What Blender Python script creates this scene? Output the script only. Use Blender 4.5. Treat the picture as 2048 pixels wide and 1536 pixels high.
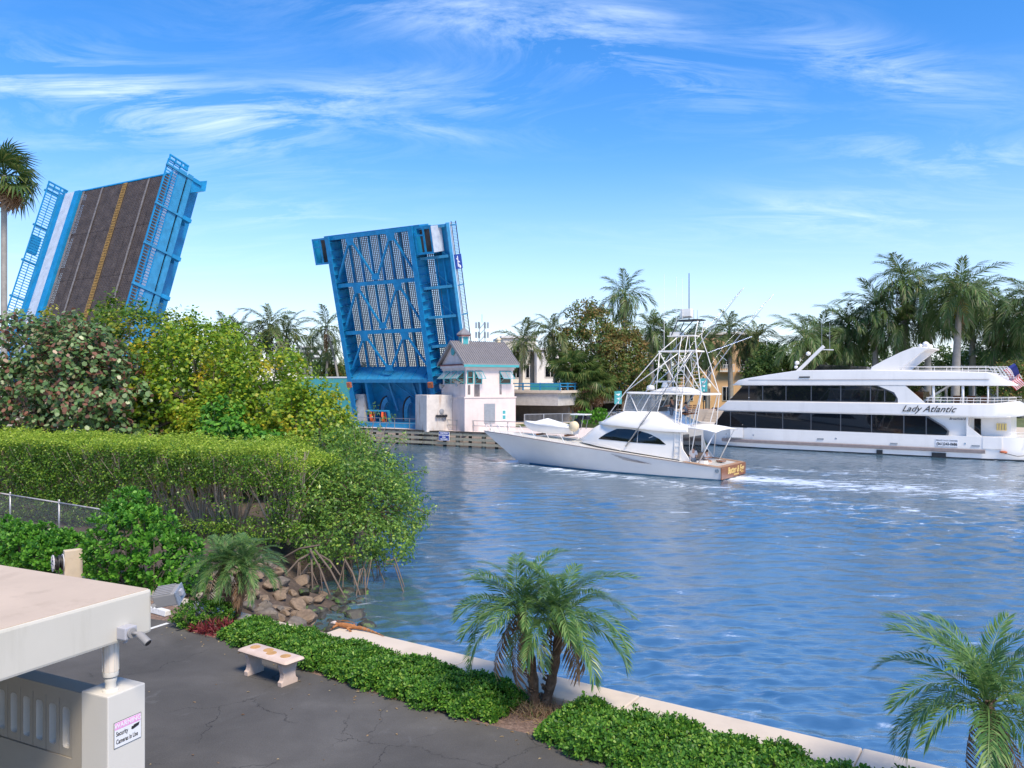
import bpy, math, random
import numpy as np
from mathutils import Vector, Matrix
R = math.radians
for o in list(bpy.data.objects): bpy.data.objects.remove(o)
sc = bpy.context.scene
COL = sc.collection
rng = np.random.default_rng(7)
random.seed(7)

# ---------------------------------------------------------------- camera
H = 6.4                       # eye height above the water
F = 1593.0                    # focal length in photograph pixels (2048 wide)
cam_d = bpy.data.cameras.new('camera')
cam = bpy.data.objects.new('camera', cam_d); COL.objects.link(cam)
cam_d.lens = 36*F/2048; cam_d.sensor_width = 36
cam_d.clip_start = 0.1; cam_d.clip_end = 6000
cam.location = (0, 0, H); cam.rotation_euler = (R(90), 0, 0)
sc.camera = cam

# ---------------------------------------------------------------- light
SUN_EL, SUN_AZ = R(54), R(150)         # azimuth from +Y towards +X: right and behind the camera
world = bpy.data.worlds.new('World'); sc.world = world; world.use_nodes = True
def build_world():
    nt = world.node_tree; N = nt.nodes; L = nt.links
    for n in list(N): N.remove(n)
    out = N.new('ShaderNodeOutputWorld'); bg = N.new('ShaderNodeBackground')
    sky = N.new('ShaderNodeTexSky'); sky.sky_type = 'NISHITA'; sky.sun_disc = False
    sky.sun_elevation = SUN_EL; sky.sun_rotation = SUN_AZ
    sky.altitude = 0; sky.air_density = 1.0; sky.dust_density = 0.25; sky.ozone_density = 3.0
    hs = N.new('ShaderNodeHueSaturation'); hs.inputs['Saturation'].default_value = 1.36; hs.inputs['Value'].default_value = 1.0
    tint = N.new('ShaderNodeMix'); tint.data_type = 'RGBA'; tint.blend_type = 'MULTIPLY'
    tint.inputs[0].default_value = 1.0
    tint.inputs['B'].default_value = (1.02, .91, 1.0, 1)
    L.new(sky.outputs[0], hs.inputs['Color']); L.new(hs.outputs[0], tint.inputs['A'])
    # thin cirrus: streaks drawn by stretched noise, gathered in a few drifts over the dome
    tc = N.new('ShaderNodeTexCoord'); sep = N.new('ShaderNodeSeparateXYZ')
    L.new(tc.outputs['Generated'], sep.inputs[0])
    def math_(op, a, b=None, clamp=False):
        n = N.new('ShaderNodeMath'); n.operation = op; n.use_clamp = clamp
        for i, x in enumerate((a, b)):
            if x is None: continue
            if isinstance(x, (int, float)): n.inputs[i].default_value = x
            else: L.new(x, n.inputs[i])
        return n.outputs[0]
    def dot(vec):
        n = N.new('ShaderNodeVectorMath'); n.operation = 'DOT_PRODUCT'; L.new(tc.outputs['Generated'], n.inputs[0]); n.inputs[1].default_value = vec; return n.outputs['Value']
    def drift(u, v, du, dv, w1, w2, amp):
        c = Vector(((u-1024)/F, 1, (768-v)/F)).normalized(); e = Vector(((u+du-1024)/F, 1, (768-v-dv)/F)).normalized()-c
        e = (e-c*e.dot(c)).normalized(); f = c.cross(e)
        x = math_('MULTIPLY', dot(e), F/w1); y = math_('MULTIPLY', dot(f), F/w2)
        g = math_('EXPONENT', math_('MULTIPLY', math_('ADD', math_('MULTIPLY', x, x), math_('MULTIPLY', y, y)), -1))
        return math_('MULTIPLY', math_('MULTIPLY', g, amp), math_('GREATER_THAN', dot(c), 0))
    ds = [drift(*a) for a in ((140, 165, 200, 30, 240, 30, 1.0), (330, 225, 200, 45, 260, 62, .95), (680, 195, 200, -25, 250, 40, .75), (1010, 45, 200, 28, 330, 50, 1.0), (1330, 150, 200, 50, 170, 38, .7),
                              (1740, 125, 200, 62, 190, 42, .95), (1880, 315, 200, 20, 230, 40, .7), (1660, 430, 200, 15, 200, 45, .6), (540, 425, 200, 8, 170, 26, .65), (870, 262, 200, 30, 110, 16, .55), (960, 215, 200, -60, 90, 14, .5), (1240, 25, 200, 30, 120, 22, .6))]
    gather = ds[0]
    for d_ in ds[1:]: gather = math_('ADD', gather, d_)
    el = math_('ADD', math_('MAXIMUM', sep.outputs['Z'], .02), .16)
    cb = N.new('ShaderNodeCombineXYZ'); L.new(math_('DIVIDE', sep.outputs['X'], el), cb.inputs[0]); L.new(math_('DIVIDE', sep.outputs['Y'], el), cb.inputs[1])
    mp = N.new('ShaderNodeMapping'); mp.inputs['Rotation'].default_value = (0, 0, R(14)); mp.inputs['Scale'].default_value = (.9, 2.3, 1); L.new(cb.outputs[0], mp.inputs[0])
    n1 = N.new('ShaderNodeTexNoise'); n1.inputs['Scale'].default_value = 1.7; n1.inputs['Detail'].default_value = 10; n1.inputs['Roughness'].default_value = .68; n1.inputs['Distortion'].default_value = 1.6
    L.new(mp.outputs[0], n1.inputs['Vector'])
    n2 = N.new('ShaderNodeTexNoise'); n2.inputs['Scale'].default_value = .6; n2.inputs['Detail'].default_value = 4; L.new(mp.outputs[0], n2.inputs['Vector'])
    st_ = N.new('ShaderNodeMapRange'); st_.inputs['From Min'].default_value = .43; st_.inputs['From Max'].default_value = .74; L.new(n1.outputs[0], st_.inputs['Value'])
    gen = N.new('ShaderNodeMapRange'); gen.inputs['From Min'].default_value = .44; gen.inputs['From Max'].default_value = .70; gen.inputs['To Max'].default_value = .35; L.new(n2.outputs[0], gen.inputs['Value'])
    hi = N.new('ShaderNodeMapRange'); hi.inputs['From Min'].default_value = .25; hi.inputs['From Max'].default_value = .65; hi.inputs['To Min'].default_value = 1; hi.inputs['To Max'].default_value = 3.2; L.new(sep.outputs['Z'], hi.inputs['Value'])   # extra cirrus overhead, mostly out of view, added to whiten the fill light
    amt = math_('MULTIPLY', math_('ADD', gather, math_('MULTIPLY', gen.outputs[0], hi.outputs[0])), st_.outputs[0])
    cl_ = math_('MULTIPLY', amt, .58, True)
    # pale air low on the horizon
    hz = N.new('ShaderNodeMapRange'); hz.inputs['From Min'].default_value = 0.0; hz.inputs['From Max'].default_value = 0.30
    hz.inputs['To Min'].default_value = 0.56; hz.inputs['To Max'].default_value = 0.0; hz.interpolation_type = 'SMOOTHSTEP'
    L.new(sep.outputs['Z'], hz.inputs['Value'])
    m0 = N.new('ShaderNodeMix'); m0.data_type = 'RGBA'; m0.inputs['B'].default_value = (3.4, 3.95, 4.7, 1)
    L.new(hz.outputs[0], m0.inputs[0]); L.new(tint.outputs['Result'], m0.inputs['A'])
    mc = N.new('ShaderNodeMix'); mc.data_type = 'RGBA'; mc.inputs['B'].default_value = (4.6, 5.3, 6.2, 1)
    L.new(cl_, mc.inputs[0]); L.new(m0.outputs['Result'], mc.inputs['A'])
    L.new(mc.outputs['Result'], bg.inputs[0]); bg.inputs[1].default_value = 0.138
    L.new(bg.outputs[0], out.inputs[0])
build_world()
sun_d = bpy.data.lights.new('sun', 'SUN'); sun_d.energy = 3.0; sun_d.angle = R(16); sun_d.color = (1, 0.88, 0.70)
sun = bpy.data.objects.new('sun', sun_d); COL.objects.link(sun)
to_sun = Vector((math.sin(SUN_AZ)*math.cos(SUN_EL), math.cos(SUN_AZ)*math.cos(SUN_EL), math.sin(SUN_EL)))
sun.rotation_euler = (-to_sun).to_track_quat('-Z', 'Y').to_euler(); sun.location = (0, 0, 60)
sc.view_settings.view_transform = 'Standard'; sc.view_settings.look = 'None'
sc.view_settings.gamma = 1; sc.view_settings.use_curve_mapping = False
sc.view_settings.exposure = 0.84
sc.cycles.max_bounces = 6; sc.cycles.transparent_max_bounces = 12
sc.cycles.use_denoising = True

# ---------------------------------------------------------------- helpers
def V(*a): return Vector(a)
def at(u, v, Y): return Vector(((u-1024)/F*Y, Y, H-(v-768)/F*Y))
def ground(u, v, z):
    Y = (H-z)*F/(v-768); return Vector(((u-1024)/F*Y, Y, z))

def tag(o, label=None, cat=None, group=None, kind=None):
    if label: o['label'] = label
    if cat: o['category'] = cat
    if group: o['group'] = group
    if kind: o['kind'] = kind
    return o
def link(name, me, parent=None):
    o = bpy.data.objects.new(name, me); COL.objects.link(o)
    if parent is not None: o.parent = parent
    return o
def thing(name, label, cat, loc=(0, 0, 0), rz=0, group=None):
    o = bpy.data.objects.new(name, None); COL.objects.link(o)
    o.location = loc; o.rotation_euler = (0, 0, rz); o.empty_display_size = .3
    return tag(o, label, cat, group)
def copy_tree(o, parent=None):
    c = o.copy(); COL.objects.link(c)
    if parent is not None: c.parent = parent
    for ch in list(o.children): copy_tree(ch, c)
    return c
def frame_loc(t, p):
    """world point -> local coordinates of thing t (translation + z rotation)"""
    d = Vector(p)-t.location; a = -t.rotation_euler.z
    return Vector((d.x*math.cos(a)-d.y*math.sin(a), d.x*math.sin(a)+d.y*math.cos(a), d.z))

class MB:
    def __init__(s): s.v = []; s.f = []
    def add(s, vs, fs):
        n = len(s.v); s.v += [tuple(p) for p in vs]; s.f += [tuple(n+i for i in f) for f in fs]; return s
    def box(s, c, d, m=None):
        hx, hy, hz = d[0]/2, d[1]/2, d[2]/2
        vs = [Vector((x*hx, y*hy, z*hz)) for z in (-1, 1) for y in (-1, 1) for x in (-1, 1)]
        if m is not None: vs = [m @ p for p in vs]
        vs = [p+Vector(c) for p in vs]
        return s.add(vs, [(0, 2, 3, 1), (4, 5, 7, 6), (0, 1, 5, 4), (2, 6, 7, 3), (0, 4, 6, 2), (1, 3, 7, 5)])
    def bbox(s, x0, x1, y0, y1, z0, z1): return s.box(((x0+x1)/2, (y0+y1)/2, (z0+z1)/2), (x1-x0, y1-y0, z1-z0))
    def bar(s, p, q, w, h=None, up=(0, 0, 1)):
        p, q = Vector(p), Vector(q); h = h or w; d = (q-p)
        if d.length < 1e-6: return s
        z = d.normalized(); u = Vector(up)
        if abs(z.dot(u)) > .98: u = Vector((1, 0, 0)) if abs(z.x) < .9 else Vector((0, 1, 0))
        x = u.cross(z).normalized(); y = z.cross(x)
        return s.box((p+q)/2, (w, h, d.length), Matrix((x, y, z)).transposed())
    def tube(s, pts, r, n=8, cap=True):
        pts = [Vector(p) for p in pts]; k = len(pts)
        rs = r if hasattr(r, '__len__') else [r]*k
        rings = []
        ref = None
        for i, p in enumerate(pts):
            d = (pts[min(i+1, k-1)]-pts[max(i-1, 0)])
            d = d.normalized() if d.length > 1e-9 else Vector((0, 0, 1))
            if ref is None: ref = Vector((1, 0, 0)) if abs(d.x) < .8 else Vector((0, 1, 0))
            x = ref - d*ref.dot(d)
            x = x.normalized() if x.length > 1e-6 else d.orthogonal().normalized()
            y = d.cross(x); ref = x
            rings.append([p+(x*math.cos(a)+y*math.sin(a))*rs[i] for a in [2*math.pi*j/n for j in range(n)]])
        vs = [q for rg in rings for q in rg]
        fs = [(i*n+j, i*n+(j+1) % n, (i+1)*n+(j+1) % n, (i+1)*n+j) for i in range(k-1) for j in range(n)]
        if cap: fs += [tuple(range(n-1, -1, -1)), tuple((k-1)*n+j for j in range(n))]
        return s.add(vs, fs)
    def lathe(s, prof, c=(0, 0, 0), n=16, m=None):
        c = Vector(c); vs = []
        for r, z in prof:
            for j in range(n):
                a = 2*math.pi*j/n; p = Vector((r*math.cos(a), r*math.sin(a), z))
                vs.append((m @ p if m is not None else p)+c)
        k = len(prof)
        fs = [(i*n+j, i*n+(j+1) % n, (i+1)*n+(j+1) % n, (i+1)*n+j) for i in range(k-1) for j in range(n)]
        fs += [tuple(range(n-1, -1, -1)), tuple((k-1)*n+j for j in range(n))]
        return s.add(vs, fs)
    def prism(s, poly, d, o=(0, 0, 0)):
        """extrude a 3-D polygon by vector d"""
        d = Vector(d); o = Vector(o); n = len(poly); a = [Vector(p)+o for p in poly]; b = [p+d for p in a]
        return s.add(a+b, [tuple(range(n-1, -1, -1)), tuple(range(n, 2*n))]+[(i, (i+1) % n, n+(i+1) % n, n+i) for i in range(n)])
    def loft(s, rings, closed=True, caps=True):
        n = len(rings[0]); k = len(rings); vs = [p for r_ in rings for p in r_]
        m = n if closed else n-1
        fs = [(i*n+j, i*n+(j+1) % n, (i+1)*n+(j+1) % n, (i+1)*n+j) for i in range(k-1) for j in range(m)]
        if caps and closed: fs += [tuple(range(n-1, -1, -1)), tuple((k-1)*n+j for j in range(n))]
        return s.add(vs, fs)
    def quad(s, *p): return s.add(p, [tuple(range(len(p)))])
    def xf(s, m): s.v = [tuple(m @ Vector(p)) for p in s.v]; return s
    def mesh(s, name, mat, smooth=False):
        me = bpy.data.meshes.new(name); me.from_pydata(s.v, [], s.f); me.update()
        if mat: me.materials.append(mat)
        if smooth:
            me.polygons.foreach_set('use_smooth', [True]*len(me.polygons))
        return me
    def build(s, name, mat, parent=None, smooth=False, sharp=None, bevel=0, recalc=True):
        me = s.mesh(name, mat, smooth)
        if recalc:
            import bmesh
            bm = bmesh.new(); bm.from_mesh(me)
            bmesh.ops.recalc_face_normals(bm, faces=bm.faces)
            if bevel:
                bmesh.ops.remove_doubles(bm, verts=bm.verts, dist=1e-5)
                bmesh.ops.bevel(bm, geom=[e for e in bm.edges if len(e.link_faces) == 2 and e.calc_face_angle(0) > .5], offset=bevel, segments=2, affect='EDGES', profile=.6)
            bm.to_mesh(me); bm.free()
        o = link(name, me, parent)
        if sharp is not None:
            try: me.set_sharp_from_angle(angle=R(sharp))
            except Exception: pass
        return o

def np_mesh(name, verts, quads, mat):
    """verts (n,3), quads (m,4) -> mesh, fast"""
    me = bpy.data.meshes.new(name)
    verts = np.asarray(verts, np.float32); quads = np.asarray(quads, np.int32)
    k = quads.shape[1]
    me.vertices.add(len(verts)); me.vertices.foreach_set('co', verts.ravel())
    me.loops.add(quads.size); me.loops.foreach_set('vertex_index', quads.ravel())
    me.polygons.add(len(quads))
    me.polygons.foreach_set('loop_start', np.arange(0, quads.size, k, dtype=np.int32))
    me.polygons.foreach_set('loop_total', np.full(len(quads), k, np.int32))
    me.update(calc_edges=True); me.validate()
    if mat: me.materials.append(mat)
    return me

_fc = {}
def text_mesh(body, size, shear=0, bold=0, extrude=.002, sx=1.0, align='CENTER', space=1.0):
    cu = bpy.data.curves.new('t', 'FONT'); cu.body = body; cu.size = size; cu.shear = shear; cu.offset = bold
    cu.extrude = extrude; cu.align_x = align; cu.align_y = 'CENTER'; cu.resolution_u = 3; cu.space_character = space
    o = bpy.data.objects.new('t', cu); COL.objects.link(o)
    dg = bpy.context.evaluated_depsgraph_get(); dg.update()
    me = bpy.data.meshes.new_from_object(o.evaluated_get(dg))
    bpy.data.objects.remove(o); bpy.data.curves.remove(cu)
    if sx != 1: me.transform(Matrix.Diagonal((sx, 1, 1, 1)))
    return me
def text(name, body, size, mat, parent, m, **k):
    me = text_mesh(body, size, **k); me.transform(m); me.materials.clear(); me.materials.append(mat)
    me.name = name
    return link(name, me, parent)
def basis(o, x, y, z):
    m = Matrix((Vector(x).normalized(), Vector(y).normalized(), Vector(z).normalized())).transposed().to_4x4(); m.translation = Vector(o); return m

# ---------------------------------------------------------------- materials
def newmat(name):
    m = bpy.data.materials.new(name); m.use_nodes = True
    nt = m.node_tree; return m, nt, nt.nodes['Principled BSDF'], nt.nodes, nt.links
def ramp(N, stops, interp='LINEAR'):
    r_ = N.new('ShaderNodeValToRGB'); e = r_.color_ramp.elements; r_.color_ramp.interpolation = interp
    while len(e) < len(stops): e.new(.5)
    for el, (p, c) in zip(e, stops): el.position = p; el.color = (*c, 1)
    return r_
def noise(N, L, scale, detail=4, rough=.55, coord=None, dist=0):
    n = N.new('ShaderNodeTexNoise'); n.inputs['Scale'].default_value = scale; n.inputs['Detail'].default_value = detail
    n.inputs['Roughness'].default_value = rough; n.inputs['Distortion'].default_value = dist
    if coord is not None: L.new(coord, n.inputs['Vector'])
    return n
def PM(name, col, rough=.5, metal=0, var=.12, scale=3, bump=0, bscale=40, stain=None, stain_amt=.5, sscale=2, streak=False, spec=None, rust=None):
    """plain procedural surface: base colour with mottling, optional shaped stains and fine relief"""
    m, nt, b, N, L = newmat(name)
    b.inputs['Roughness'].default_value = rough; b.inputs['Metallic'].default_value = metal
    if spec is not None: b.inputs['Specular IOR Level'].default_value = spec
    tc = N.new('ShaderNodeTexCoord'); co = tc.outputs['Object']
    n = noise(N, L, scale, 6, .6, co)
    lo = [c*(1-var) for c in col]; hi = [min(1, c*(1+var)) for c in col]
    rp = ramp(N, [(.3, lo), (.7, hi)]); L.new(n.outputs[0], rp.inputs[0]); out = rp.outputs[0]
    if stain:
        c2 = co
        if streak:
            mp = N.new('ShaderNodeMapping'); mp.inputs['Scale'].default_value = (1, 1, .12); L.new(co, mp.inputs[0]); c2 = mp.outputs[0]
        n2 = noise(N, L, sscale, 8, .65, c2)
        mr = N.new('ShaderNodeMapRange'); mr.inputs['From Min'].default_value = .54; mr.inputs['From Max'].default_value = .72
        mr.inputs['To Max'].default_value = stain_amt; L.new(n2.outputs[0], mr.inputs['Value'])
        mx = N.new('ShaderNodeMix'); mx.data_type = 'RGBA'; mx.inputs['B'].default_value = (*stain, 1)
        L.new(mr.outputs[0], mx.inputs[0]); L.new(out, mx.inputs['A']); out = mx.outputs['Result']
    if rust:
        mpr = N.new('ShaderNodeMapping'); mpr.inputs['Scale'].default_value = (2.2, .35, 2.2); L.new(co, mpr.inputs[0])
        nr = noise(N, L, 1.9, 9, .72, mpr.outputs[0]); mrr = N.new('ShaderNodeMapRange'); mrr.inputs['From Min'].default_value = .60; mrr.inputs['From Max'].default_value = .74; mrr.inputs['To Max'].default_value = .7; L.new(nr.outputs[0], mrr.inputs['Value'])
        mxr = N.new('ShaderNodeMix'); mxr.data_type = 'RGBA'; mxr.inputs['B'].default_value = (*rust, 1); L.new(mrr.outputs[0], mxr.inputs[0]); L.new(out, mxr.inputs['A']); out = mxr.outputs['Result']
    L.new(out, b.inputs['Base Color'])
    if bump:
        n3 = noise(N, L, bscale, 5, .6, co); bp = N.new('ShaderNodeBump'); bp.inputs['Strength'].default_value = bump
        bp.inputs['Distance'].default_value = .02; L.new(n3.outputs[0], bp.inputs['Height']); L.new(bp.outputs[0], b.inputs['Normal'])
    return m
def LEAF(name, stops, rough=.45, trans=.35, patch=None, patch_scale=.35, patch_lo=.5, patch_hi=.62):
    """foliage: each leaf its own colour from a ramp, light passes through"""
    stops = [(p, tuple(min(.8, c*1.28) for c in col)) for p, col in stops]
    if patch: patch = [(p, tuple(min(.8, c*1.2) for c in col)) for p, col in patch]
    m, nt, b, N, L = newmat(name)
    g = N.new('ShaderNodeNewGeometry'); rp = ramp(N, stops); L.new(g.outputs['Random Per Island'], rp.inputs[0]); col = rp.outputs[0]
    if patch:
        tc = N.new('ShaderNodeTexCoord'); n = noise(N, L, patch_scale, 4, .6, tc.outputs['Object'])
        rp2 = ramp(N, patch); L.new(g.outputs['Random Per Island'], rp2.inputs[0])
        mr = N.new('ShaderNodeMapRange'); mr.inputs['From Min'].default_value = patch_lo; mr.inputs['From Max'].default_value = patch_hi
        L.new(n.outputs[0], mr.inputs['Value'])
        mx = N.new('ShaderNodeMix'); mx.data_type = 'RGBA'; L.new(mr.outputs[0], mx.inputs[0]); L.new(col, mx.inputs['A']); L.new(rp2.outputs[0], mx.inputs['B']); col = mx.outputs['Result']
    L.new(col, b.inputs['Base Color']); b.inputs['Roughness'].default_value = rough
    b.inputs['Specular IOR Level'].default_value = .35
    t = N.new('ShaderNodeBsdfTranslucent'); L.new(col, t.inputs[0])
    ms = N.new('ShaderNodeMixShader'); ms.inputs[0].default_value = min(.5, trans+.12)
    L.new(b.outputs[0], ms.inputs[1]); L.new(t.outputs[0], ms.inputs[2])
    L.new(ms.outputs[0], N['Material Output'].inputs[0])
    return m

MAT = {}
def mats():
    g = MAT
    g['blue'] = PM('bridge blue paint', (.008, .215, .45), .35, 0, .2, 1.6, stain=(.008, .13, .30), stain_amt=.6, sscale=1.2, rust=(.07, .10, .13))
    g['blue_light'] = PM('pale blue paint', (.03, .22, .41), .35, 0, .2, 2, rust=(.12, .13, .14))
    g['blue_white'] = PM('worn walkway panel', (.46, .52, .60), .45, 0, .15, 1.5, stain=(.25, .33, .5), stain_amt=.6)
    g['rust'] = PM('rust red steel', (.42, .12, .05), .7, 0, .3, 6)
    g['grating'] = PM('steel deck grating', (.085, .066, .058), .6, .2, .3, 1.2, stain=(.16, .13, .11), stain_amt=.7, sscale=1.5)
    g['grating_pale'] = PM('galvanised deck grating', (.30, .28, .27), .5, .3, .2, 1.2, stain=(.16, .12, .08), stain_amt=.6, sscale=.6)
    g['lane_yellow'] = PM('yellow lane paint on grating', (.25, .155, .045), .7, 0, .4, 4)
    g['lane_white'] = PM('worn white lane paint', (.17, .155, .15), .7, 0, .4, 5)
    g['steel_dark'] = PM('dark steel', (.03, .032, .036), .45, .3, .2, 6)
    g['red_wheel'] = PM('orange red machine paint', (.62, .09, .015), .4, 0, .15, 4)
    g['white_gel'] = PM('white gelcoat', (.80, .77, .72), .16, 0, .02, 2, spec=.5)
    g['white_gel_aged'] = PM('white yacht paint', (.79, .76, .72), .25, 0, .04, .6, stain=(.55, .53, .50), stain_amt=.35, sscale=.8, streak=True)
    g['hull'] = PM('pale grey hull paint', (.68, .66, .63), .12, 0, .02, 1)
    g['grey_stripe'] = PM('grey rub rail', (.24, .20, .19), .5, 0, .15, 3)
    g['boot'] = PM('dark bottom paint', (.012, .014, .018), .5, 0, .2, 3)
    g['boot_blue'] = PM('blue boot stripe', (.03, .13, .22), .35, 0, .15, 3)
    g['teak'] = PM('varnished teak', (.20, .075, .03), .22, 0, .3, 8)
    g['teak_deck'] = PM('teak deck', (.38, .22, .12), .6, 0, .2, 8)
    g['gold'] = PM('gold leaf lettering', (.85, .62, .22), .35, .4, .05, 3)
    g['chrome'] = PM('polished aluminium', (.72, .73, .75), .22, .85, .05, 3)
    g['tower'] = PM('white tower pipe', (.74, .72, .69), .3, 0, .04, 3)
    g['black'] = PM('black plastic', (.02, .02, .023), .35, 0, .2, 8)
    g['window_frame'] = PM('grey window frame', (.10, .105, .115), .4, 0, .1, 3)
    g['canvas'] = PM('white canvas cover', (.78, .77, .75), .8, 0, .05, 2, bump=.2, bscale=6)
    g['cream_dome'] = PM('cream cover', (.72, .60, .40), .6, 0, .05, 3)
    g['house'] = PM('pale pink stucco', (.68, .58, .54), .8, 0, .06, 1.5, stain=(.42, .34, .33), stain_amt=.45, sscale=1.3, streak=True, bump=.15, bscale=60)
    g['house_stain'] = PM('weathered concrete with rust streaks', (.58, .53, .49), .85, 0, .1, 2, stain=(.30, .16, .08), stain_amt=.8, sscale=1.7, streak=True)
    g['mould'] = PM('black mould on stucco', (.16, .14, .14), .9, 0, .3, 4, stain=(.5, .45, .45), stain_amt=.9, sscale=4, streak=True)
    g['roof'] = PM('grey standing seam roof', (.26, .245, .25), .4, .2, .1, 2)
    g['teal'] = PM('turquoise paint', (.06, .34, .36), .45, 0, .08, 3)
    g['maroon'] = PM('maroon trim', (.22, .06, .06), .6, 0, .1, 3)
    g['concrete'] = PM('weathered concrete', (.50, .47, .43), .85, 0, .1, 2, stain=(.28, .25, .22), stain_amt=.6, sscale=1.5, bump=.2, bscale=30)
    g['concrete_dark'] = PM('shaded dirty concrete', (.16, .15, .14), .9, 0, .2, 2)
    g['cream_wall'] = PM('cream stucco', (.66, .62, .54), .85, 0, .05, 1.2)
    g['white_wall'] = PM('white stucco', (.70, .69, .68), .8, 0, .05, 1)
    g['orange_wall'] = PM('apricot stucco', (.66, .42, .22), .85, 0, .08, 1)
    g['wood_old'] = PM('weathered timber', (.26, .25, .20), .9, 0, .3, 3, stain=(.10, .12, .05), stain_amt=.8, sscale=3, bump=.4, bscale=25)
    g['wood_dark'] = PM('tarred timber', (.03, .026, .022), .9, 0, .4, 3, bump=.4, bscale=25)
    g['alu'] = PM('dull aluminium', (.42, .42, .42), .4, .7, .1, 4)
    g['galv'] = PM('galvanised pipe', (.36, .36, .37), .45, .5, .15, 6)
    g['galv_rust'] = PM('rusty top rail', (.44, .42, .42), .6, .2, .15, 3, stain=(.24, .10, .05), stain_amt=1, sscale=1.4)
    g['pole'] = PM('utility pole timber', (.20, .16, .13), .9, 0, .2, 3)
    g['trunk_grey'] = PM('grey royal palm trunk', (.30, .28, .25), .85, 0, .15, 3, bump=.3, bscale=8, stain=(.22, .2, .17), stain_amt=.6)
    g['trunk_brown'] = PM('fibrous palm trunk', (.14, .085, .05), .95, 0, .4, 9, bump=1, bscale=22, stain=(.33, .24, .17), stain_amt=.8, sscale=9)
    g['bark'] = PM('bark', (.18, .14, .11), .9, 0, .3, 4, bump=.5, bscale=14)
    g['twig'] = PM('bare grey twigs', (.40, .31, .23), .9, 0, .25, 2)
    g['root'] = PM('mangrove prop roots', (.14, .105, .08), .9, 0, .3, 4)
    g['cap'] = PM('seawall cap concrete', (.58, .49, .39), .85, 0, .06, 1.4, stain=(.46, .38, .30), stain_amt=.6, sscale=1.1, bump=.1, bscale=50)
    g['seawall'] = PM('seawall face', (.34, .30, .26), .9, 0, .2, 2, stain=(.06, .07, .05), stain_amt=.8, sscale=1.5)
    g['mulch'] = PM('mulch and litter', (.20, .13, .10), .95, 0, .5, 14, bump=1, bscale=40, stain=(.42, .32, .25), stain_amt=.8, sscale=22)
    g['soil'] = PM('dark soil', (.075, .055, .042), .95, 0, .4, 3, bump=.6, bscale=12, stain=(.2, .14, .1), stain_amt=.6, sscale=9)
    g['rock_tan'] = PM('tan broken rock', (.21, .15, .10), .85, 0, .4, 2.2, bump=.7, bscale=9, stain=(.12, .09, .06), stain_amt=.8, sscale=1.8)
    g['rock_grey'] = PM('grey brown rock', (.16, .135, .11), .85, 0, .35, 2.2, bump=.7, bscale=9, stain=(.07, .06, .05), stain_amt=.8, sscale=1.8)
    g['rock_pale'] = PM('pale coral rock', (.42, .35, .27), .9, 0, .3, 5, bump=1, bscale=16, stain=(.24, .19, .13), stain_amt=.8, sscale=6)
    g['rock_moss'] = PM('wet rock with green algae', (.045, .042, .034), .6, 0, .4, 3, bump=.8, bscale=10, stain=(.13, .30, .03), stain_amt=.95, sscale=1.7)
    g['canopy_top'] = PM('rose beige roof coating', (.52, .41, .31), .8, 0, .06, 1.6, stain=(.40, .31, .23), stain_amt=.8, sscale=2.2, bump=.08, bscale=60)
    g['stucco'] = PM('off white stucco', (.56, .53, .46), .85, 0, .025, 1.2, stain=(.40, .38, .30), stain_amt=.55, sscale=2.4, streak=True, bump=.10, bscale=120)
    g['pillar'] = PM('white pillar paint', (.62, .59, .53), .8, 0, .02, 2, bump=.1, bscale=100)
    g['taupe'] = PM('taupe wall paint', (.36, .32, .26), .85, 0, .05, 1.5, stain=(.28, .24, .19), stain_amt=.4, sscale=1.3, bump=.12, bscale=100)
    g['block'] = PM('slot cream with painted light', (.62, .57, .49), .85, 0, .04, 4, bump=.15, bscale=80)  # paler than the wall: brightness of the lit slots put into the colour
    g['bench'] = PM('pink cast stone', (.58, .45, .37), .8, 0, .06, 5, bump=.15, bscale=70, stain=(.72, .60, .54), stain_amt=.6, sscale=5)
    g['medallion'] = PM('ochre medallion', (.70, .55, .22), .7, 0, .25, 30)
    g['medallion_rim'] = PM('brown medallion rim', (.48, .27, .10), .8, 0, .2, 10)
    g['lens_glass'] = PM('dull lamp glass', (.22, .25, .29), .15, 0, .05, 4)
    g['grey_box'] = PM('grey junction box', (.40, .40, .43), .5, 0, .04, 5)
    g['cam_grey'] = PM('grey painted camera', (.27, .26, .25), .5, 0, .08, 8)
    g['white_paint'] = PM('white road paint', (.72, .72, .70), .7, 0, .08, 6, stain=(.3, .3, .3), stain_amt=.6, sscale=7)
    g['post_tan'] = PM('tan concrete post', (.58, .48, .36), .9, 0, .1, 3, stain=(.35, .27, .2), stain_amt=.6, sscale=3)
    g['hose'] = PM('black hose', (.03, .028, .026), .5, 0, .2, 10)
    g['reel'] = PM('pale grey reel', (.50, .49, .50), .5, 0, .06, 5)
    g['sign_white'] = PM('white sign face', (.76, .76, .77), .5, 0, .02, 3)
    g['sign_pink'] = PM('faded pink sign band', (.78, .34, .62), .5, 0, .03, 3)
    g['sign_black'] = PM('black sign print', (.02, .02, .022), .6, 0, .02, 3)
    g['sign_blue'] = PM('blue sign face', (.01, .04, .26), .4, 0, .05, 3)
    g['skin'] = PM('skin', (.50, .27, .18), .6, 0, .05, 3)
    g['shirt_grey'] = PM('grey blue shirt', (.16, .19, .24), .9, 0, .08, 8)
    g['shirt_dark'] = PM('dark shirt', (.035, .04, .05), .9, 0, .1, 8)
    g['shirt_white'] = PM('white shirt', (.66, .62, .60), .9, 0, .05, 8)
    g['shorts'] = PM('brown shorts', (.30, .17, .11), .9, 0, .1, 8)
    g['hair'] = PM('dark hair', (.02, .014, .01), .6, 0, .2, 20)
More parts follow.
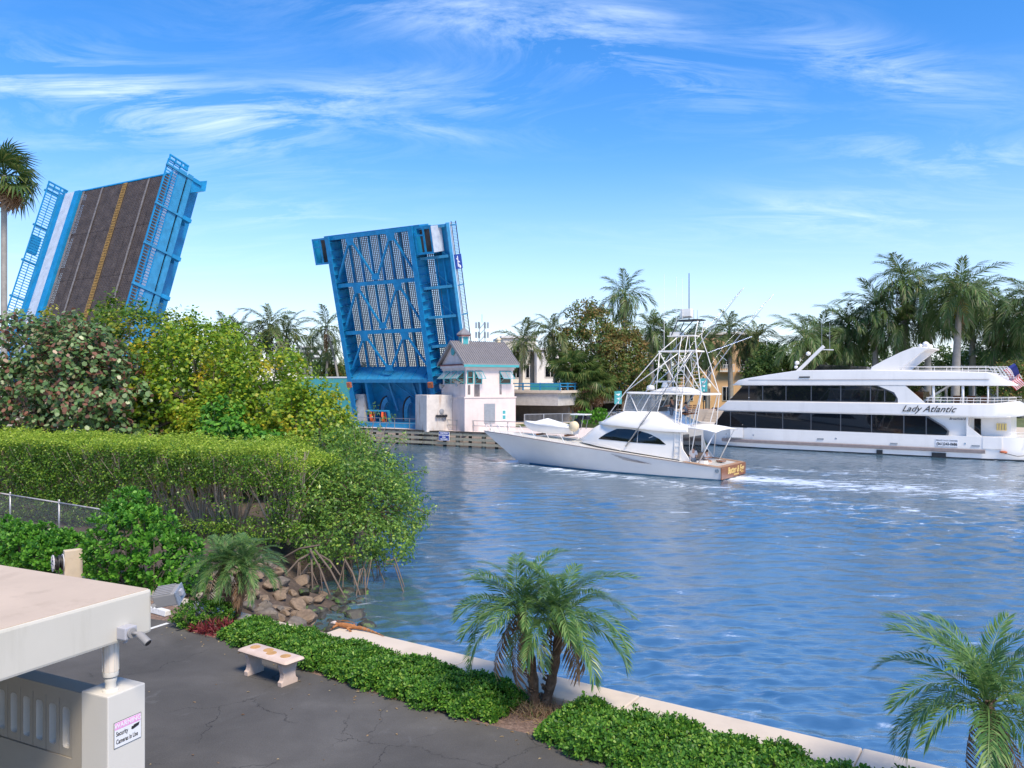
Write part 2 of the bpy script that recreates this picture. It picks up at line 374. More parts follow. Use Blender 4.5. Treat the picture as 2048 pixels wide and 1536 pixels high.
    g['iguana'] = PM('orange iguana skin', (.36, .145, .045), .7, 0, .3, 14, stain=(.22, .07, .02), stain_amt=.8, sscale=16)
    g['iguana_head'] = PM('pale iguana head', (.58, .48, .42), .7, 0, .15, 20)
    g['iguana_tail'] = PM('banded iguana tail', (.34, .21, .12), .7, 0, .4, 18, stain=(.05, .035, .03), stain_amt=.9, sscale=18)
    g['awning'] = PM('white awning underside', (.74, .73, .72), .7, 0, .03, 3)
    g['car_silver'] = PM('silver car paint', (.45, .46, .48), .25, .5, .03, 3)
    g['car_white'] = PM('white car paint', (.7, .7, .7), .25, 0, .03, 3)
    g['car_dark'] = PM('dark car paint', (.04, .045, .055), .25, .2, .03, 3)
    g['tyre'] = PM('tyre', (.02, .02, .02), .9, 0, .1, 8)
    g['brick_red'] = PM('brick paving', (.42, .24, .17), .9, 0, .15, 3)
    g['dome_light'] = PM('ribbed lamp glass', (.72, .64, .55), .25, 0, .06, 4)
    g['flag_red'] = PM('flag red', (.55, .02, .03), .8, 0, .05, 3)
    g['flag_white'] = PM('flag white', (.75, .75, .75), .8, 0, .03, 3)
    g['flag_blue'] = PM('flag blue', (.02, .035, .20), .8, 0, .05, 3)
    g['grass'] = PM('rough grass ground', (.10, .13, .05), .95, 0, .4, 1.2, stain=(.22, .18, .1), stain_amt=.6, sscale=.9)
    # tinted glass
    m, nt, b, N, L = newmat('dark tinted glass'); b.inputs['Base Color'].default_value = (.006, .008, .011, 1); b.inputs['Roughness'].default_value = .03
    b.inputs['Specular IOR Level'].default_value = .75; g['glass'] = m
    m, nt, b, N, L = newmat('clear vinyl panel'); N.remove(b)
    tr = N.new('ShaderNodeBsdfTransparent'); tr.inputs[0].default_value = (.86, .88, .9, 1); gl = N.new('ShaderNodeBsdfGlossy'); gl.inputs['Roughness'].default_value = .08
    df = N.new('ShaderNodeBsdfDiffuse'); df.inputs[0].default_value = (.7, .72, .75, 1)
    m1 = N.new('ShaderNodeMixShader'); m1.inputs[0].default_value = .10; m2 = N.new('ShaderNodeMixShader'); m2.inputs[0].default_value = .25
    L.new(tr.outputs[0], m1.inputs[1]); L.new(gl.outputs[0], m1.inputs[2]); L.new(m1.outputs[0], m2.inputs[1]); L.new(df.outputs[0], m2.inputs[2])
    L.new(m2.outputs[0], N['Material Output'].inputs[0]); g['vinyl'] = m
mats()
# ================================================================ setting
SW = Vector((.834, -.552, 0)); SWN = Vector((.552, .834, 0))     # along the seawall, and out to the water
SW0 = Vector((-3.4, 16.12, 0))                                      # outer corner of the seawall cap
def swp(s, off, z): p = SW0+SW*s+SWN*off; return Vector((p.x, p.y, z))

# ---- water
def build_water():
    ys = [7.0]
    while ys[-1] < 135: ys.append(ys[-1]*1.0042+.012)
    ys = np.array(ys); nx = 520
    tx = np.linspace(-.78, .86, nx)
    Yg, Tx = np.meshgrid(ys, tx, indexing='ij'); Xg = Tx*(Yg+3)
    Z = np.zeros_like(Xg); r = np.random.default_rng(3)
    cell = np.maximum(Yg*.0042, Yg*1.64/nx*.55)
    for i in range(96):
        lam = .18*(2.0/.18)**(r.random()**1.5)
        th = r.normal(1.45, .5)
        k = 2*math.pi/lam; a = .0105*lam**.82*(.4+1.1*r.random())*.62
        fade = np.clip(lam/(cell*3.2)-.6, 0, 1)
        ph = r.random()*6.28
        Z += a*fade*np.sin(k*(Xg*math.cos(th)+Yg*math.sin(th))+ph+.8*np.sin(.23*Xg+.31*Yg+ph))
    Z *= .64
    # calmer and rougher streaks
    Z *= .65+.55*(.5+.5*np.sin(.11*Xg+.19*Yg+1.3*np.sin(.05*Xg-.07*Yg)))
    # wake of the passing boat
    st = np.array([14.9, 54.4]); back = np.array([.82, -.57]); side = np.array([.57, .82])
    dx, dy = Xg-st[0], Yg-st[1]
    s = dx*back[0]+dy*back[1]; q = dx*side[0]+dy*side[1]
    foam = np.zeros_like(Z)
    w0 = 2.4+.20*np.clip(s, 0, 60)
    foam += np.clip(1.15-np.abs(q)/w0, 0, 1)*(s > -.4)*np.exp(-np.clip(s, 0, 99)/11)*.85
    s2 = s+19.5                                            # from the bow: diverging waves
    for sg in (-1, 1):
        c = 1.0+np.clip(s2, 0, 70)*.24
        ridge = np.exp(-((q*sg-c)/(0.5+.035*np.clip(s2, 0, 60)))**2)*(s2 > 0)*np.exp(-np.clip(s2, 0, 99)/30)
        Z += .11*ridge*np.clip(s2, 0, 1.5); foam += .40*ridge
        c2 = 3+np.clip(s2-6, 0, 70)*.32
        foam += .34*np.exp(-((q*sg-c2)/(1.2+.05*np.clip(s2, 0, 60)))**2)*(s2 > 6)*np.exp(-np.clip(s2, 0, 99)/40)
    foam += .5*np.exp(-((s2-1.0)/1.2)**2-(q/1.4)**2)
    foam += .30*np.exp(-((s-24)/16)**2-((q-2)/5)**2)
    # backwash along the seawall
    dsw = (Xg-SW0.x)*SWN.x+(Yg-SW0.y)*SWN.y
    ssw = (Xg-SW0.x)*SW.x+(Yg-SW0.y)*SW.y
    foam += .40*np.exp(-np.clip(dsw, 0, 99)/1.6)*(ssw > 3)*(dsw > -.3)*np.clip((ssw-3)/7, 0, 1.2)
    foam += .55*np.exp(-((Xg+3.2)**2+(Yg-17.5)**2)/1.0)
    n0, n1 = Xg.shape
    P = np.stack([Xg, Yg, Z], -1).reshape(-1, 3)
    idx = np.arange(n0*n1).reshape(n0, n1)
    Q = np.stack([idx[:-1, :-1], idx[:-1, 1:], idx[1:, 1:], idx[1:, :-1]], -1).reshape(-1, 4)
    m, nt, b, N, L = newmat('canal water')
    tc = N.new('ShaderNodeTexCoord'); co = tc.outputs['Object']
    b.inputs['Roughness'].default_value = .05; b.inputs['IOR'].default_value = 6.0
    at_ = N.new('ShaderNodeAttribute'); at_.attribute_name = 'foam'
    mp = N.new('ShaderNodeMapping'); mp.inputs['Rotation'].default_value = (0, 0, R(34)); mp.inputs['Scale'].default_value = (.45, 1, 1); L.new(co, mp.inputs[0])
    f1 = noise(N, L, 1.5, 8, .68, mp.outputs[0], .8); f2 = noise(N, L, .45, 4, .6, mp.outputs[0], .5)
    a1 = N.new('ShaderNodeMath'); a1.operation = 'MULTIPLY_ADD'; a1.inputs[1].default_value = .8; L.new(at_.outputs['Fac'], a1.inputs[0]); fk = N.new('ShaderNodeMath'); fk.operation = 'MULTIPLY_ADD'; fk.inputs[1].default_value = 1.9; fk.inputs[2].default_value = -.45; L.new(f1.outputs[0], fk.inputs[0]); L.new(fk.outputs[0], a1.inputs[2])
    a2 = N.new('ShaderNodeMath'); a2.operation = 'MULTIPLY_ADD'; a2.inputs[1].default_value = .35; L.new(f2.outputs[0], a2.inputs[0]); L.new(a1.outputs[0], a2.inputs[2])
    fm = N.new('ShaderNodeMapRange'); fm.inputs['From Min'].default_value = .88; fm.inputs['From Max'].default_value = 1.22; L.new(a2.outputs[0], fm.inputs['Value'])
    deep = ramp(N, [(.3, (.038, .088, .13)), (.7, (.065, .125, .175))]); L.new(f2.outputs[0], deep.inputs[0])
    mx = N.new('ShaderNodeMix'); mx.data_type = 'RGBA'; mx.inputs['B'].default_value = (.72, .80, .88, 1)
    L.new(fm.outputs[0], mx.inputs[0]); L.new(deep.outputs[0], mx.inputs['A']); L.new(mx.outputs['Result'], b.inputs['Base Color'])
    mr = N.new('ShaderNodeMapRange'); mr.inputs['To Min'].default_value = .05; mr.inputs['To Max'].default_value = .6; L.new(fm.outputs[0], mr.inputs['Value']); L.new(mr.outputs[0], b.inputs['Roughness'])
    mp2 = N.new('ShaderNodeMapping'); mp2.inputs['Rotation'].default_value = (0, 0, R(9)); mp2.inputs['Scale'].default_value = (.38, 1.35, 1); L.new(co, mp2.inputs[0])
    w1 = noise(N, L, 4.6, 5, .62, mp2.outputs[0], .35)
    bp = N.new('ShaderNodeBump'); bp.inputs['Strength'].default_value = .26; bp.inputs['Distance'].default_value = .075
    L.new(w1.outputs[0], bp.inputs['Height']); L.new(bp.outputs[0], b.inputs['Normal'])
    MAT['water'] = m
    me = np_mesh('canal_water', P, Q, m)
    a = me.attributes.new('foam', 'FLOAT', 'POINT'); a.data.foreach_set('value', foam.astype(np.float32).ravel())
    me.polygons.foreach_set('use_smooth', np.ones(len(Q), bool))
    o = link('canal_water', me); tag(o, 'choppy deep blue canal water with boat wake', kind='structure')
    o2 = MB().quad((-700, -200, -.35), (700, -200, -.35), (700, 900, -.35), (-700, 900, -.35)).build('open_water', m)
    tag(o2, kind='structure')
build_water()

# ---- near ground: mulch sheet, asphalt, seawall
zl = 1.39
o = MB().quad((-70, -12, zl), (16, -12, zl), (16, 3.0, zl), swp(16, -.74, zl), swp(.35, -.74, zl), swp(.35, -.5, zl), swp(-60, -.5, zl), (-70, 30, zl)).build('planting_bed', MAT['mulch'])
tag(o, kind='structure')
def asphalt_mat():
    m, nt, b, N, L = newmat('cracked asphalt'); b.inputs['Roughness'].default_value = .85
    tc = N.new('ShaderNodeTexCoord'); co = tc.outputs['Object']
    n1 = noise(N, L, .55, 5, .6, co, .3); n2 = noise(N, L, 45, 4, .7, co); n3 = noise(N, L, 2.4, 6, .65, co)
    r1 = ramp(N, [(.32, (.060, .056, .051)), (.55, (.088, .082, .075)), (.75, (.125, .118, .108))]); L.new(n1.outputs[0], r1.inputs[0])
    mx = N.new('ShaderNodeMix'); mx.data_type = 'RGBA'; mx.blend_type = 'OVERLAY'; mx.inputs[0].default_value = .35
    L.new(r1.outputs[0], mx.inputs['A']); r2 = ramp(N, [(.3, (.25, .25, .25)), (.7, (.75, .75, .75))]); L.new(n2.outputs[0], r2.inputs[0]); L.new(r2.outputs[0], mx.inputs['B'])
    # cracks: cell borders bent by noise, only where a second noise allows
    mpn = N.new('ShaderNodeVectorMath'); mpn.operation = 'MULTIPLY_ADD'; mpn.inputs[1].default_value = (.55, .55, 0); L.new(n3.outputs['Color'], mpn.inputs[0]); L.new(co, mpn.inputs[2])
    vo = N.new('ShaderNodeTexVoronoi'); vo.feature = 'DISTANCE_TO_EDGE'; vo.inputs['Scale'].default_value = .62; L.new(mpn.outputs[0], vo.inputs['Vector'])
    cr = N.new('ShaderNodeMapRange'); cr.inputs['From Min'].default_value = .0015; cr.inputs['From Max'].default_value = .007; cr.inputs['To Min'].default_value = 1; cr.inputs['To Max'].default_value = 0
    L.new(vo.outputs['Distance'], cr.inputs['Value'])
    gate = noise(N, L, .8, 3, .5, co); gr = N.new('ShaderNodeMapRange'); gr.inputs['From Min'].default_value = .47; gr.inputs['From Max'].default_value = .60; L.new(gate.outputs[0], gr.inputs['Value'])
    cm = N.new('ShaderNodeMath'); cm.operation = 'MULTIPLY'; L.new(cr.outputs[0], cm.inputs[0]); L.new(gr.outputs[0], cm.inputs[1])
    mc = N.new('ShaderNodeMix'); mc.data_type = 'RGBA'; mc.inputs['B'].default_value = (.026, .024, .022, 1)
    L.new(cm.outputs[0], mc.inputs[0]); L.new(mx.outputs['Result'], mc.inputs['A'])
    # pale scuffs
    sc_ = noise(N, L, 1.7, 7, .7, co, 1.2); sr = N.new('ShaderNodeMapRange'); sr.inputs['From Min'].default_value = .60; sr.inputs['From Max'].default_value = .78; sr.inputs['To Max'].default_value = .5; L.new(sc_.outputs[0], sr.inputs['Value'])
    ms = N.new('ShaderNodeMix'); ms.data_type = 'RGBA'; ms.inputs['B'].default_value = (.17, .17, .17, 1); L.new(sr.outputs[0], ms.inputs[0]); L.new(mc.outputs['Result'], ms.inputs['A'])
    L.new(ms.outputs['Result'], b.inputs['Base Color'])
    bp = N.new('ShaderNodeBump'); bp.inputs['Strength'].default_value = .35; bp.inputs['Distance'].default_value = .01
    hh = N.new('ShaderNodeMath'); hh.operation = 'SUBTRACT'; L.new(n2.outputs[0], hh.inputs[0]); L.new(cm.outputs[0], hh.inputs[1]); L.new(hh.outputs[0], bp.inputs['Height']); L.new(bp.outputs[0], b.inputs['Normal'])
    return m
MAT['asphalt'] = asphalt_mat()
za = 1.40
edge = [ground(345, 1243, za), ground(375, 1262, za), ground(440, 1278, za), ground(520, 1303, za), ground(620, 1345, za), ground(760, 1390, za), ground(900, 1432, za), ground(1060, 1468, za), ground(1150, 1502, za), ground(1240, 1534, za), Vector((3.4, 8.9, za)), Vector((9, 5.0, za))]
pts = [Vector((-40, -12, za)), Vector((9, -12, za))]+edge[::-1]+[Vector((-9.5, 17.6, za)), Vector((-40, 20.5, za))]
o = MB().quad(*pts).build('asphalt_pavement', MAT['asphalt']); tag(o, kind='structure')
# painted bay line
a_, b_ = ground(304, 1256, za+.004), ground(336, 1246, za+.004)
d_ = (a_-b_).normalized(); n_ = Vector((-d_.y, d_.x, 0))*.05
o = MB().quad(b_-n_, b_+n_, b_+d_*3+n_, b_+d_*3-n_).build('painted_bay_line', MAT['white_paint']); tag(o, kind='structure')
# seawall: wide cap along the canal with a short return, narrow cap running back behind the planting
def build_seawall():
    w = thing('seawall', 'cream concrete seawall cap running along the canal edge', 'seawall', (SW0.x, SW0.y, 0))
    sub = lambda p: Vector((p.x-SW0.x, p.y-SW0.y, p.z))
    def slab(s0, s1, o0, o1, z0, z1, name, mat, bv=.03):
        m = MB(); c = [sub(swp(s0, o0, z0)), sub(swp(s1, o0, z0)), sub(swp(s1, o1, z0)), sub(swp(s0, o1, z0))]
        m.prism(c, (0, 0, z1-z0)); return m.build(name, mat, w, bevel=bv)
    L_ = 26.0; n = 8
    for i in range(n): slab(i*L_/n+.004, (i+1)*L_/n-.004, -.80, 0, 1.22, 1.5, 'cap_section', MAT['cap'])
    slab(-9.5, -.004, -.80, -.48, 1.22, 1.497, 'narrow_cap', MAT['cap'])
    slab(0.05, L_, -.74, -.10, -1.2, 1.218, 'wall_face', MAT['seawall'], 0)
    slab(-9.5, .05, -.76, -.52, -1.2, 1.218, 'narrow_wall_face', MAT['seawall'], 0)
build_seawall()

# ---- left bank behind the narrow cap
shoreY = [10, 16.3, 18, 21, 24, 27, 31, 38, 46, 54, 60, 68, 90]
shoreX = [-4.2, -4.2, -4.0, -4.5, -5.3, -5.4, -5.2, -6.0, -9, -15, -22, -27, -30]
def shore_d(X, Y): return np.interp(Y, shoreY, shoreX)-X
def bank_z(X, Y):
    d = shore_d(X, Y)+.35*np.sin(1.7*Y)+.2*np.sin(4.1*Y+X)
    return np.clip(-.25+d*.52, -1.0, 1.36)+.04*np.sin(2.3*X)*np.cos(1.9*Y)
def build_bank():
    xs = np.linspace(-80, -2, 260); ysb = np.linspace(15.0, 72, 150)
    Yg, Xg = np.meshgrid(ysb, xs, indexing='ij'); Z = bank_z(Xg, Yg)
    s_ = (Xg-SW0.x)*SWN.x+(Yg-SW0.y)*SWN.y
    Z = np.where(s_ < -.46, 1.2, Z)
    P = np.stack([Xg, Yg, Z], -1).reshape(-1, 3); idx = np.arange(P.shape[0]).reshape(Xg.shape)
    Q = np.stack([idx[:-1, :-1], idx[:-1, 1:], idx[1:, 1:], idx[1:, :-1]], -1).reshape(-1, 4)
    me = np_mesh('canal_bank', P, Q, MAT['soil']); me.polygons.foreach_set('use_smooth', np.ones(len(Q), bool))
    tag(link('canal_bank', me), kind='structure')
build_bank()
# ---- far bank to the horizon
zf = 1.8
q = [(-2.5, 90), (14, 96.5), (26.5, 88.8), (72, 54), (260, -60), (1500, -60), (1500, 2500), (-1500, 2500), (-1500, 300), (-300, 160), (-60, 112), (-26, 100), (-18, 97)]
m = MB(); m.add([(x, y, zf) for x, y in q]+[(x, y, -1) for x, y in q], [tuple(range(len(q)))]+[(i, i+1, len(q)+i+1, len(q)+i) for i in range(4)]+[(10, 11, 24, 23), (11, 12, 25, 24), (12, 0, 13, 25)])
tag(m.build('far_bank', MAT['grass']), kind='structure')
# promenade paving along the quay
m = MB(); pv = [(-2.0, 90.5), (14, 97.0), (26.7, 89.3), (72, 54.5), (80, 66), (30, 101), (14, 107), (-4, 100)]
m.quad(*[(x, y, zf+.008) for x, y in pv]); tag(m.build('promenade', MAT['cap']), kind='structure')

# ---- riprap boulders
def rock_mesh(seed, n=16):
    import bmesh
    r = random.Random(seed); bm = bmesh.new()
    for i in range(n):
        v = Vector((r.gauss(0, 1), r.gauss(0, 1), r.gauss(0, 1))).normalized()*r.uniform(.8, 1.05)
        bm.verts.new((v.x, v.y*.8, v.z*.62))
    bmesh.ops.convex_hull(bm, input=bm.verts)
    for v in [v for v in bm.verts if not v.link_faces]: bm.verts.remove(v)
    bmesh.ops.bevel(bm, geom=list(bm.edges), offset=.06, segments=1, affect='EDGES')
    me = bpy.data.meshes.new('boulder'); bm.to_mesh(me); bm.free(); return me
def build_rocks():
    r = random.Random(12); k = 0; kinds = ['rock_tan', 'rock_grey', 'rock_pale', 'rock_moss']
    base = [[rock_mesh(100+i*10+j) for i in range(6)] for j in range(4)]
    for j in range(4):
        for me in base[j]: me.materials.append(MAT[kinds[j]])
    lab = {0: ('tan angular riprap boulder lying on the bank below the seawall', 'tan angular boulders in the riprap'), 1: ('grey brown riprap boulder lying on the bank below the seawall', 'grey brown boulders in the riprap'),
           2: ('pale pitted coral boulder against the narrow seawall cap', 'pale coral boulders'), 3: ('dark wet riprap boulder with green algae at the waterline', 'dark algae covered boulders')}
    spots = []
    for t in range(5200):
        x = r.uniform(-8.2, -3.2); y = r.uniform(16.0, 24.6)
        s_ = (x-SW0.x)*SWN.x+(y-SW0.y)*SWN.y; d = float(shore_d(np.array(x), np.array(y)))
        if s_ < -.12 or d < -.75 or d > 4.2 or x < -7.9: continue
        rad = r.uniform(.17, .42)
        if any((x-a)**2+(y-b)**2 < (rad*.66+c*.66)**2 for a, b, c in spots): continue
        spots.append((x, y, rad))
    for (x, y, rad) in spots:
        z = float(bank_z(np.array(x), np.array(y))); d = float(shore_d(np.array(x), np.array(y))); s_ = (x-SW0.x)*SWN.x+(y-SW0.y)*SWN.y
        j = 3 if d < .55+r.uniform(-.2, .5) else (2 if (s_ < .45 and r.random() < .5) else (0 if r.random() < .6 else 1))
        o = link('boulder', r.choice(base[j])); o.location = (x, y, max(z, -.1)+rad*.18); o.scale = (rad, rad, rad*r.uniform(.8, 1.1))
        o.rotation_euler = (r.uniform(-.35, .35), r.uniform(-.35, .35), r.uniform(0, 6.28))
        tag(o, lab[j][0], 'boulder', lab[j][1])
build_rocks()
# ================================================================ bascule bridge
TH = R(30); AX = Vector((math.sin(TH), math.cos(TH), 0)); TT = Vector((math.cos(TH), -math.sin(TH), 0)); ZZ = Vector((0, 0, 1))
def leaf_frame(t, org, y, z):
    t.matrix_world = basis(org, TT, y, z)
def grating(w0, w1, y0, y1, z, px, py, bw, bh, dp):
    m = MB(); x = w0
    while x <= w1+1e-6: m.box((x, (y0+y1)/2, z), (bw, y1-y0, dp)); x += px
    y = y0
    while y <= y1+1e-6: m.box(((w0+w1)/2, y, z-.012), (w1-w0, bh, dp*.7)); y += py
    return m
def railing_bars(m, x, y0, y1, z0, z1, step, w=.03):
    y = y0
    while y < y1: m.bar((x, y, z0), (x, y, z1), w, w, (0, 1, 0)); y += step
    return m

def build_right_leaf():
    ph = R(76.7); d = -AX*math.cos(ph)+ZZ*math.sin(ph); n = -AX*math.sin(ph)-ZZ*math.cos(ph)
    t = thing('bascule_leaf', 'raised blue bridge leaf showing its underside beside the control house', 'drawbridge leaf')
    leaf_frame(t, (-14.0, 90.6, 6.88), d, n)
    B, BL = MAT['blue'], MAT['blue_light']; Lf = 16.5; g = 5.85; D = 2.0; py = [0, 5.5, 11.0, 16.4]
    for sx in (-1, 1):
        m = MB(); x = sx*g
        m.box((x, 5.55, -D/2), (.05, 22.1, D)); gi = m.build('main_girder', B, t)
        f = MB().box((x, 5.55, .03), (.62, 22.2, .07)).build('bottom_flange', B, gi)
        MB().box((x, 5.55, -D-.03), (.5, 22.2, .06)).build('top_flange', B, gi)
        for i in range(24):
            y = -5.2+i*.92
            for q in (-1, 1): MB().box((x+q*.17, y, -D/2), (.28, .035, D-.06)).build('stiffener', B, gi)
    for i, y in enumerate(py):
        if i == 0: continue
        m = MB().box((0, y, -1.0), (2*g-.1, .05, 1.3)); fb = m.build('floor_beam', B, t)
        MB().box((0, y, -.33), (2*g-.1, .42, .06)).build('flange', B, fb)
    # bottom beam: broad sloping ribbed plate
    m = MB(); m.prism([(-g+.1, -.35, -.02), (-g+.1, .05, -.02), (-g+.1, 1.15, -1.8), (-g+.1, .75, -1.8)], (2*g-.2, 0, 0)); sb = m.build('transfer_beam', BL, t)
    for i in range(7):
        x = -4.9+i*1.6; m = MB(); m.prism([(x, .02, .03), (x, .12, .03), (x, 1.2, -1.76), (x, 1.1, -1.76)], (.07, 0, 0)); m.build('rib', B, sb)
    for i in range(7):
        x = -g+(i+1)*2*g/8
        MB().box((x, 8.6, -1.95), (.20, 15.6, .26)).build('stringer', B, t)
    for k in range(3):
        y0, y1 = py[k]+.3, py[k+1]-.25; z = -.42
        if k == 0: y0 = .9
        pts = [(-g+.3, y0+.3, z), (-2.9, y1, z), (0, y0, z), (2.9, y1, z), (g-.3, y0+.3, z)]
        for a, b in zip(pts[:-1], pts[1:]): MB().bar(a, b, .2, .2, (0, 0, 1)).build('lateral_brace', B, t)
        for (x, y, s) in ((-2.9, y1, -1), (2.9, y1, -1), (0, y0, 1)):
            MB().prism([(x-.62, y+.06, z+.12), (x+.62, y+.06, z+.12), (x+.38, y+s*.75, z+.12), (x-.38, y+s*.75, z+.12)], (0, 0, -.03)).build('gusset_plate', B, t)
    gr = grating(-6.5, 7.25, .4, Lf, -2.16, .25, .21, .105, .075, .10).build('deck_grating', MAT['grating_pale'], t); gr['kind'] = 'stuff'
    MB().box((0, Lf+.12, -1.35), (2*g+1.8, .22, 1.7)).build('tip_beam', B, t)
    # outriggers and walkway, right side (and a narrow one on the left)
    for i in range(6):
        y = .3+i*3.2
        MB().prism([(g+.05, y, -.75), (g+.05, y, -2.1), (9.3, y, -2.1), (9.3, y, -1.75)], (0, .06, 0)).build('bracket', B, t)
        MB().box((7.6, y+.03, -1.18), (3.3, .3, .05), Matrix.Rotation(R(15), 3, 'Y')).build('bracket_flange', BL, t)
        MB().prism([(-g-.05, y, -1.2), (-g-.05, y, -2.1), (-7.6, y, -2.1), (-7.6, y, -1.8)], (0, .06, 0)).build('bracket', B, t)
        if 0 < i < 5: MB().bar((9.1, y, -1.7), (7.0, y+1.6, -1.9), .05, .05).build('tie_rod', BL, t)
    MB().box((8.25, 8.3, -2.2), (2.1, 16.4, .06)).build('walkway_floor', B, t)
    for (x, z, w, h, mt) in ((7.25, -1.95, .1, .4, B), (8.35, -1.95, .1, .4, B)):
        MB().box((x, 8.3, z), (w, 16.4, h)).build('walkway_stringer', mt, t)
    MB().box((9.42, 8.3, -1.85), (.08, 16.6, .55)).build('fascia_beam', BL, t)
    MB().box((9.48, 8.3, -2.35), (.10, 16.6, .12)).build('fascia_pipe', MAT['blue_white'], t)
    MB().box((-7.7, 8.3, -1.95), (.1, 16.4, .5)).build('fascia_beam', B, t)
    MB().box((-7.1, 8.3, -2.2), (1.2, 16.4, .05)).build('walkway_floor', B, t)
    m = railing_bars(MB(), 9.5, .2, 16.6, -2.3, -3.35, .16, .035)
    rl = m.build('railing_balusters', MAT['steel_dark'], t); rl['kind'] = 'stuff'
    for z in (-3.38, -2.5): MB().box((9.5, 8.4, z), (.07, 16.6, .07)).build('railing_rail', MAT['steel_dark'], t)
    for i in range(6): MB().box((9.5, .3+3.2*i, -2.85), (.1, .1, 1.2)).build('railing_post', BL, t)
    # open guard boxes at the tip
    for sx in (-1, 1):
        x0, x1 = (6.25, 8.35) if sx > 0 else (-8.2, -6.25); y0, y1 = 13.7, 16.45; z0 = -.15
        fb = None
        m = MB()
        for x in (x0, x1, (x0+x1)/2+.1): m.box((x, (y0+y1)/2, z0), (.2, y1-y0, .1))
        for y in (y0, y1): m.box(((x0+x1)/2, y, z0-.002), (x1-x0+.2, .22, .1))
        m.box(((x0+x1)/2-.5, y0+1.9, z0-.004), ((x1-x0)/2, .16, .09))
        bx_ = m.build('tip_guard_frame', B, t)
        m = MB(); m.box(((x0+x1)/2, (y0+y1)/2, -1.15), (x1-x0, y1-y0, .06)); m.build('guard_back', MAT['grating'], bx_)
        m = MB(); m.box((x0 if sx < 0 else x0, (y0+y1)/2, -.7), (.05, y1-y0, 1.0)); m.box(((x0+x1)/2, y0-.09, -.7), (x1-x0, .05, 1.0)); m.build('guard_side', B, bx_)
        m = MB(); m.box(((x1 if sx > 0 else x1)+.12, (y0+y1)/2, -1.05), (.05, y1-y0, 1.9)); m.build('guard_panel', MAT['blue_white'] if sx > 0 else B, bx_)
    # tail below the trunnion
    MB().box((0, -3.2, -1.95), (2*g-.2, 5.2, .08)).build('tail_plate', B, t)
    for sx in (-1, 1):
        MB().box((sx*g, -.55, .15), (.55, .62, .42)).build('bumper_block', MAT['rust'], t)
        MB().box((sx*3.9, -2.9, -.9), (.3, 4.9, .9)).build('tail_web', BL if sx > 0 else B, t)
        # curved rack quadrants
        c = (sx*1.7+.4, -4.9, -.8); rr = 2.5
        arc = [(c[0]-rr*math.sin(a)*.55, c[1]+rr*1.05*math.cos(a), c[2]) for a in [R(5+i*10) for i in range(10)]]
        inn = [(c[0]-(rr-.45)*math.sin(a)*.5+.1, c[1]+(rr-.55)*1.05*math.cos(a), c[2]) for a in [R(5+i*10) for i in range(10)]]
        m = MB(); m.prism(arc+inn[::-1], (0, 0, -.35)); q = m.build('rack_quadrant', BL, t)
        MB().prism([(p[0]-.08, p[1]+.05, p[2]-.02) for p in arc]+[(p[0]-.2, p[1]+.14, p[2]-.02) for p in arc[::-1]], (0, 0, -.3)).build('gear_teeth', MAT['steel_dark'], q)
        MB().bar((c[0]+.1, -.5, -1.4), (c[0]+1.0, -3.9, -1.2), .22, .3).build('tail_strut', BL, t)
        MB().bar((sx*1.2-2.0, -.6, -1.6), (sx*1.2+1.0, -2.6, -1.6), .1, .1).build('tail_brace', B, t)
    # machinery wheels standing at the foot
    for dx in (-.8, .9):
        c = Vector((-2.0+dx, -4.4, .55)); rot = Matrix.Rotation(R(-62), 3, 'Y')
        w = MB().lathe([(.72, -.12), (.86, -.12), (.86, .12), (.72, .12)], c, 20, rot).build('machine_wheel', MAT['red_wheel'], t, smooth=True, sharp=40)
        MB().lathe([(.12, -.14), (.2, -.14), (.2, .14), (.12, .14)], c, 12, rot).build('hub', MAT['steel_dark'], w)
        m = MB()
        for k in range(5):
            a = k*2*math.pi/5; m.bar(c, c+rot @ Vector((.75*math.cos(a), .75*math.sin(a), 0)), .1, .08)
        m.build('spokes', MAT['red_wheel'], w)
    m = MB(); m.box((-1.9, -3.55, .55), (3.2, .1, .5)); m.box((-3.4, -4.4, .55), (.1, 1.7, .4)); m.box((-.3, -4.4, .55), (.1, 1.7, .4)); m.build('machine_frame', BL, t)
    # blue symbol sign on the railing
    sg = MB().box((9.62, 12.4, -2.75), (.06, 1.55, 1.3)).build('route_sign', MAT['sign_blue'], t)
    m = MB()
    for (a, b, w) in (((11.85, -2.55), (13.0, -2.62), .14), ((12.5, -2.6), (12.3, -2.95), .1), ((12.15, -2.55), (12.0, -2.85), .09), ((12.6, -2.6), (12.75, -2.35), .09)):
        m.bar((9.66, a[0], a[1]), (9.66, b[0], b[1]), w, .02, (1, 0, 0))
    m.lathe([(.08, -.01), (.16, -.01), (.16, .01), (.08, .01)], (9.66, 11.85, -2.9), 12, Matrix.Rotation(R(90), 3, 'Y'))
    m.build('sign_symbol', MAT['sign_white'], sg)
build_right_leaf()

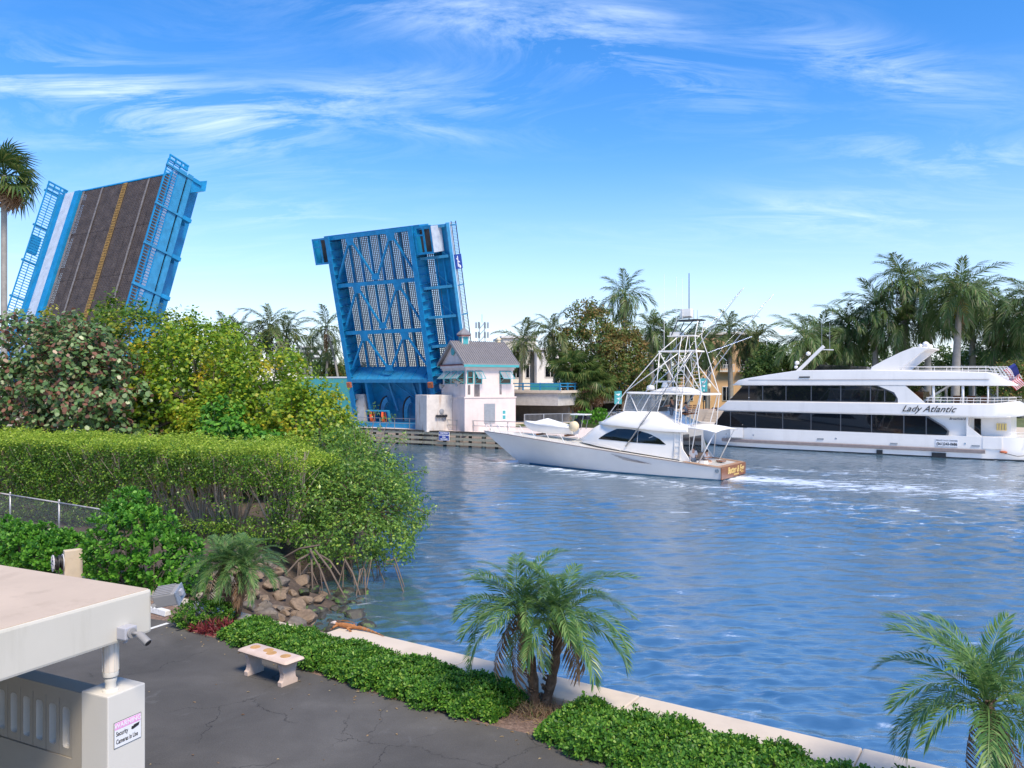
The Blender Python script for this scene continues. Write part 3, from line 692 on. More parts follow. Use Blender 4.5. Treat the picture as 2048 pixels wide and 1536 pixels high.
def build_left_leaf():
    ph = R(73); d = AX*math.cos(ph)+ZZ*math.sin(ph); n = -AX*math.sin(ph)+ZZ*math.cos(ph)
    Lf = 17.0; tip = Vector((-32.0, 66.1, 23.1)); org = tip-d*Lf
    t = thing('bascule_leaf', 'raised bridge leaf showing its dark grated roadway with yellow centre line', 'drawbridge leaf')
    leaf_frame(t, org, d, n); B, BL = MAT['blue'], MAT['blue_light']
    # grating in separate panels between lane lines
    for i in range(6):
        x0 = -6+i*2.0
        for k in range(4):
            y0 = k*Lf/4
            g_ = grating(x0+.02, x0+1.98, y0+.03, y0+Lf/4-.03, 0, .196, .152, .104, .066, .03).build('grating_panel', MAT['grating'], t)
    for x, mt, w in ((0, 'lane_yellow', .5), (-5.75, 'lane_white', .2), (-3.1, 'lane_white', .14), (3.1, 'lane_white', .14), (5.75, 'lane_white', .2)):
        q = grating(x-w/2, x+w/2, .1, Lf-.1, .075, w/3, .24, .05, .10, .03).build('lane_line', MAT[mt], t)
    for i in range(11):
        MB().box((-5.4+i*1.08, Lf/2, -.4), (.24, Lf-.2, .5)).build('stringer', MAT['steel_dark'], t)
    for y in (1, 5, 9, 13, 16.5): MB().box((0, y, -1.1), (12.4, .3, 1.0)).build('floor_beam', B, t)
    for sx in (-1, 1): MB().box((sx*5.6, Lf/2, -1.6), (.5, Lf, 2.0)).build('main_girder', B, t)
    MB().box((0, Lf+.05, -.35), (12.6, .12, .8)).build('tip_beam', B, t)
    # left walkway: pale panel with blue kerb
    MB().box((-6.45, Lf/2, .12), (.8, Lf, .3)).build('kerb', B, t)
    MB().box((-7.6, Lf/2, .16), (1.4, Lf, .08)).build('walkway_floor', MAT['blue_white'], t)
    MB().box((6.15, Lf/2, .1), (.2, Lf, .3)).build('kerb', B, t)
    MB().box((6.6, Lf/2, .16), (.66, Lf, .08)).build('walkway_floor', MAT['blue_white'], t)
    MB().box((-8.7, Lf/2, .12), (.8, Lf, .08)).build('walkway_edge', B, t)
    for sx, x in ((-1, -9.15), (1, 7.05)):
        m = railing_bars(MB(), x, .1, Lf+.3, .3, 1.35, .24, .06); r_ = m.build('railing_balusters', B, t); r_['kind'] = 'stuff'
        for z, w in ((1.38, .09), (.85, .05), (.3, .07)): MB().box((x, Lf/2+.1, z), (w, Lf+.5, w)).build('railing_rail', B, t)
        for z0, z1, dx, mt in ((.28, -.42, .0, BL), (-.55, -1.0, .06, BL)):
            MB().box((x+sx*dx, Lf/2, (z0+z1)/2), (.12, Lf+.2, z0-z1)).build('fascia_beam', mt, t)
        MB().box((x-sx*.12, Lf/2, -.45), (.05, Lf, .3)).build('fascia_shade_strip', MAT['steel_dark'], t)  # dark strip standing in for the shade between the two fascia beams
        for i in range(6):
            y = .3+i*3.3
            MB().box((x+sx*.1, y, .2), (.16, .16, 2.6)).build('railing_post', BL, t)
            MB().box((x+sx*.05, y, -1.35), (.45, .3, .75)).build('bracket_end', B, t)
            MB().prism([(sx*5.9, y, -2.2), (sx*5.9, y, -1.0), (x, y, -1.0), (x, y, -1.3)], (0, .1, 0)).build('bracket', B, t)
    # tip guard on the right and a locker on the left railing
    MB().prism([(6.3, Lf-1.3, -1.05), (7.2, Lf-1.3, -1.05), (7.2, Lf-.5, -2.3), (6.3, Lf-.5, -2.3), ], (0, .9, .1)).build('tip_guard', B, t)
    MB().box((-9.3, 11.8, .9), (.3, 1.6, .8)).build('railing_locker', B, t)
    for x in (7.1, -9.2):
        m = MB()
        for z in (-.3, .25, .8, 1.35): m.box((x, Lf+.45, z), (.10, .5, .10))
        for y in (Lf+.3, Lf+.65): m.box((x, y, .52), (.12, .12, 1.8))
        m.box((x, Lf+.45, -.15), (.06, .5, .3)); m.build('end_gate', B, t)
    # pier under it
    p = thing('bridge_pier', 'pale concrete bascule pier below the raised roadway leaf', 'bridge pier', (org.x, org.y, 0), -TH)
    MB().bbox(-10.5, 10.5, -16, -1.0, -1, 5.6).build('pier_wall', MAT['concrete'], p)
    MB().bbox(-11, 11, -60, -1.0, 5.6, 6.4).build('approach_deck', MAT['concrete'], p)
build_left_leaf()

# ---------------------------------------------------------------- right pier, fender and approach
FD = Vector((.85, -.527, 0)); FN = Vector((-.527, -.85, 0)); F0 = Vector((-10.7, 84.4, 0))
def fp(s, off, z): p = F0+FD*s+FN*off; return Vector((p.x, p.y, z))
def build_pier():
    t = thing('bridge_pier', 'pink concrete pier with blue ledge and railing under the underside leaf', 'bridge pier', (F0.x, F0.y, 0), math.atan2(FD.y, FD.x))
    # local x along the fender, y away from the canal
    MB().bbox(-13, 15, 1.2, 14, -1, 1.5).build('pier_base', MAT['house'], t)
    MB().bbox(-11.5, 3.5, 2.6, 4.2, 1.5, 2.05).build('blue_ledge', MAT['blue'], t)
    MB().bbox(-12.6, -10.6, 4.4, 12, 1.5, 5.2).build('pit_wall', MAT['concrete'], t)
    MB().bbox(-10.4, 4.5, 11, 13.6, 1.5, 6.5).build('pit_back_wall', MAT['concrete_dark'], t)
    for i in range(12):
        x = -12+i*2.1
        MB().tube([(x, 1.6, 1.5), (x, 1.6, 2.62)], .045, 6).build('railing_post', MAT['alu'], t)
    for z in (2.62, 2.1): MB().tube([(-12, 1.6, z), (14.5, 1.6, z)], .035, 6).build('railing_rail', MAT['alu'], t)
    f = thing('timber_fender', 'weathered timber fender with stacked walers in front of the bridge pier', 'fender', (F0.x, F0.y, 0), math.atan2(FD.y, FD.x))
    for k, (z, y) in enumerate(((1.28, 0), (.78, .03), (.30, .06))):
        for i in range(6):
            x0 = -14+i*5.2; MB().box((x0+2.6, y+.02*random.random(), z), (5.14, .3, .28)).build('waler', MAT['wood_old'], f, bevel=.02)
    MB().box((1.6, .25, 1.5), (31.2, .9, .08)).build('walkway_plank', MAT['wood_dark'], f)
    for i in range(20):
        x = -13.5+i*1.6; MB().tube([(x, .45, -1), (x+.03, .45, 1.46)], [.19, .17], 8).build('pile', MAT['wood_dark'], f, smooth=True)
    for i in range(10):
        x = -13.2+i*3.2; MB().box((x, .2, .55), (.24, .3, 1.1)).build('block', MAT['wood_old'], f)
    s = thing('caution_sign', 'blue and white boating caution sign on the timber fender', 'sign', fp(4.6, .32, 0), math.atan2(FD.y, FD.x))
    MB().box((0, 0, 1.05), (1.32, .04, .92)).build('sign_border', MAT['sign_white'], s)
    MB().box((0, -.024, 1.05), (1.24, .02, .84)).build('sign_face', MAT['sign_blue'], s)
    mt = Matrix.Rotation(R(90), 4, 'X')
    for i, (tx, sz) in enumerate((('CAUTION', .21), ('FAST MOVING DRAW', .135), ('SPAN', .17), ('NO WAKE', .19))):
        text('lettering', tx, sz, MAT['sign_white'], s, Matrix.Translation((0, -.038, 1.34-i*.2)) @ mt, bold=.008)
build_pier()

def build_control_house():
    t = thing('control_house', 'pink stucco bridge control house with grey metal gable roof and turquoise trim', 'control house', (-4.74, 82.0, 0), R(30))
    W, Dp = 5.6, 5.56; P = MAT['house']
    MB().bbox(-.25, W+.2, -.2, Dp+.2, 1.4, 4.95).build('lower_wall', P, t)
    MB().bbox(-.32, W+.27, -.27, Dp+.27, 4.95, 5.08).build('ledge', P, t)
    MB().bbox(-.12, W+.1, -.1, Dp+.1, 5.08, 6.38).build('parapet_band', P, t)
    MB().bbox(0, W, 0, Dp, 6.38, 8.0).build('upper_wall', P, t)
    MB().bbox(-.1, W+.1, -.1, Dp+.1, 7.86, 8.06).build('frieze', P, t)
    MB().bbox(-.22, W+.22, -.22, Dp+.22, 8.06, 8.34).build('cornice', P, t)
    MB().bbox(-.3, W+.3, -.3, Dp+.3, 8.345, 8.46).build('maroon_band', MAT['maroon'], t)
    # gable roof
    e, rz, ez = .5, 10.95, 8.5; mid = Dp/2
    g = MB(); g.prism([(-.06, -.2, ez), (-.06, Dp+.2, ez), (-.06, mid, rz-.12)], (W+.12, 0, 0)).build('gable_wall', P, t)
    for sy in (-1, 1):
        y0 = mid+sy*(mid+e)
        rf = MB().prism([(-e, mid, rz), (-e, y0, ez), (-e, y0, ez-.1), (-e, mid, rz-.1)], (W+2*e, 0, 0)).build('roof_slope', MAT['roof'], t)
        m = MB()
        for i in range(27):
            x = -e+.05+i*(W+2*e-.1)/26; m.bar((x, mid, rz+.04), (x, y0, ez+.04), .06, .11)
        q = m.build('standing_seams', MAT['roof'], rf)
        MB().bbox(-e+.05, W+e-.05, min(y0, y0-sy*.08), max(y0, y0-sy*.08), ez-.34, ez-.1).build('eave_fascia', MAT['teal'], t)
        for x in (-e+.02, W+e-.02):
            MB().bar((x, mid, rz-.16), (x, y0, ez-.16), .06, .16).build('rake_trim', MAT['roof'], t)
    MB().lathe([(.02, 0), (.42, 0), (.42, .06), (.3, .1), (.02, .1)], (-.13, mid, 9.85), 20, Matrix.Rotation(R(-90), 3, 'Y')).build('gable_medallion', MAT['teal'], t)
    # cupola
    c = Vector((1.15, mid, 0)); cu = MB().bbox(c.x-.42, c.x+.42, c.y-.42, c.y+.42, 10.2, 11.65).build('cupola', P, t)
    MB().lathe([(.82, 11.62), (.82, 11.75), (.1, 12.35), (.02, 12.4)], (c.x, c.y, 0), 8).build('cupola_roof', MAT['roof'], cu)
    MB().lathe([(.7, 11.52), (.78, 11.52), (.78, 11.62), (.7, 11.62)], (c.x, c.y, 0), 8).build('cupola_trim', MAT['maroon'], cu)
    MB().bbox(c.x-.3, c.x+.3, c.y-.46, c.y-.425, 10.6, 11.4).build('cupola_louvre', MAT['teal'], cu)
    MB().bbox(c.x-.46, c.x-.425, c.y-.3, c.y+.3, 10.6, 11.4).build('cupola_louvre', MAT['teal'], cu)
    MB().lathe([(.1, 10.9), (.22, 10.95), (.2, 11.2), (.3, 11.25), (.02, 11.6)], (W-.2, mid, 0), 8).build('ridge_finial', MAT['cream_dome'], t)
    # windows: gable side (x=0 face) three, long side one pair at the left and one at the right, each with a propped shutter
    def window(face, u0, u1, sh):
        def pt(u, off, z): return Vector((u, -off, z)) if face == 'y' else Vector((-off, u, z))
        def slab(u0, u1, o0, o1, z0, z1):
            a, b = pt(u0, o0, z0), pt(u1, o1, z1)
            return MB().bbox(min(a.x, b.x), max(a.x, b.x), min(a.y, b.y), max(a.y, b.y), z0, z1)
        w = slab(u0, u1, .002, .03, 6.48, 7.74).build('window', MAT['glass'], t)
        m = MB()
        for a, b, z0, z1 in ((u0, u0+.09, 6.48, 7.74), (u1-.09, u1, 6.48, 7.74), (u0, u1, 6.42, 6.5), (u0, u1, 7.7, 7.78), (u0, u1, 7.06, 7.12)):
            p, q = pt(a, .001, z0), pt(b, .07, z1); m.bbox(min(p.x, q.x), max(p.x, q.x), min(p.y, q.y), max(p.y, q.y), z0, z1)
        m.build('frame', MAT['teal'], w)
        if sh:
            top = 7.72; ln = 1.15; ang = R(48)
            a, b = pt(u0, .08, top), pt(u1, .08, top); o_ = Vector((0, -1, 0)) if face == 'y' else Vector((-1, 0, 0))
            dn = o_*math.sin(ang)*ln+Vector((0, 0, -math.cos(ang)*ln))
            m = MB()
            for p, q in ((a, a+dn), (b, b+dn), (a, b), (a+dn, b+dn), ((a+b)/2, (a+b)/2+dn)): m.bar(p, q, .05, .05)
            m.build('shutter_frame', MAT['teal'], w)
            m = MB(); nrm = (b-a).cross(dn).normalized()*.015; m.prism([a, b, b+dn, a+dn], nrm); m.build('shutter_panel', MAT['vinyl'], w)
            MB().bar(a+dn, pt(u0, .05, 6.5), .03, .03).build('shutter_stay', MAT['teal'], w)
    for u0, sh in ((.35, True), (2.0, True), (3.7, True)): window('x', u0, u0+1.35, sh)
    window('y', .12, .85, False); window('y', 1.0, 1.85, True); window('y', W-1.65, W-.3, True)
    # things fixed to the walls
    MB().bbox(2.0, 3.3, -.235, -.203, 2.3, 4.35).build('louvre_door', MAT['alu'], t)
    MB().bbox(4.15, 4.6, -.23, -.203, 2.6, 3.7).build('notice_board', MAT['sign_white'], t)
    MB().bbox(4.2, 4.55, -.24, -.232, 3.25, 3.6).build('notice_print', MAT['teal'], t)
    MB().bbox(4.2, 4.55, -.24, -.232, 2.7, 3.1).build('notice_print', MAT['teal'], t)
    for (x0, x1, z0, z1) in ((.9, 1.55, 5.1, 6.36), (.15, .45, 5.3, 6.3), (3.9, 4.15, 5.3, 6.36)):
        MB().bbox(x0, x1, -.108, -.102, z0, z1).build('mould_stain', MAT['mould'], t)
    # buttress block with lamps
    bk = MB().bbox(-3.2, -.26, 2.7, 5.7, 1.4, 5.25).build('side_block', MAT['house_stain'], t, bevel=.05)
    for (x, z, r_) in ((-1.5, 3.55, .26), (-1.2, 2.75, .2)):
        MB().lathe([(.05, -.25), (r_, -.1), (r_, 0), (.05, .02)], (x, 2.62, z), 12, Matrix.Rotation(R(90), 3, 'X')).build('spotlight', MAT['galv'], bk)
    for i in range(4): MB().lathe([(.05, -.2), (.15, -.1), (.15, .12), (.05, .14)], (-2.1+i*.33, 2.5, 3.05), 10, Matrix.Rotation(R(90), 3, 'X')).build('navigation_light', MAT['black'], bk)
    for (y, z) in ((.8, 6.5), (4.6, 6.2)):
        MB().lathe([(.04, -.1), (.3, .35), (.32, .4), (.02, .3)], (-.35, y, z), 12, Matrix.Rotation(R(-100), 3, 'Y')).build('horn_speaker', MAT['galv'], t)
build_control_house()

def build_approach():
    # concrete approach span behind the control house, running back along the bridge axis
    t = thing('bridge_approach', 'concrete approach span with blue railing behind the control house', 'bridge approach', (4.3, 96.0, -.75), -TH)
    MB().bbox(-24, 2.4, -2, 60, 4.6, 6.1).build('span_beam', MAT['concrete'], t)
    MB().bbox(-24, 2.9, -2.2, 60, 6.1, 6.4).build('deck_slab', MAT['cap'], t)
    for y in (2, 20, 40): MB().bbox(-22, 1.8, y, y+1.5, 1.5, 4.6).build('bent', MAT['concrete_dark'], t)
    for i in range(14): MB().bbox(2.55, 2.7, -2+i*2, -1.85+i*2, 6.4, 7.3).build('railing_post', MAT['blue_light'], t)
    for z in (6.8, 7.15): MB().bbox(2.56, 2.68, -2, 26, z, z+.12).build('railing_rail', MAT['blue_light'], t)
    for i in range(11): MB().bbox(-23+i*2.3, -22.85+i*2.3, -2.15, -2.05, 6.4, 7.3).build('railing_post', MAT['blue_light'], t)
    for z in (6.8, 7.15): MB().bbox(-23, 2.6, -2.16, -2.04, z, z+.12).build('railing_rail', MAT['blue_light'], t)
    MB().bbox(-1.5, 2.5, -1.6, -1.5, 6.42, 7.2).build('railing_tarp', MAT['teal'], t)
build_approach()
# ================================================================ boats
def mirror_ring(pts): return [Vector(p) for p in pts]+[Vector((p[0], -p[1], p[2])) for p in pts[::-1]]
def interp(xs, ys): return lambda x: float(np.interp(x, xs, ys))
TXS = basis((0, 0, 0), (-1, 0, 0), (0, 0, 1), (0, 1, 0))        # lettering on the port side
TXA = basis((0, 0, 0), (0, -1, 0), (0, 0, 1), (-1, 0, 0))       # lettering on the stern

def person(name, label, joints, radii, edges, clothes, loc, rz, hair=True, group=None, parent_things=None):
    """one continuous skinned body; clothes are thicker shells over chosen bones"""
    t = thing(name, label, 'person', loc, rz, group)
    def skin(nm, js, es, mat, grow=0):
        used = sorted({i for e in es for i in e}); mp = {j: k for k, j in enumerate(used)}
        me = bpy.data.meshes.new(nm); me.from_pydata([joints[j] for j in used], [(mp[a], mp[b]) for a, b in es], [])
        o = bpy.data.objects.new('tmp', me); COL.objects.link(o)
        md = o.modifiers.new('s', 'SKIN'); md.use_smooth_shade = True
        for k, j in enumerate(used):
            sv = me.skin_vertices[0].data[k]; r_ = radii[j]+grow; sv.radius = (r_, r_); sv.use_root = (k == 0)
        sd = o.modifiers.new('u', 'SUBSURF'); sd.levels = 2; sd.render_levels = 2
        dg = bpy.context.evaluated_depsgraph_get(); dg.update()
        out = bpy.data.meshes.new_from_object(o.evaluated_get(dg)); bpy.data.objects.remove(o)
        out.materials.clear(); out.materials.append(mat); out.name = nm
        out.polygons.foreach_set('use_smooth', [True]*len(out.polygons))
        return link(nm, out, t)
    skin('body', joints, edges, MAT['skin'])
    for nm, es, mat in clothes: skin(nm, joints, es, MAT[mat], .018)
    h = Vector(joints['head'] if isinstance(joints, dict) else joints[HEAD])
    MB().lathe([(.02, .13), (.075, .105), (.105, .04), (.108, -.02), (.09, -.05)], h+Vector((-.012, 0, .02)), 12).build('hair', MAT['hair'], t, smooth=True)
    m = MB()
    m.box(h+Vector((.10, 0, -.02)), (.04, .03, .05)); nose = m.build('nose', MAT['skin'], t)
    for s in (-1, 1): MB().lathe([(.004, -.01), (.014, 0), (.004, .012)], h+Vector((.088, s*.036, .012)), 6).build('eye', MAT['hair'], t)
    return t
HEAD = 4
# joint order: 0 pelvis 1 waist 2 chest 3 neck 4 head 5/8 shoulders 6/9 elbows 7/10 hands 11/14 hips 12/15 knees 13/16 ankles 17/18 toes
BONES = [(0, 1), (1, 2), (2, 3), (3, 4), (2, 5), (5, 6), (6, 7), (2, 8), (8, 9), (9, 10), (0, 11), (11, 12), (12, 13), (13, 17), (0, 14), (14, 15), (15, 16), (16, 18), (4, 19), (7, 20), (10, 21)]
RAD = [.13, .12, .14, .055, .10, .065, .05, .036, .065, .05, .036, .09, .065, .045, .09, .065, .045, .035, .035, .07, .022, .022]
def seated(lean=0, arm=(.35, .25)):
    j = [(0, 0, .50), (0, 0, .66), (lean*.5, 0, .90), (lean*.8, 0, 1.04), (lean+.02, 0, 1.16)]
    for s in (1, -1): j += [(lean*.5, s*.19, .98), (lean*.4+.08, s*.24, .74), (arm[0], s*.18, .70+arm[1]*.2)]
    for s in (1, -1): j += [(.05, s*.09, .48), (.44, s*.11, .50), (.46, s*.11, .10)]
    j += [(.58, .11, .05), (.58, -.11, .05), (lean+.02, 0, 1.24), (arm[0]+.08, .17, .70+arm[1]*.2), (arm[0]+.08, -.17, .70+arm[1]*.2)]
    return j
def standing(arm=.3):
    j = [(0, 0, .94), (0, 0, 1.08), (0, 0, 1.34), (.01, 0, 1.50), (.03, 0, 1.62)]
    for s in (1, -1): j += [(0, s*.20, 1.43), (.06, s*.25, 1.16), (arm, s*.2, 1.08)]
    for s in (1, -1): j += [(0, s*.09, .90), (.02, s*.10, .50), (-.02, s*.10, .09)]
    j += [(.12, .1, .04), (.12, -.1, .04), (.03, 0, 1.70), (arm+.08, .19, 1.08), (arm+.08, -.19, 1.08)]
    return j
TORSO = [(0, 1), (1, 2), (2, 5), (2, 8)]; SLEEVE = [(5, 6), (8, 9)]; LEGS = [(0, 11), (11, 12), (0, 14), (14, 15)]; FULL_LEGS = LEGS+[(12, 13), (15, 16)]

SF0 = Vector((15.15, 54.6, 0)); SFR = math.atan2(.571, -.821)
def sf_world(p):
    c, s = math.cos(SFR), math.sin(SFR); return Vector((SF0.x+p[0]*c-p[1]*s, SF0.y+p[0]*s+p[1]*c, p[2]))
def build_sportfish():
    t = thing('sportfishing_boat', 'white sportfishing boat with tall tuna tower and outriggers under way', 'motor boat', SF0, SFR)
    W, HU = MAT['white_gel'], MAT['hull']
    Bs = interp([0, 2, 5, 9, 12, 14, 16, 18, 19.6, 20.8, 21.3], [2.40, 2.52, 2.62, 2.6, 2.42, 2.16, 1.75, 1.18, .68, .24, .03])
    Ws = interp([0, 4, 9, 12, 14, 15.5, 16.8, 17.7, 21.3], [2.22, 2.3, 2.08, 1.62, 1.1, .66, .28, .02, .02])
    Zs = interp([0, 2.76, 5.5, 8.1, 11, 13.9, 18, 21.3], [.84, 1.1, 1.34, 1.59, 1.84, 2.08, 2.36, 2.47])
    Zk = interp([0, 12, 15.5, 17.7, 18.6, 19.6, 20.6, 21.3], [-.7, -.7, -.5, .0, .62, 1.28, 1.95, 2.42])
    xs = [0, 1, 2.5, 4.5, 7, 9, 11, 12.5, 14, 15.3, 16.5, 17.4, 18.1, 18.8, 19.5, 20.2, 20.8, 21.25]
    rings = []
    for x in xs:
        b, w, zs, zk = Bs(x), Ws(x), Zs(x), Zk(x); f = np.clip((x-5)/11, 0, 1)
        lo = max(zk, .0); lo2 = lo+(zs-lo)*.34; lo3 = lo+(zs-lo)*.68
        mid = lambda k: w+(b-w)*(k**(1+1.3*f))
        rings.append(mirror_ring([(x, .0, zk), (x, w*.55, zk+(lo-zk)*.45), (x, w, lo), (x, mid(.34), lo2), (x, mid(.68), lo3), (x, b, zs)]))
    hull = MB().loft([r_ for r_ in rings], closed=False).build('hull', HU, t, smooth=True, sharp=55)
    MB().loft([[Vector((p[0], p[1]*1.012, p[2])) for p in (r_[1], r_[2], r_[3] if x > 99 else Vector((r_[2].x, r_[2].y+(r_[3].y-r_[2].y)*.16, r_[2].z+(r_[3].z-r_[2].z)*.16)))] for r_, x in zip(rings[:11], xs)], closed=False).build('boot_stripe', MAT['boot_blue'], hull, smooth=True)
    for s in (1, -1):
        MB().tube([(x, s*(Bs(x)+.02), Zs(x)) for x in xs], .035, 6).build('rub_rail', MAT['grey_stripe'], hull, smooth=True)
        MB().tube([(x, s*(Bs(x)+.03), Zs(x)-.015) for x in np.linspace(14, 21.2, 10)], .012, 4).build('sheer_line', MAT['chrome'], hull)
    # side vents near the house: nested slanted outlines
    ang = lambda x, z: Vector((x, Ws(x)+(Bs(x)-Ws(x))*(z/Zs(x))+.03, z))
    for i, (x0, x1, z0, z1) in enumerate(((8.0, 4.9, 1.38, .83), (7.75, 5.1, 1.27, .85), (7.45, 5.4, 1.16, .86), (7.2, 5.6, 1.06, .87))):
        MB().tube([ang(x0, z0), ang((x0+x1)/2, (z0+z1)/2-.02), ang(x1, z1-.0)], .011, 5).build('vent_louvre', MAT['grey_stripe'], hull)
    # transom
    tr = MB().prism([(-.02, 2.40, .05), (-.02, -2.40, .05), (-.02, -2.42, .86), (-.02, 2.42, .86)], (-.05, 0, 0)).build('transom_panel', MAT['teak'], t)
    text('lettering', 'Butter & Egg', .62, MAT['gold'], tr, Matrix.Translation((-.08, -.35, .53)) @ TXA, shear=.35, bold=.012, extrude=.006, sx=1.0)
    text('lettering', 'OCEAN RIDGE', .15, MAT['gold'], tr, Matrix.Translation((-.08, -.45, .20)) @ TXA, bold=.004, extrude=.006)
    MB().bbox(-.12, .0, -2.2, 2.2, -.25, .0).build('swim_step', MAT['boot_blue'], t)
    # exhaust port
    MB().lathe([(.08, -.02), (.15, -.02), (.15, .02), (.08, .02)], (.25, 2.37, .62), 14, Matrix.Rotation(R(90), 3, 'X')).build('hawse_pipe', MAT['chrome'], hull)
    # deck and covering boards
    def deck_ring(x, k=1.0, up=.0): return [Vector((x, y*Bs(x)*k, Zs(x)+up+.07*(1-(y)**2))) for y in (-1, -.5, 0, .5, 1)]
    MB().loft([deck_ring(x) for x in xs if x >= 2.5]+[], closed=False).build('foredeck', W, t, smooth=True)
    for s in (1, -1): MB().prism([(0, s*2.40, .86), (2.6, s*2.53, 1.10), (2.6, s*2.1, 1.10), (0, s*2.0, .86)], (0, 0, .03)).build('covering_board', MAT['teak_deck'], t)
    MB().bbox(0, .42, -2.3, 2.3, .845, .885).build('transom_board', MAT['teak_deck'], t)
    MB().bbox(0, 3.4, -2.1, 2.1, .28, .33).build('cockpit_sole', MAT['teak_deck'], t)
    for s in (1, -1): MB().bbox(0, 2.6, s*2.12-.02, s*2.12+.02, .3, .9).build('cockpit_lining', W, t)
    # house
    st = [(11.7, .7, .55, 2.2, 2.22), (11.0, 1.35, 1.05, 2.0, 2.62), (10.2, 1.75, 1.4, 1.95, 3.12), (9.4, 2.0, 1.68, 1.85, 3.5), (8, 2.12, 1.86, 1.7, 3.45), (6, 2.16, 1.95, 1.5, 3.28), (4, 2.16, 2.02, 1.3, 3.14), (2.95, 2.16, 2.06, 1.2, 3.1)]
    MB().loft([mirror_ring([(x, wb, zb), (x, wb*.99, (zb+zt)/2), (x, wt, zt-.08), (x, wt-.2, zt)]) for x, wb, wt, zb, zt in st]).build('deckhouse', W, t, smooth=True, sharp=50)
    # aft fins of the house side
    for s in (1, -1):
        MB().prism([(3.0, s*2.05, 3.05), (3.0, s*2.15, 1.15), (2.15, s*2.2, 1.12), (2.75, s*2.14, 1.9), (2.95, s*2.1, 2.6)], (0, -s*.1, 0)).build('house_wing', W, t)
        wp = [(9.35, 2.38), (8.75, 2.80), (7.9, 3.16), (7.0, 3.19), (6.1, 3.09), (5.2, 2.88), (4.5, 2.58), (4.0, 2.2), (6.2, 2.25), (8.0, 2.33)]
        def onside(x, z):
            k = np.interp(x, [2.95, 4, 6, 8, 9.4, 10.2], [2.16, 2.16, 2.16, 2.12, 2.0, 1.75]); wt = np.interp(x, [2.95, 4, 6, 8, 9.4, 10.2], [2.06, 2.02, 1.95, 1.86, 1.68, 1.4])
            zb = np.interp(x, [2.95, 4, 6, 8, 9.4, 10.2], [1.2, 1.3, 1.5, 1.7, 1.85, 1.95]); zt = np.interp(x, [2.95, 4, 6, 8, 9.4, 10.2], [3.1, 3.14, 3.28, 3.45, 3.5, 3.12])-.08
            zm = (zb+zt)/2
            y = k+(k*.99-k)*(z-zb)/(zm-zb) if z < zm else k*.99+(wt-k*.99)*(z-zm)/(zt-zm)
            return Vector((x, s*(y+.022), z))
        # saloon side glass as a strip of small quads following the side
        top = interp([4.0, 4.5, 5.2, 6.1, 7.0, 7.9, 8.75, 9.35], [2.22, 2.58, 2.88, 3.09, 3.19, 3.16, 2.80, 2.40]); bot = interp([4.0, 6.2, 8.0, 9.35], [2.2, 2.25, 2.33, 2.38])
        for (xa, xb) in ((4.0, 6.15), (6.19, 9.35)):
            xx = np.linspace(xa, xb, 14); m = MB(); m.loft([[onside(x, bot(x)+(top(x)-bot(x))*k) for k in (0, .3, .55, .8, 1)] for x in xx], closed=False); m.build('saloon_window', MAT['glass'], t, smooth=True)
    # aft bulkhead with door and windows
    MB().bbox(2.9, 2.96, -2.0, 2.0, .35, 3.05).build('aft_bulkhead', W, t)
    MB().bbox(2.86, 2.895, .75, 1.75, .5, 2.9).build('saloon_door', MAT['glass'], t)
    MB().bbox(2.86, 2.895, -1.5, .55, 1.5, 2.7).build('aft_window', MAT['glass'], t)
    # flybridge coaming
    cs = [(10.0, .8, .6, 3.42, 3.46), (9.5, 1.55, 1.2, 3.46, 3.66), (9.0, 1.95, 1.5, 3.44, 3.86), (8.4, 2.15, 1.62, 3.42, 4.1), (7.5, 2.28, 1.62, 3.38, 4.46), (6.2, 2.34, 1.66, 3.28, 4.47), (4.9, 2.36, 1.7, 3.16, 4.45), (4.1, 2.36, 1.95, 3.12, 4.02), (3.1, 2.34, 2.05, 3.10, 3.62), (2.4, 2.28, 2.1, 3.12, 3.52)]
    MB().loft([mirror_ring([(x, wb, zb), (x, wb+.01, zb+.16), (x, (wb+wt)/2+.10, zb+(zt-zb)*.55), (x, wt, zt-.03), (x, wt-.15, zt)]) for x, wb, wt, zb, zt in cs]).build('flybridge', W, t, smooth=True, sharp=60)
    MB().loft([[Vector((x, y*2.15, z+.16*(1-(y)**2))) for y in (-1, -.5, 0, .5, 1)]+[Vector((x, y*2.15, z-.06+.14*(1-(y)**2))) for y in (1, .5, 0, -.5, -1)] for x, z in ((2.6, 3.45), (1.8, 3.42), (1.0, 3.32), (.4, 3.2))]).build('cockpit_awning', MAT['awning'], t, smooth=True)
    # hardtop
    ht = MB().loft([mirror_ring([(x, w*.96, z), (x, w, z+.06), (x, w*.9, z+.13)]) for x, w, z in ((1.4, 1.6, 5.63), (1.6, 1.75, 5.64), (6.8, 1.8, 5.68), (7.3, 1.6, 5.7), (7.45, 1.2, 5.72))]).build('hardtop', W, t, smooth=True, sharp=50)
    MB().loft([mirror_ring([(x, w, 5.78), (x, w*.85, 5.78+h*.7), (x, w*.4, 5.78+h)]) for x, w, h in ((5.9, .9, .06), (5.2, 1.15, .3), (4.2, 1.2, .42), (3.2, 1.15, .38), (2.5, .9, .1))]).build('hardtop_dome', W, ht, smooth=True)
    MB().box((5.0, 0, 6.58), (1.5, .16, .12)).build('radar_array', W, ht); MB().lathe([(.28, 6.15), (.18, 6.45), (.16, 6.52)], (5.0, 0, 0), 12).build('radar_pedestal', W, ht)
    MB().lathe([(.02, 6.5), (.25, 6.42), (.3, 6.25), (.28, 6.1)], (5.9, .5, -.15), 12).build('satellite_dome', W, ht, smooth=True)
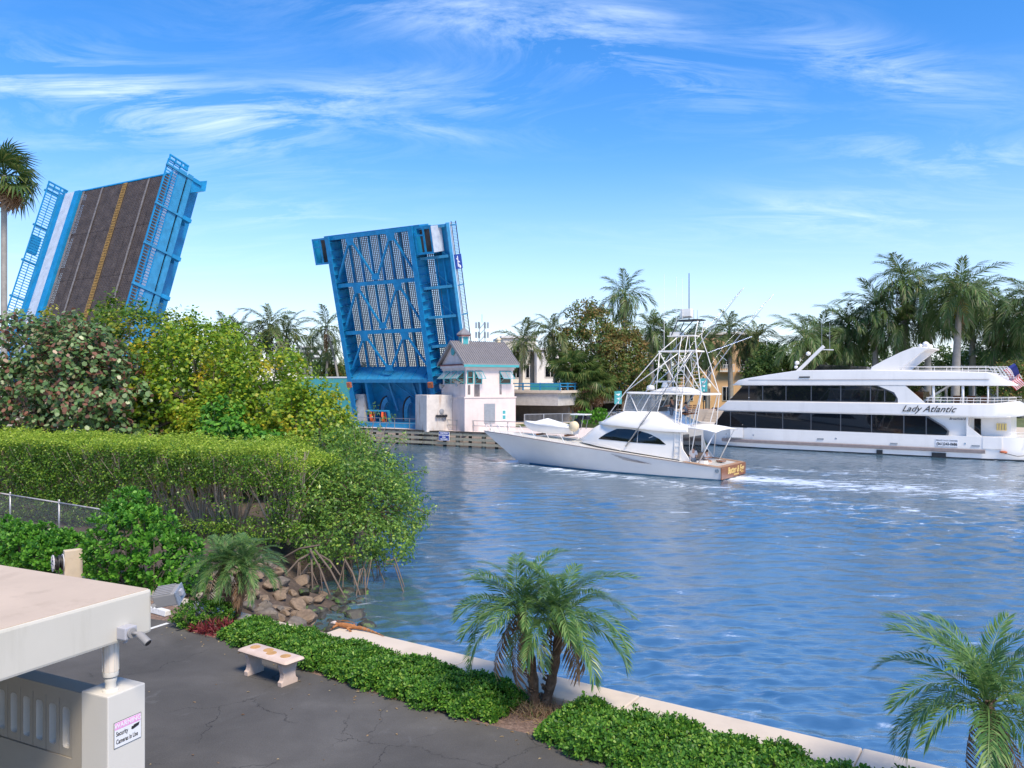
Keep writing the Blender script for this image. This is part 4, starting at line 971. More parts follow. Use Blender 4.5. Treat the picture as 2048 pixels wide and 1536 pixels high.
    # clear enclosure
    en = MB().quad((7.2, -1.55, 5.66), (7.2, 1.55, 5.66), (7.5, 1.58, 4.45), (7.5, -1.58, 4.45)).build('front_curtain', MAT['vinyl'], t)
    for s in (1, -1): MB().quad((7.2, s*1.56, 5.66), (4.5, s*1.66, 5.64), (4.85, s*1.66, 4.46), (7.5, s*1.6, 4.46)).build('side_curtain', MAT['vinyl'], t)
    for s in (1, -1):
        for a, b in (((7.2, 5.66), (7.5, 4.45)), ((7.0, 5.66), (6.4, 4.46)), ((5.4, 5.66), (6.1, 4.46)), ((4.5, 5.64), (4.85, 4.46)), ((1.7, 5.65), (2.3, 3.5)), ((3.0, 5.65), (3.3, 3.7))):
            MB().tube([(a[0], s*1.62, a[1]), (b[0], s*1.66, b[1])], .035, 6).build('hardtop_strut', MAT['tower'], t)
    # helm console and chairs
    MB().prism([(5.2, -.9, 4.1), (5.2, .9, 4.1), (5.2, .9, 4.75), (5.2, -.9, 4.75)], (.8, 0, 0)).build('helm_console', MAT['black'], t)
    for y in (-.75, 0, .75):
        ch = MB().box((3.1, y, 4.32), (.5, .5, .1)).build('helm_chair', MAT['teak'], t)
        m = MB()
        for k in range(4): m.box((2.85-.03*k, y, 4.5+k*.13), (.05, .5, .08))
        m.build('chair_slats', MAT['teak'], ch); MB().tube([(3.1, y, 3.6), (3.1, y, 4.3)], .05, 8).build('chair_pedestal', MAT['chrome'], ch)
    # tower
    tw = MAT['tower']; tb = MB().box((3.75, 0, 8.72), (2.7, 1.9, .1)).build('tower_platform', W, t)
    def pipe(*p, r_=.034, nm='tower_leg'): MB().tube(p, r_, 6).build(nm, tw, t, smooth=True)
    for s in (1, -1):
        pipe((8.75, s*2.0, 3.9), (7.3, s*1.7, 5.85), (4.95, s*.95, 8.7), (3.7, s*.55, 9.8))
        pipe((2.2, s*2.2, 1.2), (1.6, s*1.7, 5.7), (2.25, s*.95, 8.7), (2.5, s*.6, 9.75), (2.3, s*.55, 10.8))
        pipe((5.0, s*1.55, 5.8), (5.0, s*.95, 8.65)); pipe((3.2, s*1.5, 5.8), (5.0, s*.95, 8.65)); pipe((4.4, s*1.55, 5.8), (2.6, s*.95, 8.65)); pipe((1.6, s*1.65, 5.8), (3.6, s*.95, 8.6)); pipe((7.3, s*1.7, 5.85), (3.6, s*.95, 8.55))
        for x in (2.95, 3.4): pipe((x+.05 if x > 3 else x, s*1.7, 5.7), (x+.1, s*.98, 8.7), (x+.05, s*.65, 9.75), nm='ladder_rail', r_=.03)
        m = MB()
        for k in range(12):
            f = k/11; m.bar((2.97+.1*f, s*(1.7-.72*f), 5.75+2.9*f), (3.45+.05*f, s*(1.7-.72*f), 5.75+2.9*f), .03, .03)
        m.build('ladder_rungs', tw, t)['kind'] = 'stuff'
    for x in (2.95, 3.35): pipe((x, 2.25, 1.3), (x, 2.05, 3.5), (x, 1.72, 5.7), nm='ladder_rail', r_=.035)
    m = MB()
    for k in range(14): f = k/13; m.bar((2.95, 2.25-.5*f, 1.5+4.1*f), (3.35, 2.25-.5*f, 1.5+4.1*f), .03, .03)
    m.build('ladder_rungs', tw, t)['kind'] = 'stuff'
    MB().box((3.6, 0, 9.8), (1.9, 1.3, .07)).build('belly_rail', W, t); MB().box((4.1, 0, 9.95), (.7, .9, .3)).build('upper_console', W, t)
    for s in (1, -1):
        for a, b in (((3.7, 9.8), (2.6, 10.85)), ((4.3, 9.8), (3.8, 10.85))): MB().tube([(a[0], s*.55, a[1]), (b[0], s*.6, b[1])], .035, 6).build('sunshade_strut', MAT['steel_dark'], t)
    MB().loft([mirror_ring([(x, w, 10.86), (x, w, 10.93)]) for x, w in ((2.1, .4), (2.4, .7), (3.6, .7), (3.95, .4))]).build('sunshade', MAT['steel_dark'], t)
    MB().bbox(2.9, 3.9, -.05, .05, 11.05, 11.15).build('top_radar', W, t); MB().box((3.35, 0, 11.45), (.75, .5, .55)).build('top_instrument_box', W, t)
    for x, y, z0, z1, r_, mt in ((4.85, .5, 8.8, 14.25, .018, 'tower'), (4.35, -.5, 8.8, 14.15, .018, 'tower'), (3.55, .3, 10.9, 13.9, .018, 'tower'), (3.18, 0, 10.9, 14.25, .04, 'steel_dark'), (2.7, .3, 10.9, 11.6, .025, 'alu'), (2.45, .3, 10.9, 11.6, .025, 'alu')):
        MB().tube([(x, y, z0), (x, y, z1)], [r_, r_*.7], 6).build('antenna', MAT[mt], t)
    # outriggers
    for s, p in ((1, [(7.06, 2.2, 1.94), (3.5, 2.6, 6.4), (1.42, 2.75, 8.93), (-1.77, 3.0, 12.6)]), (-1, [(6.0, -2.2, 2.9), (3.26, -2.4, 6.21), (1.05, -2.5, 9.1), (-1.98, -2.7, 12.69)])):
        og = MB().tube(p, [.05, .045, .035, .02], 6).build('outrigger', MAT['alu'], t, smooth=True)
        for k in (.45, .62):
            c = Vector(p[1])+(Vector(p[3])-Vector(p[1]))*(k-.3)
            MB().bar(c+Vector((-.25, 0, -.2)), c+Vector((.25, 0, .2)), .03, .03).build('spreader', MAT['chrome'], og)
        MB().tube([p[0], Vector(p[2])+Vector((.3, 0, .3)), p[3]], .014, 4).build('outrigger_stay', MAT['alu'], og)
    MB().tube([(2.2, -.9, 8.6), (-.6, -2.2, 9.75)], .035, 6).build('outrigger_spreader_arm', MAT['chrome'], t)
    for x, z0, z1 in ((2.2, 1.0, 3.3), (.6, 1.0, 3.2)): pass
    for s in (1, -1): pipe((.55, s*1.9, 3.2), (1.7, s*2.05, 1.0), nm='awning_strut', r_=.04)
    # bow rail
    rr = [(x, s) for s in (1, -1) for x in (20.6, 19.8, 19.0, 18.0, 16.4, 14.9, 13.4, 12.0)]
    for x, s in rr: pipe((x, s*(Bs(x)-.12), Zs(x)), (x+.42, s*(Bs(x)-.10), Zs(x)+.62), nm='rail_stanchion', r_=.028)
    for s in (1, -1): pipe(*[(x+.42, s*(Bs(x)-.10), Zs(x)+.62) for x in (20.6, 19.8, 19, 18)], nm='bow_rail', r_=.02)
    for s in (1, -1): pipe(*[(x, s*(Bs(x)-.35), Zs(x)+.12+.28*math.sin(math.pi*(x-7.4)/4.2)) for x in np.linspace(7.4, 11.6, 8)], nm='hand_rail', r_=.02)
    # cockpit furniture
    MB().bbox(1.9, 2.85, -1.9, .2, .33, 1.0).build('mezzanine_seat', W, t, bevel=.05); MB().bbox(2.6, 2.85, -1.9, .2, 1.0, 1.5).build('seat_back', MAT['teak_deck'], t, bevel=.04)
    MB().bbox(1.4, 2.0, .9, 1.6, .33, 1.15).build('tackle_locker', W, t, bevel=.04)
    MB().lathe([(.05, .33), (.06, 1.0), (.35, 1.02), (.35, 1.08), (.02, 1.08)], (.95, -.3, 0), 14).build('rod_table', MAT['teak'], t)
    MB().bbox(2.84, 2.86, -1.9, -1.4, 1.1, 1.45).build('control_screen', MAT['black'], t)
    # tender on the foredeck: a thing of its own
    d = thing('tender_boat', 'small white tender under a canvas cover on the sportfishing boat foredeck', 'tender', sf_world((14.6, 0, 2.42)), SFR)
    hs = [(-2.1, .72, -.0), (-1, .82, 0), (.4, .82, .0), (1.6, .55, .14), (2.3, .2, .36), (2.6, .02, .62)]
    top = interp([-2.1, 0, 1.6, 2.6], [.62, .7, .86, 1.02])
    th = MB().loft([mirror_ring([(x, .02, z+.05), (x, w*.75, z+.12), (x, w, (z+top(x))/2+.1), (x, w*1.04, top(x))]) for x, w, z in hs]).build('tender_hull', W, d, smooth=True, sharp=50)
    cz = interp([-2.1, -.9, -.2, .3, 1.4, 2.5], [.72, .95, 1.38, 1.3, .98, 1.02])
    MB().loft([mirror_ring([(x, w*1.07, top(x)-.06), (x, w*.7, top(x)+(cz(x)-top(x))*.5), (x, .05, cz(x))]) for x, w, z in hs]).build('canvas_cover', MAT['canvas'], d, smooth=True)
    ob = MB().box((-2.5, .25, .95), (.35, .5, .75)).build('outboard_motor', MAT['black'], d, bevel=.1)
    MB().lathe([(.02, -.3), (.36, -.28), (.4, 0), (.36, .1), (.02, .12)], (-2.55, .85, .75), 16, Matrix.Rotation(R(90), 3, 'X')).build('round_cover', MAT['cream_dome'], d, smooth=True)
    MB().box((-2.75, .2, 1.64), (1.3, 1.0, .07)).build('t_top', MAT['canvas'], d)
    for a in (-2.4, -3.2): MB().tube([(a+.25, .6, .5), (a, .6, 1.62)], .035, 6).build('t_top_leg', MAT['alu'], d); MB().tube([(a+.25, -.2, .5), (a, -.2, 1.62)], .035, 6).build('t_top_leg', MAT['alu'], d)
    MB().box((-3.0, .2, 1.4), (.9, .55, .3)).build('rolled_curtain', MAT['black'], d, bevel=.08)
    for x in (-1.6, 1.0): MB().box((x, 0, .0), (.18, 1.3, .14)).build('chock', MAT['teak'], d)
    # crew
    person('person', 'person in a grey blue shirt seated high on the flybridge chair', seated(.05), RAD, BONES, [('shirt', TORSO+SLEEVE, 'shirt_grey'), ('trousers', FULL_LEGS, 'shirt_dark')], sf_world((3.05, .75, 3.86)), SFR)
    person('person', 'person in dark clothes standing at the flybridge helm', standing(.45), RAD, BONES, [('shirt', TORSO+SLEEVE, 'shirt_dark'), ('trousers', FULL_LEGS, 'shirt_grey')], sf_world((4.4, .2, 3.72)), SFR)
    person('person', 'person in brown shorts sitting sideways on the cockpit seat', seated(.12), RAD, BONES, [('shirt', TORSO+SLEEVE, 'shirt_white'), ('shorts', LEGS, 'shorts')], sf_world((1.98, .0, .53)), SFR+R(165))
    person('person', 'person in a white shirt standing in the cockpit corner by the ladder', standing(.25), RAD, BONES, [('shirt', TORSO+SLEEVE, 'shirt_white'), ('shorts', LEGS, 'shirt_grey')], sf_world((2.35, 1.3, .33)), SFR+R(120))
build_sportfish()

LA0 = Vector((43.2, 69.0, 0)); LAR = math.atan2(.607, -.794)
def la_world(p):
    c, s = math.cos(LAR), math.sin(LAR); return Vector((LA0.x+p[0]*c-p[1]*s, LA0.y+p[0]*s+p[1]*c, p[2]))
def build_yacht():
    t = thing('charter_yacht', 'large white double deck charter yacht moored along the far quay', 'yacht', LA0, LAR)
    W = MAT['white_gel_aged']; G = MAT['glass']
    Bx = interp([-2.6, -2.2, -1.4, 0, 1.5, 6, 20, 23, 25, 27, 28.6, 29.4], [1.4, 2.4, 3.05, 3.38, 3.45, 3.45, 3.45, 3.3, 2.85, 1.95, .85, .05])
    Bk = interp([-2.6, -2.2, -1.4, 0, 1.5, 6, 20, 23, 25, 27, 28.0, 29.4], [1.2, 2.2, 2.9, 3.28, 3.38, 3.4, 3.36, 3.1, 2.5, 1.3, .3, .02])
    xs = [-2.6, -2.2, -1.4, 0, 1.5, 6, 12, 18, 20, 22, 23.5, 25, 26, 27, 28, 28.7, 29.35]
    Zt = interp([-3, 1.5, 2.2, 20, 25.5, 29.4], [1.95, 1.95, 1.92, 2.0, 2.05, 2.35])
    Zb = interp([-3, 26, 27.5, 28.6, 29.4], [-.6, -.6, -.2, .9, 2.1])
    hull = MB().loft([mirror_ring([(x, Bk(x)*.8, Zb(x)), (x, Bk(x), max(.05, Zb(x))), (x, Bk(x)+(Bx(x)-Bk(x))*.6, max(.9, Zb(x)+.1)), (x, Bx(x), Zt(x))]) for x in xs], closed=True).build('hull', W, t, smooth=True, sharp=40)
    for s in (1, -1):
        MB().loft([[Vector((x, s*(Bk(x)+.02), -.3)), Vector((x, s*(Bk(x)+.035), .10))] for x in xs[:-3]], closed=False).build('waterline_stripe', MAT['boot'], hull)
        MB().loft([[Vector((x, s*(Bx(x)*1+.0), .52)), Vector((x, s*(Bx(x)+.10), .56)), Vector((x, s*(Bx(x)+.10), .80)), Vector((x, s*(Bx(x)), .86))] for x in [x for x in xs if 1.4 < x < 26]], closed=False).build('rub_rail', MAT['grey_stripe'], hull)
        for x, w in ((9.8, .5), (5.0, 1.1)): MB().bbox(x-w/2, x+w/2, s*3.44-.06, s*3.44+.07, -.2, .42).build('fender_block', MAT['boot'], hull)
        for x in (24.3, 21.5, 13.6, 3.0): MB().lathe([(.02, 0), (.09, 0), (.09, .03), (.02, .03)], (x, s*3.42, 1.3), 10, Matrix.Rotation(R(-90*s), 3, 'X')).build('hull_fitting', MAT['chrome'], hull)
        MB().bbox(22.6, 23.9, s*3.36-.03, s*3.36+.03, 1.0, 2.0).build('boarding_gate', W, hull); MB().bbox(.3, 1.7, s*3.42-.03, s*3.42+.05, .95, 1.93).build('boarding_gate', W, hull)
    def side(poly, name, mat, y0, th, s=1, par=t): return MB().prism([(x, s*y0, z) for x, z in poly], (0, s*th, 0)).build(name, mat, par)
    # main saloon
    MB().prism([(2.84, -3.3, 1.9), (25.8, -3.0, 1.9), (24.6, -3.0, 3.66), (2.84, -3.3, 3.66)], (0, 6.3, 0)).build('main_saloon', W, t)
    lw = [(25.7, 2.08), (24.62, 3.60), (6.1, 3.58), (4.75, 2.7), (4.35, 2.32), (4.45, 2.0), (4.6, 1.96)]
    ux = [25.72, 23.9, 21.3, 18.6, 15.9, 13.2, 10.5, 7.8, 6.0, 4.3]
    def clip(poly, xa, xb):
        def cut(P, x, keep):
            out = []
            for (a, b) in zip(P, P[1:]+P[:1]):
                ia, ib = keep(a[0]), keep(b[0])
                if ia: out.append(a)
                if ia != ib:
                    f = (x-a[0])/(b[0]-a[0]); out.append((x, a[1]+f*(b[1]-a[1])))
            return out
        P = cut(poly, xa, lambda v: v <= xa); return cut(P, xb, lambda v: v >= xb) if P else P
    for s in (1, -1):
        fr = side([(25.85, 2.0), (24.6, 3.66), (6.0, 3.64), (4.6, 2.72), (4.25, 2.33), (4.32, 1.92), (4.6, 1.9)], 'lower_window_band', MAT['window_frame'], 3.0, .33, s)
        for a, b in zip(ux[:-1], ux[1:]):
            P = clip(lw, a-.05, b+.05)
            if len(P) > 2: side(P, 'window_pane', G, 3.333, .02, s, fr)
    # middle fascia (upper deck edge)
    md = [(25.5, 3.66), (24.3, 4.74), (6.2, 4.72), (5.9, 4.68), (-.1, 4.82), (-.35, 4.98), (-1.3, 3.86), (-1.0, 3.66)]
    rings = []
    for x, zb, zt in ((25.6, 3.66, 3.72), (25.0, 3.66, 4.1), (24.2, 3.66, 4.72), (6, 3.6, 4.72), (1.0, 3.55, 4.75), (-.4, 3.62, 4.9), (-.9, 3.7, 4.6), (-1.35, 3.8, 3.95)):
        w = min(3.52, float(np.interp(x, [-1.35, -.4, 1, 24, 25.7], [2.2, 3.1, 3.52, 3.45, 3.0])))
        rings.append(mirror_ring([(x, w-.12, zb), (x, w, zb+.12), (x, w, zt-.08), (x, w-.1, zt)]))
    MB().loft(rings).build('upper_deck_bulwark', W, t, smooth=True, sharp=40)
    # upper saloon
    MB().prism([(7.6, -3.25, 4.6), (24.0, -3.0, 4.6), (22.6, -3.0, 6.3), (7.6, -3.25, 6.3)], (0, 6.15, 0)).build('upper_saloon', W, t)
    uw = [(23.95, 4.82), (22.6, 6.22), (10.1, 6.22), (8.8, 5.6), (8.45, 5.2), (8.55, 4.85), (8.8, 4.8)]
    vx = [23.98, 22.0, 20.6, 18.3, 15.9, 13.2, 10.6, 9.4, 8.4]
    for s in (1, -1):
        fr = side([(24.05, 4.74), (22.58, 6.28), (10.0, 6.28), (8.6, 5.62), (8.3, 5.2), (8.4, 4.76)], 'upper_window_band', MAT['window_frame'], 3.0, .28, s)
        for a, b in zip(vx[:-1], vx[1:]):
            P = clip(uw, a-.05, b+.05)
            if len(P) > 2: side(P, 'window_pane', G, 3.283, .02, s, fr)
        side([(7.7, 6.26), (6.1, 4.72), (8.3, 4.72), (8.3, 5.1), (8.6, 5.65), (10.0, 6.26)], 'raked_pillar', W, 3.1, .25, s)
        for x in (5.46, 3.2, 1.33): MB().tube([(x, s*3.15, 4.7), (x, s*3.15, 6.3)], .11 if x > 2 else .07, 10).build('deck_post', W, t, smooth=True)
        for z in (4.98, 5.22): MB().tube([(6.0, s*3.3, z), (1.0, s*3.3, z), (-.1, s*3.05, z+.02), (-.6, s*2.2, z+.02)], .03, 6).build('deck_rail', W, t)
        for i in range(13): x = 5.9-i*.5; MB().tube([(x, s*(3.3 if x > 1 else 3.1), 4.6), (x-.05, s*(3.3 if x > 1 else 3.1), 5.22)], .02, 5).build('rail_stanchion', W, t)
        MB().tube([(24.0, s*3.05, 5.05), (21.9, s*3.28, 5.05)], .03, 6).build('bow_rail', W, t); MB().tube([(24.2, s*2.9, 2.35), (22.6, s*3.35, 2.3)], .025, 6).build('bow_rail', W, t)
    MB().bbox(7.5, 7.6, -3.1, 3.1, 4.7, 6.3).build('aft_glass_wall', G, t)
    MB().bbox(6.6, 7.3, -1.6, 1.4, 4.7, 5.7).build('deck_bar', MAT['teak'], t)
    MB().prism([(6.9, 1.3, 4.7), (6.6, 1.3, 4.7), (4.3, 1.3, 6.3), (4.6, 1.3, 6.3)], (0, .08, 0)).build('stair_stringer', W, t)
    for i in range(7): MB().box((6.5-i*.33, .9, 4.92+i*.22), (.26, .8, .05)).build('stair_tread', MAT['alu'], t)
    for i in range(3): MB().bbox(1.6+i*1.1, 2.3+i*1.1, -1.2, -.4, 4.72, 5.35).build('deck_table', MAT['teak'], t)
    # roof and sun deck
    rings = []
    for x, zb, zt, w in ((23.85, 6.26, 6.34, 2.9), (23.2, 6.26, 6.78, 3.25), (22.4, 6.26, 6.95, 3.4), (20.1, 6.26, 7.32, 3.4), (17.2, 6.26, 7.72, 3.38), (11, 6.26, 7.72, 3.38), (1.4, 6.24, 7.42, 3.38), (.6, 6.24, 7.1, 3.3), (-.1, 6.24, 6.7, 3.1), (-.8, 6.24, 6.32, 2.6)):
        rings.append(mirror_ring([(x, w-.1, zb), (x, w, zb+.05), (x, w, min(zb+.55, (zb+zt)/2+.05)), (x, w-.04, zt-.06), (x, w-.2, zt)]))
    rf = MB().loft(rings).build('roof_deck', W, t, smooth=True, sharp=35)
    for s in (1, -1):
        MB().tube([(x, s*3.405, 6.80) for x in (22, 1.2)], .018, 4).build('roof_seam', MAT['grey_stripe'], rf)
        MB().bbox(16.0, 17.0, s*3.40-.03, s*3.40+.03, 7.0, 7.12).build('roof_vent', MAT['black'], rf)
        for z in (7.65, 7.95): MB().tube([(8.3, s*3.1, z), (1.3, s*3.1, z-.06)], .03, 6).build('sun_deck_rail', W, t)
        for i in range(6): x = 8.0-i*1.3; MB().tube([(x, s*3.1, 7.4), (x, s*3.1, 7.93)], .025, 5).build('rail_stanchion', W, t)
        m = MB()
        for k in range(6):
            f = k/5; m.bar((1.3-f*1.3, s*3.12, 7.9-f*.0), (1.3-f*1.3+.0-.55, s*3.1, 6.95-f*.0), .04, .04)
            m.bar((1.3-k*.11, s*3.14, 7.86-k*.19), (-.1-k*.11, s*3.0, 7.86-k*.19), .035, .035)
        m.build('slanted_rail_grid', W, t)
        MB().prism([(10.81, s*2.1, 7.7), (10.7, s*2.1, 7.98), (9.5, s*2.1, 8.66), (8.18, s*2.1, 9.31), (7.4, s*2.1, 9.62), (6.6, s*2.1, 9.72), (6.0, s*2.1, 9.6), (6.6, s*2.1, 9.15), (8.4, s*2.1, 7.6)], (0, s*.4, 0)).build('radar_arch_leg', W, t, bevel=.05)
    MB().bbox(5.9, 7.3, -2.4, 2.4, 9.52, 9.7).build('radar_arch_top', W, t, bevel=.05)
    for x, y, r_ in ((6.6, .2, .3), (6.2, 1.6, .2), (6.5, -1.6, .2), (6.9, 1.0, .18)):
        MB().lathe([(r_*.6, 9.7), (r_*.9, 9.7+r_*.5), (r_, 9.7+r_), (r_*.7, 9.7+r_*1.7), (.02, 9.7+r_*2)], (x, y, 0), 14).build('satellite_dome', W, t, smooth=True)
    MB().prism([(16.3, -1.7, 7.68), (15.6, -1.7, 8.3), (11.3, -1.7, 8.02), (11.3, -1.7, 7.68)], (0, 3.4, 0)).build('sun_deck_windscreen', G, t)
    MB().bar((18.1, .6, 7.6), (15.5, .6, 10.1), .22, .3).build('signal_mast', W, t); MB().bar((15.9, .6, 9.8), (14.6, .6, 9.72), .1, .1).build('mast_arm', W, t)
    for x, z in ((15.7, 12.6), (14.95, 12.4)): MB().tube([(x, .6, 9.8), (x, .6, z)], .02, 5).build('antenna', MAT['alu'], t)
    for x, z, r_ in ((18.2, 8.1, .18), (18.1, 8.5, .22), (17.0, 9.4, .22)): MB().lathe([(.02, -r_), (r_, -.5*r_), (r_, .5*r_), (.02, r_)], (x, .6, z), 12).build('mast_light', W, t, smooth=True)
    # lower aft deck
    MB().bbox(-.2, 2.86, -2.6, 1.9, 1.8, 3.62).build('aft_bulkhead', W, t)
    MB().bbox(2.0, 2.5, 1.91, 1.94, 1.9, 3.4).build('aft_door', G, t)
    for s in (1, -1): side([(2.9, 3.62), (2.8, 3.62), (2.8, 2.85), (1.75, 1.93), (2.9, 1.93)], 'raked_wing', W, 3.15, .24, s)
    for i in range(4): MB().bbox(.1+i*.2, .24+i*.2, 1.91, 2.05, 2.45, 3.05).build('life_jacket', MAT['gold'], t, bevel=.03)
    for z in (2.1, 2.35): MB().tube([(-.2, 3.2, z), (-1.6, 2.8, z), (-2.5, 1.3, z), (-2.5, -1.3, z)], .025, 6).build('stern_rail', W, t)
    MB().lathe([(.12, 0), (.28, .04), (.28, .14), (.1, .2)], (.2, 3.35, .62), 10).build('mooring_bitt', MAT['rust'], t)
    MB().tube([(.2, 3.5, .65), (-.8, 3.4, .42), (-1.9, 2.8, .55), (-2.7, 1.5, 1.0)], .03, 6).build('mooring_line', MAT['hose'], t)
    # lettering
    text('lettering', 'Lady Atlantic', .78, MAT['sign_black'], t, Matrix.Translation((5.85, 3.535, 4.2)) @ TXS, shear=.5, bold=.004, extrude=.006, sx=1.02)
    text('lettering', 'Broadward', .27, MAT['sign_black'], t, Matrix.Translation((3.6, 3.40, 3.4)) @ TXS, shear=.3, bold=.006, extrude=.006)
    pn = MB().bbox(3.5, 5.25, 3.455, 3.47, 1.0, 1.66).build('phone_panel', MAT['sign_white'], t)
    text('lettering', '(561)243-0686', .33, MAT['sign_black'], pn, Matrix.Translation((4.38, 3.478, 1.2)) @ TXS, bold=.01, extrude=.004, sx=.82)
    text('lettering', 'PRIVATE YACHT CHARTERS', .17, MAT['sign_black'], pn, Matrix.Translation((4.38, 3.478, 1.5)) @ TXS, extrude=.004, sx=.78)
    nb = basis((-1.25, 3.22, 1.45), (-.87, -.48, 0), (0, 0, 1), (-.48, .87, 0))
    text('lettering', 'Lady Atlantic', .5, MAT['sign_black'], t, nb, shear=.5, extrude=.006, align='LEFT')
    for x, z in ((15, 1.2), (24.0, .98), (2.2, 1.15), (8.6, 1.05)): MB().bbox(x-.3, x+.3, 3.44, 3.475, z-.06, z+.06).build('scupper', MAT['alu'], hull)
    # flag on a slanted staff at the stern
    fg = thing('national_flag', 'red white and blue flag on a slanted staff at the yacht stern', 'flag', la_world((1.6, 1.6, 6.5)), LAR)
    MB().tube([(0, 0, 0), (-2.2, 0, 1.7)], .03, 6).build('staff', MAT['steel_dark'], fg)
    def cloth(a, b, c0, c1):
        """strip of flag between fractions along hoist a..b and fly c0..c1, hanging with folds"""
        m = MB(); n = 14; R_ = []
        for i in range(n+1):
            f = c0+(c1-c0)*i/n; row = []
            for h in (a, b):
                p = Vector((-2.0+.75*h, 0, 1.55-.58*h)); q = Vector((-.62*f-.1*math.sin(f*7), .34*math.sin(f*9+h*2), -1.35*f+.1*math.sin(f*8+1)))
                row.append(p+q*1.25)
            R_.append(row)
        return m.loft(R_, closed=False)
    for i in range(13):
        a, b = i/13, (i+1)/13; c0 = .4 if i < 7 else 0
        cloth(a, b, c0, 1).build('stripe', MAT['flag_red'] if i % 2 == 0 else MAT['flag_white'], fg, smooth=True)
    cloth(0, 7/13, 0, .4).build('canton', MAT['flag_blue'], fg, smooth=True)
build_yacht()
# ================================================================ plants
def unit(a): return a/np.maximum(np.linalg.norm(a, axis=-1, keepdims=True), 1e-9)
KITE = np.array([(0, 0, 0), (.48, -.5, .10), (1, 0, -.06), (.48, .5, .10)])
HEX = np.array([(0, 0, 0), (.22, -.44, .07), (.72, -.46, .05), (1, 0, -.05), (.72, .46, .05), (.22, .44, .07)])
OBO = np.array([(0, 0, 0), (.45, -.30, .05), (.80, -.46, .05), (1, 0, -.02), (.80, .46, .05), (.45, .30, .05)])
def leaf_cards(P, Nn, L, W, r, shape=KITE, U=None):
    n = len(P); Nn = unit(Nn)
    if U is None: U = r.normal(size=(n, 3))
    U = unit(U-Nn*(U*Nn).sum(-1, keepdims=True)); S = np.cross(Nn, U)
    L = np.broadcast_to(np.asarray(L, float), (n,))[:, None]; W = np.broadcast_to(np.asarray(W, float), (n,))[:, None]
    k = len(shape)
    V_ = np.stack([P+U*L*a+S*W*b+Nn*L*c for a, b, c in shape], 1).reshape(-1, 3)
    return V_, np.arange(n*k).reshape(n, k)
def ellipsoid_clumps(ells, n, r, shell=.62, zmin=None, flat=.0):
    """clump centres through the outer volume of a union of ellipsoids"""
    vol = np.array([(e[3]*e[4]*e[5])**(2/3) for e in ells]); out = []; nor = []
    while len(out) < n:
        e = ells[r.choice(len(ells), p=vol/vol.sum())]
        d = r.normal(size=3); d /= np.linalg.norm(d); k = shell+(1.02-shell)*r.random()**.6
        k *= 1+.10*math.sin(3.1*d[0]*e[3]+e[0])*math.sin(2.7*d[1]*e[4]+1)+.08*math.sin(5*d[2]*2+e[1])
        p = np.array(e[:3])+d*np.array(e[3:])*k
        if zmin is not None and p[2] < zmin: continue
        ins = False
        for f in ells:
            if f is e: continue
            if (((p-np.array(f[:3]))/np.array(f[3:]))**2).sum() < .42: ins = True; break
        if ins: continue
        out.append(p); nor.append(d/np.array(e[3:]))
    return np.array(out), unit(np.array(nor))
def clump_leaves(C, D, rad, per, L, W, r, shape=KITE, up=.5, out=.7, jit=.55, lv=.35):
    n = len(C); q = r.normal(size=(n, per, 3)); q = unit(q)*(r.random((n, per, 1))**.45)
    rad = np.broadcast_to(np.asarray(rad, float), (n,))[:, None, None]
    P = C[:, None]+q*rad
    Nn = D[:, None]*out+q*.5+np.array([0, 0, up])+r.normal(size=q.shape)*jit
    P = P.reshape(-1, 3); Nn = Nn.reshape(-1, 3); k = len(P)
    return leaf_cards(P, Nn, L*(1-lv+2*lv*r.random(k)), W*(1-lv+2*lv*r.random(k)), r, shape)
def branch_mesh(base, C, r, k, r0=.16, up=.35):
    """trunk with limbs reaching into the clumps"""
    m = MB(); base = Vector(base); idx = r.choice(len(C), min(k, len(C)), replace=False); cen = Vector(C.mean(0))
    fork = base+(cen-base)*.33
    m.tube([base-Vector((0, 0, .2)), base+(fork-base)*.5+Vector((.08, .05, 0)), fork], [r0*1.25, r0, r0*.8], 9)
    hubs = []
    for a in range(6):
        i = idx[a % len(idx)]; h = fork+(Vector(C[i])-fork)*.5+Vector((0, 0, up)); hubs.append(h)
        m.tube([fork, fork+(h-fork)*.5+Vector((r.normal()*.1, r.normal()*.1, .12)), h], [r0*.62, r0*.48, r0*.36], 7)
    for i in idx:
        c = Vector(C[i]); h = min(hubs, key=lambda q: (q-c).length)
        mid = h+(c-h)*.5+Vector((r.normal()*.15, r.normal()*.15, .1*r.random()))
        m.tube([h, mid, c], [r0*.30, r0*.17, r0*.06], 5, cap=False)
    return m
def tree(name, label, cat, base, ells, n, per, rad, L, W, mat, seed, shape=KITE, zmin=None, limbs=60, r0=.16, bark='bark', group=None, shell=.6, up=.5, jit=.55, out=.7, bare=None):
    r = np.random.default_rng(seed); t = thing(name, label, cat, base, 0, group); b = np.array(base)
    C, D = ellipsoid_clumps(ells, n, r, shell, zmin)
    rr = rad*(.7+.6*r.random(len(C)))
    Vv, Q = clump_leaves(C-b, D, rr, per, L, W, r, shape, up=up, jit=jit, out=out)
    link('crown', np_mesh('crown', Vv, Q, mat), t)
    branch_mesh((0, 0, 0), C-b, r, limbs, r0).build('trunk', MAT[bark], t, smooth=True, recalc=False)
    return t

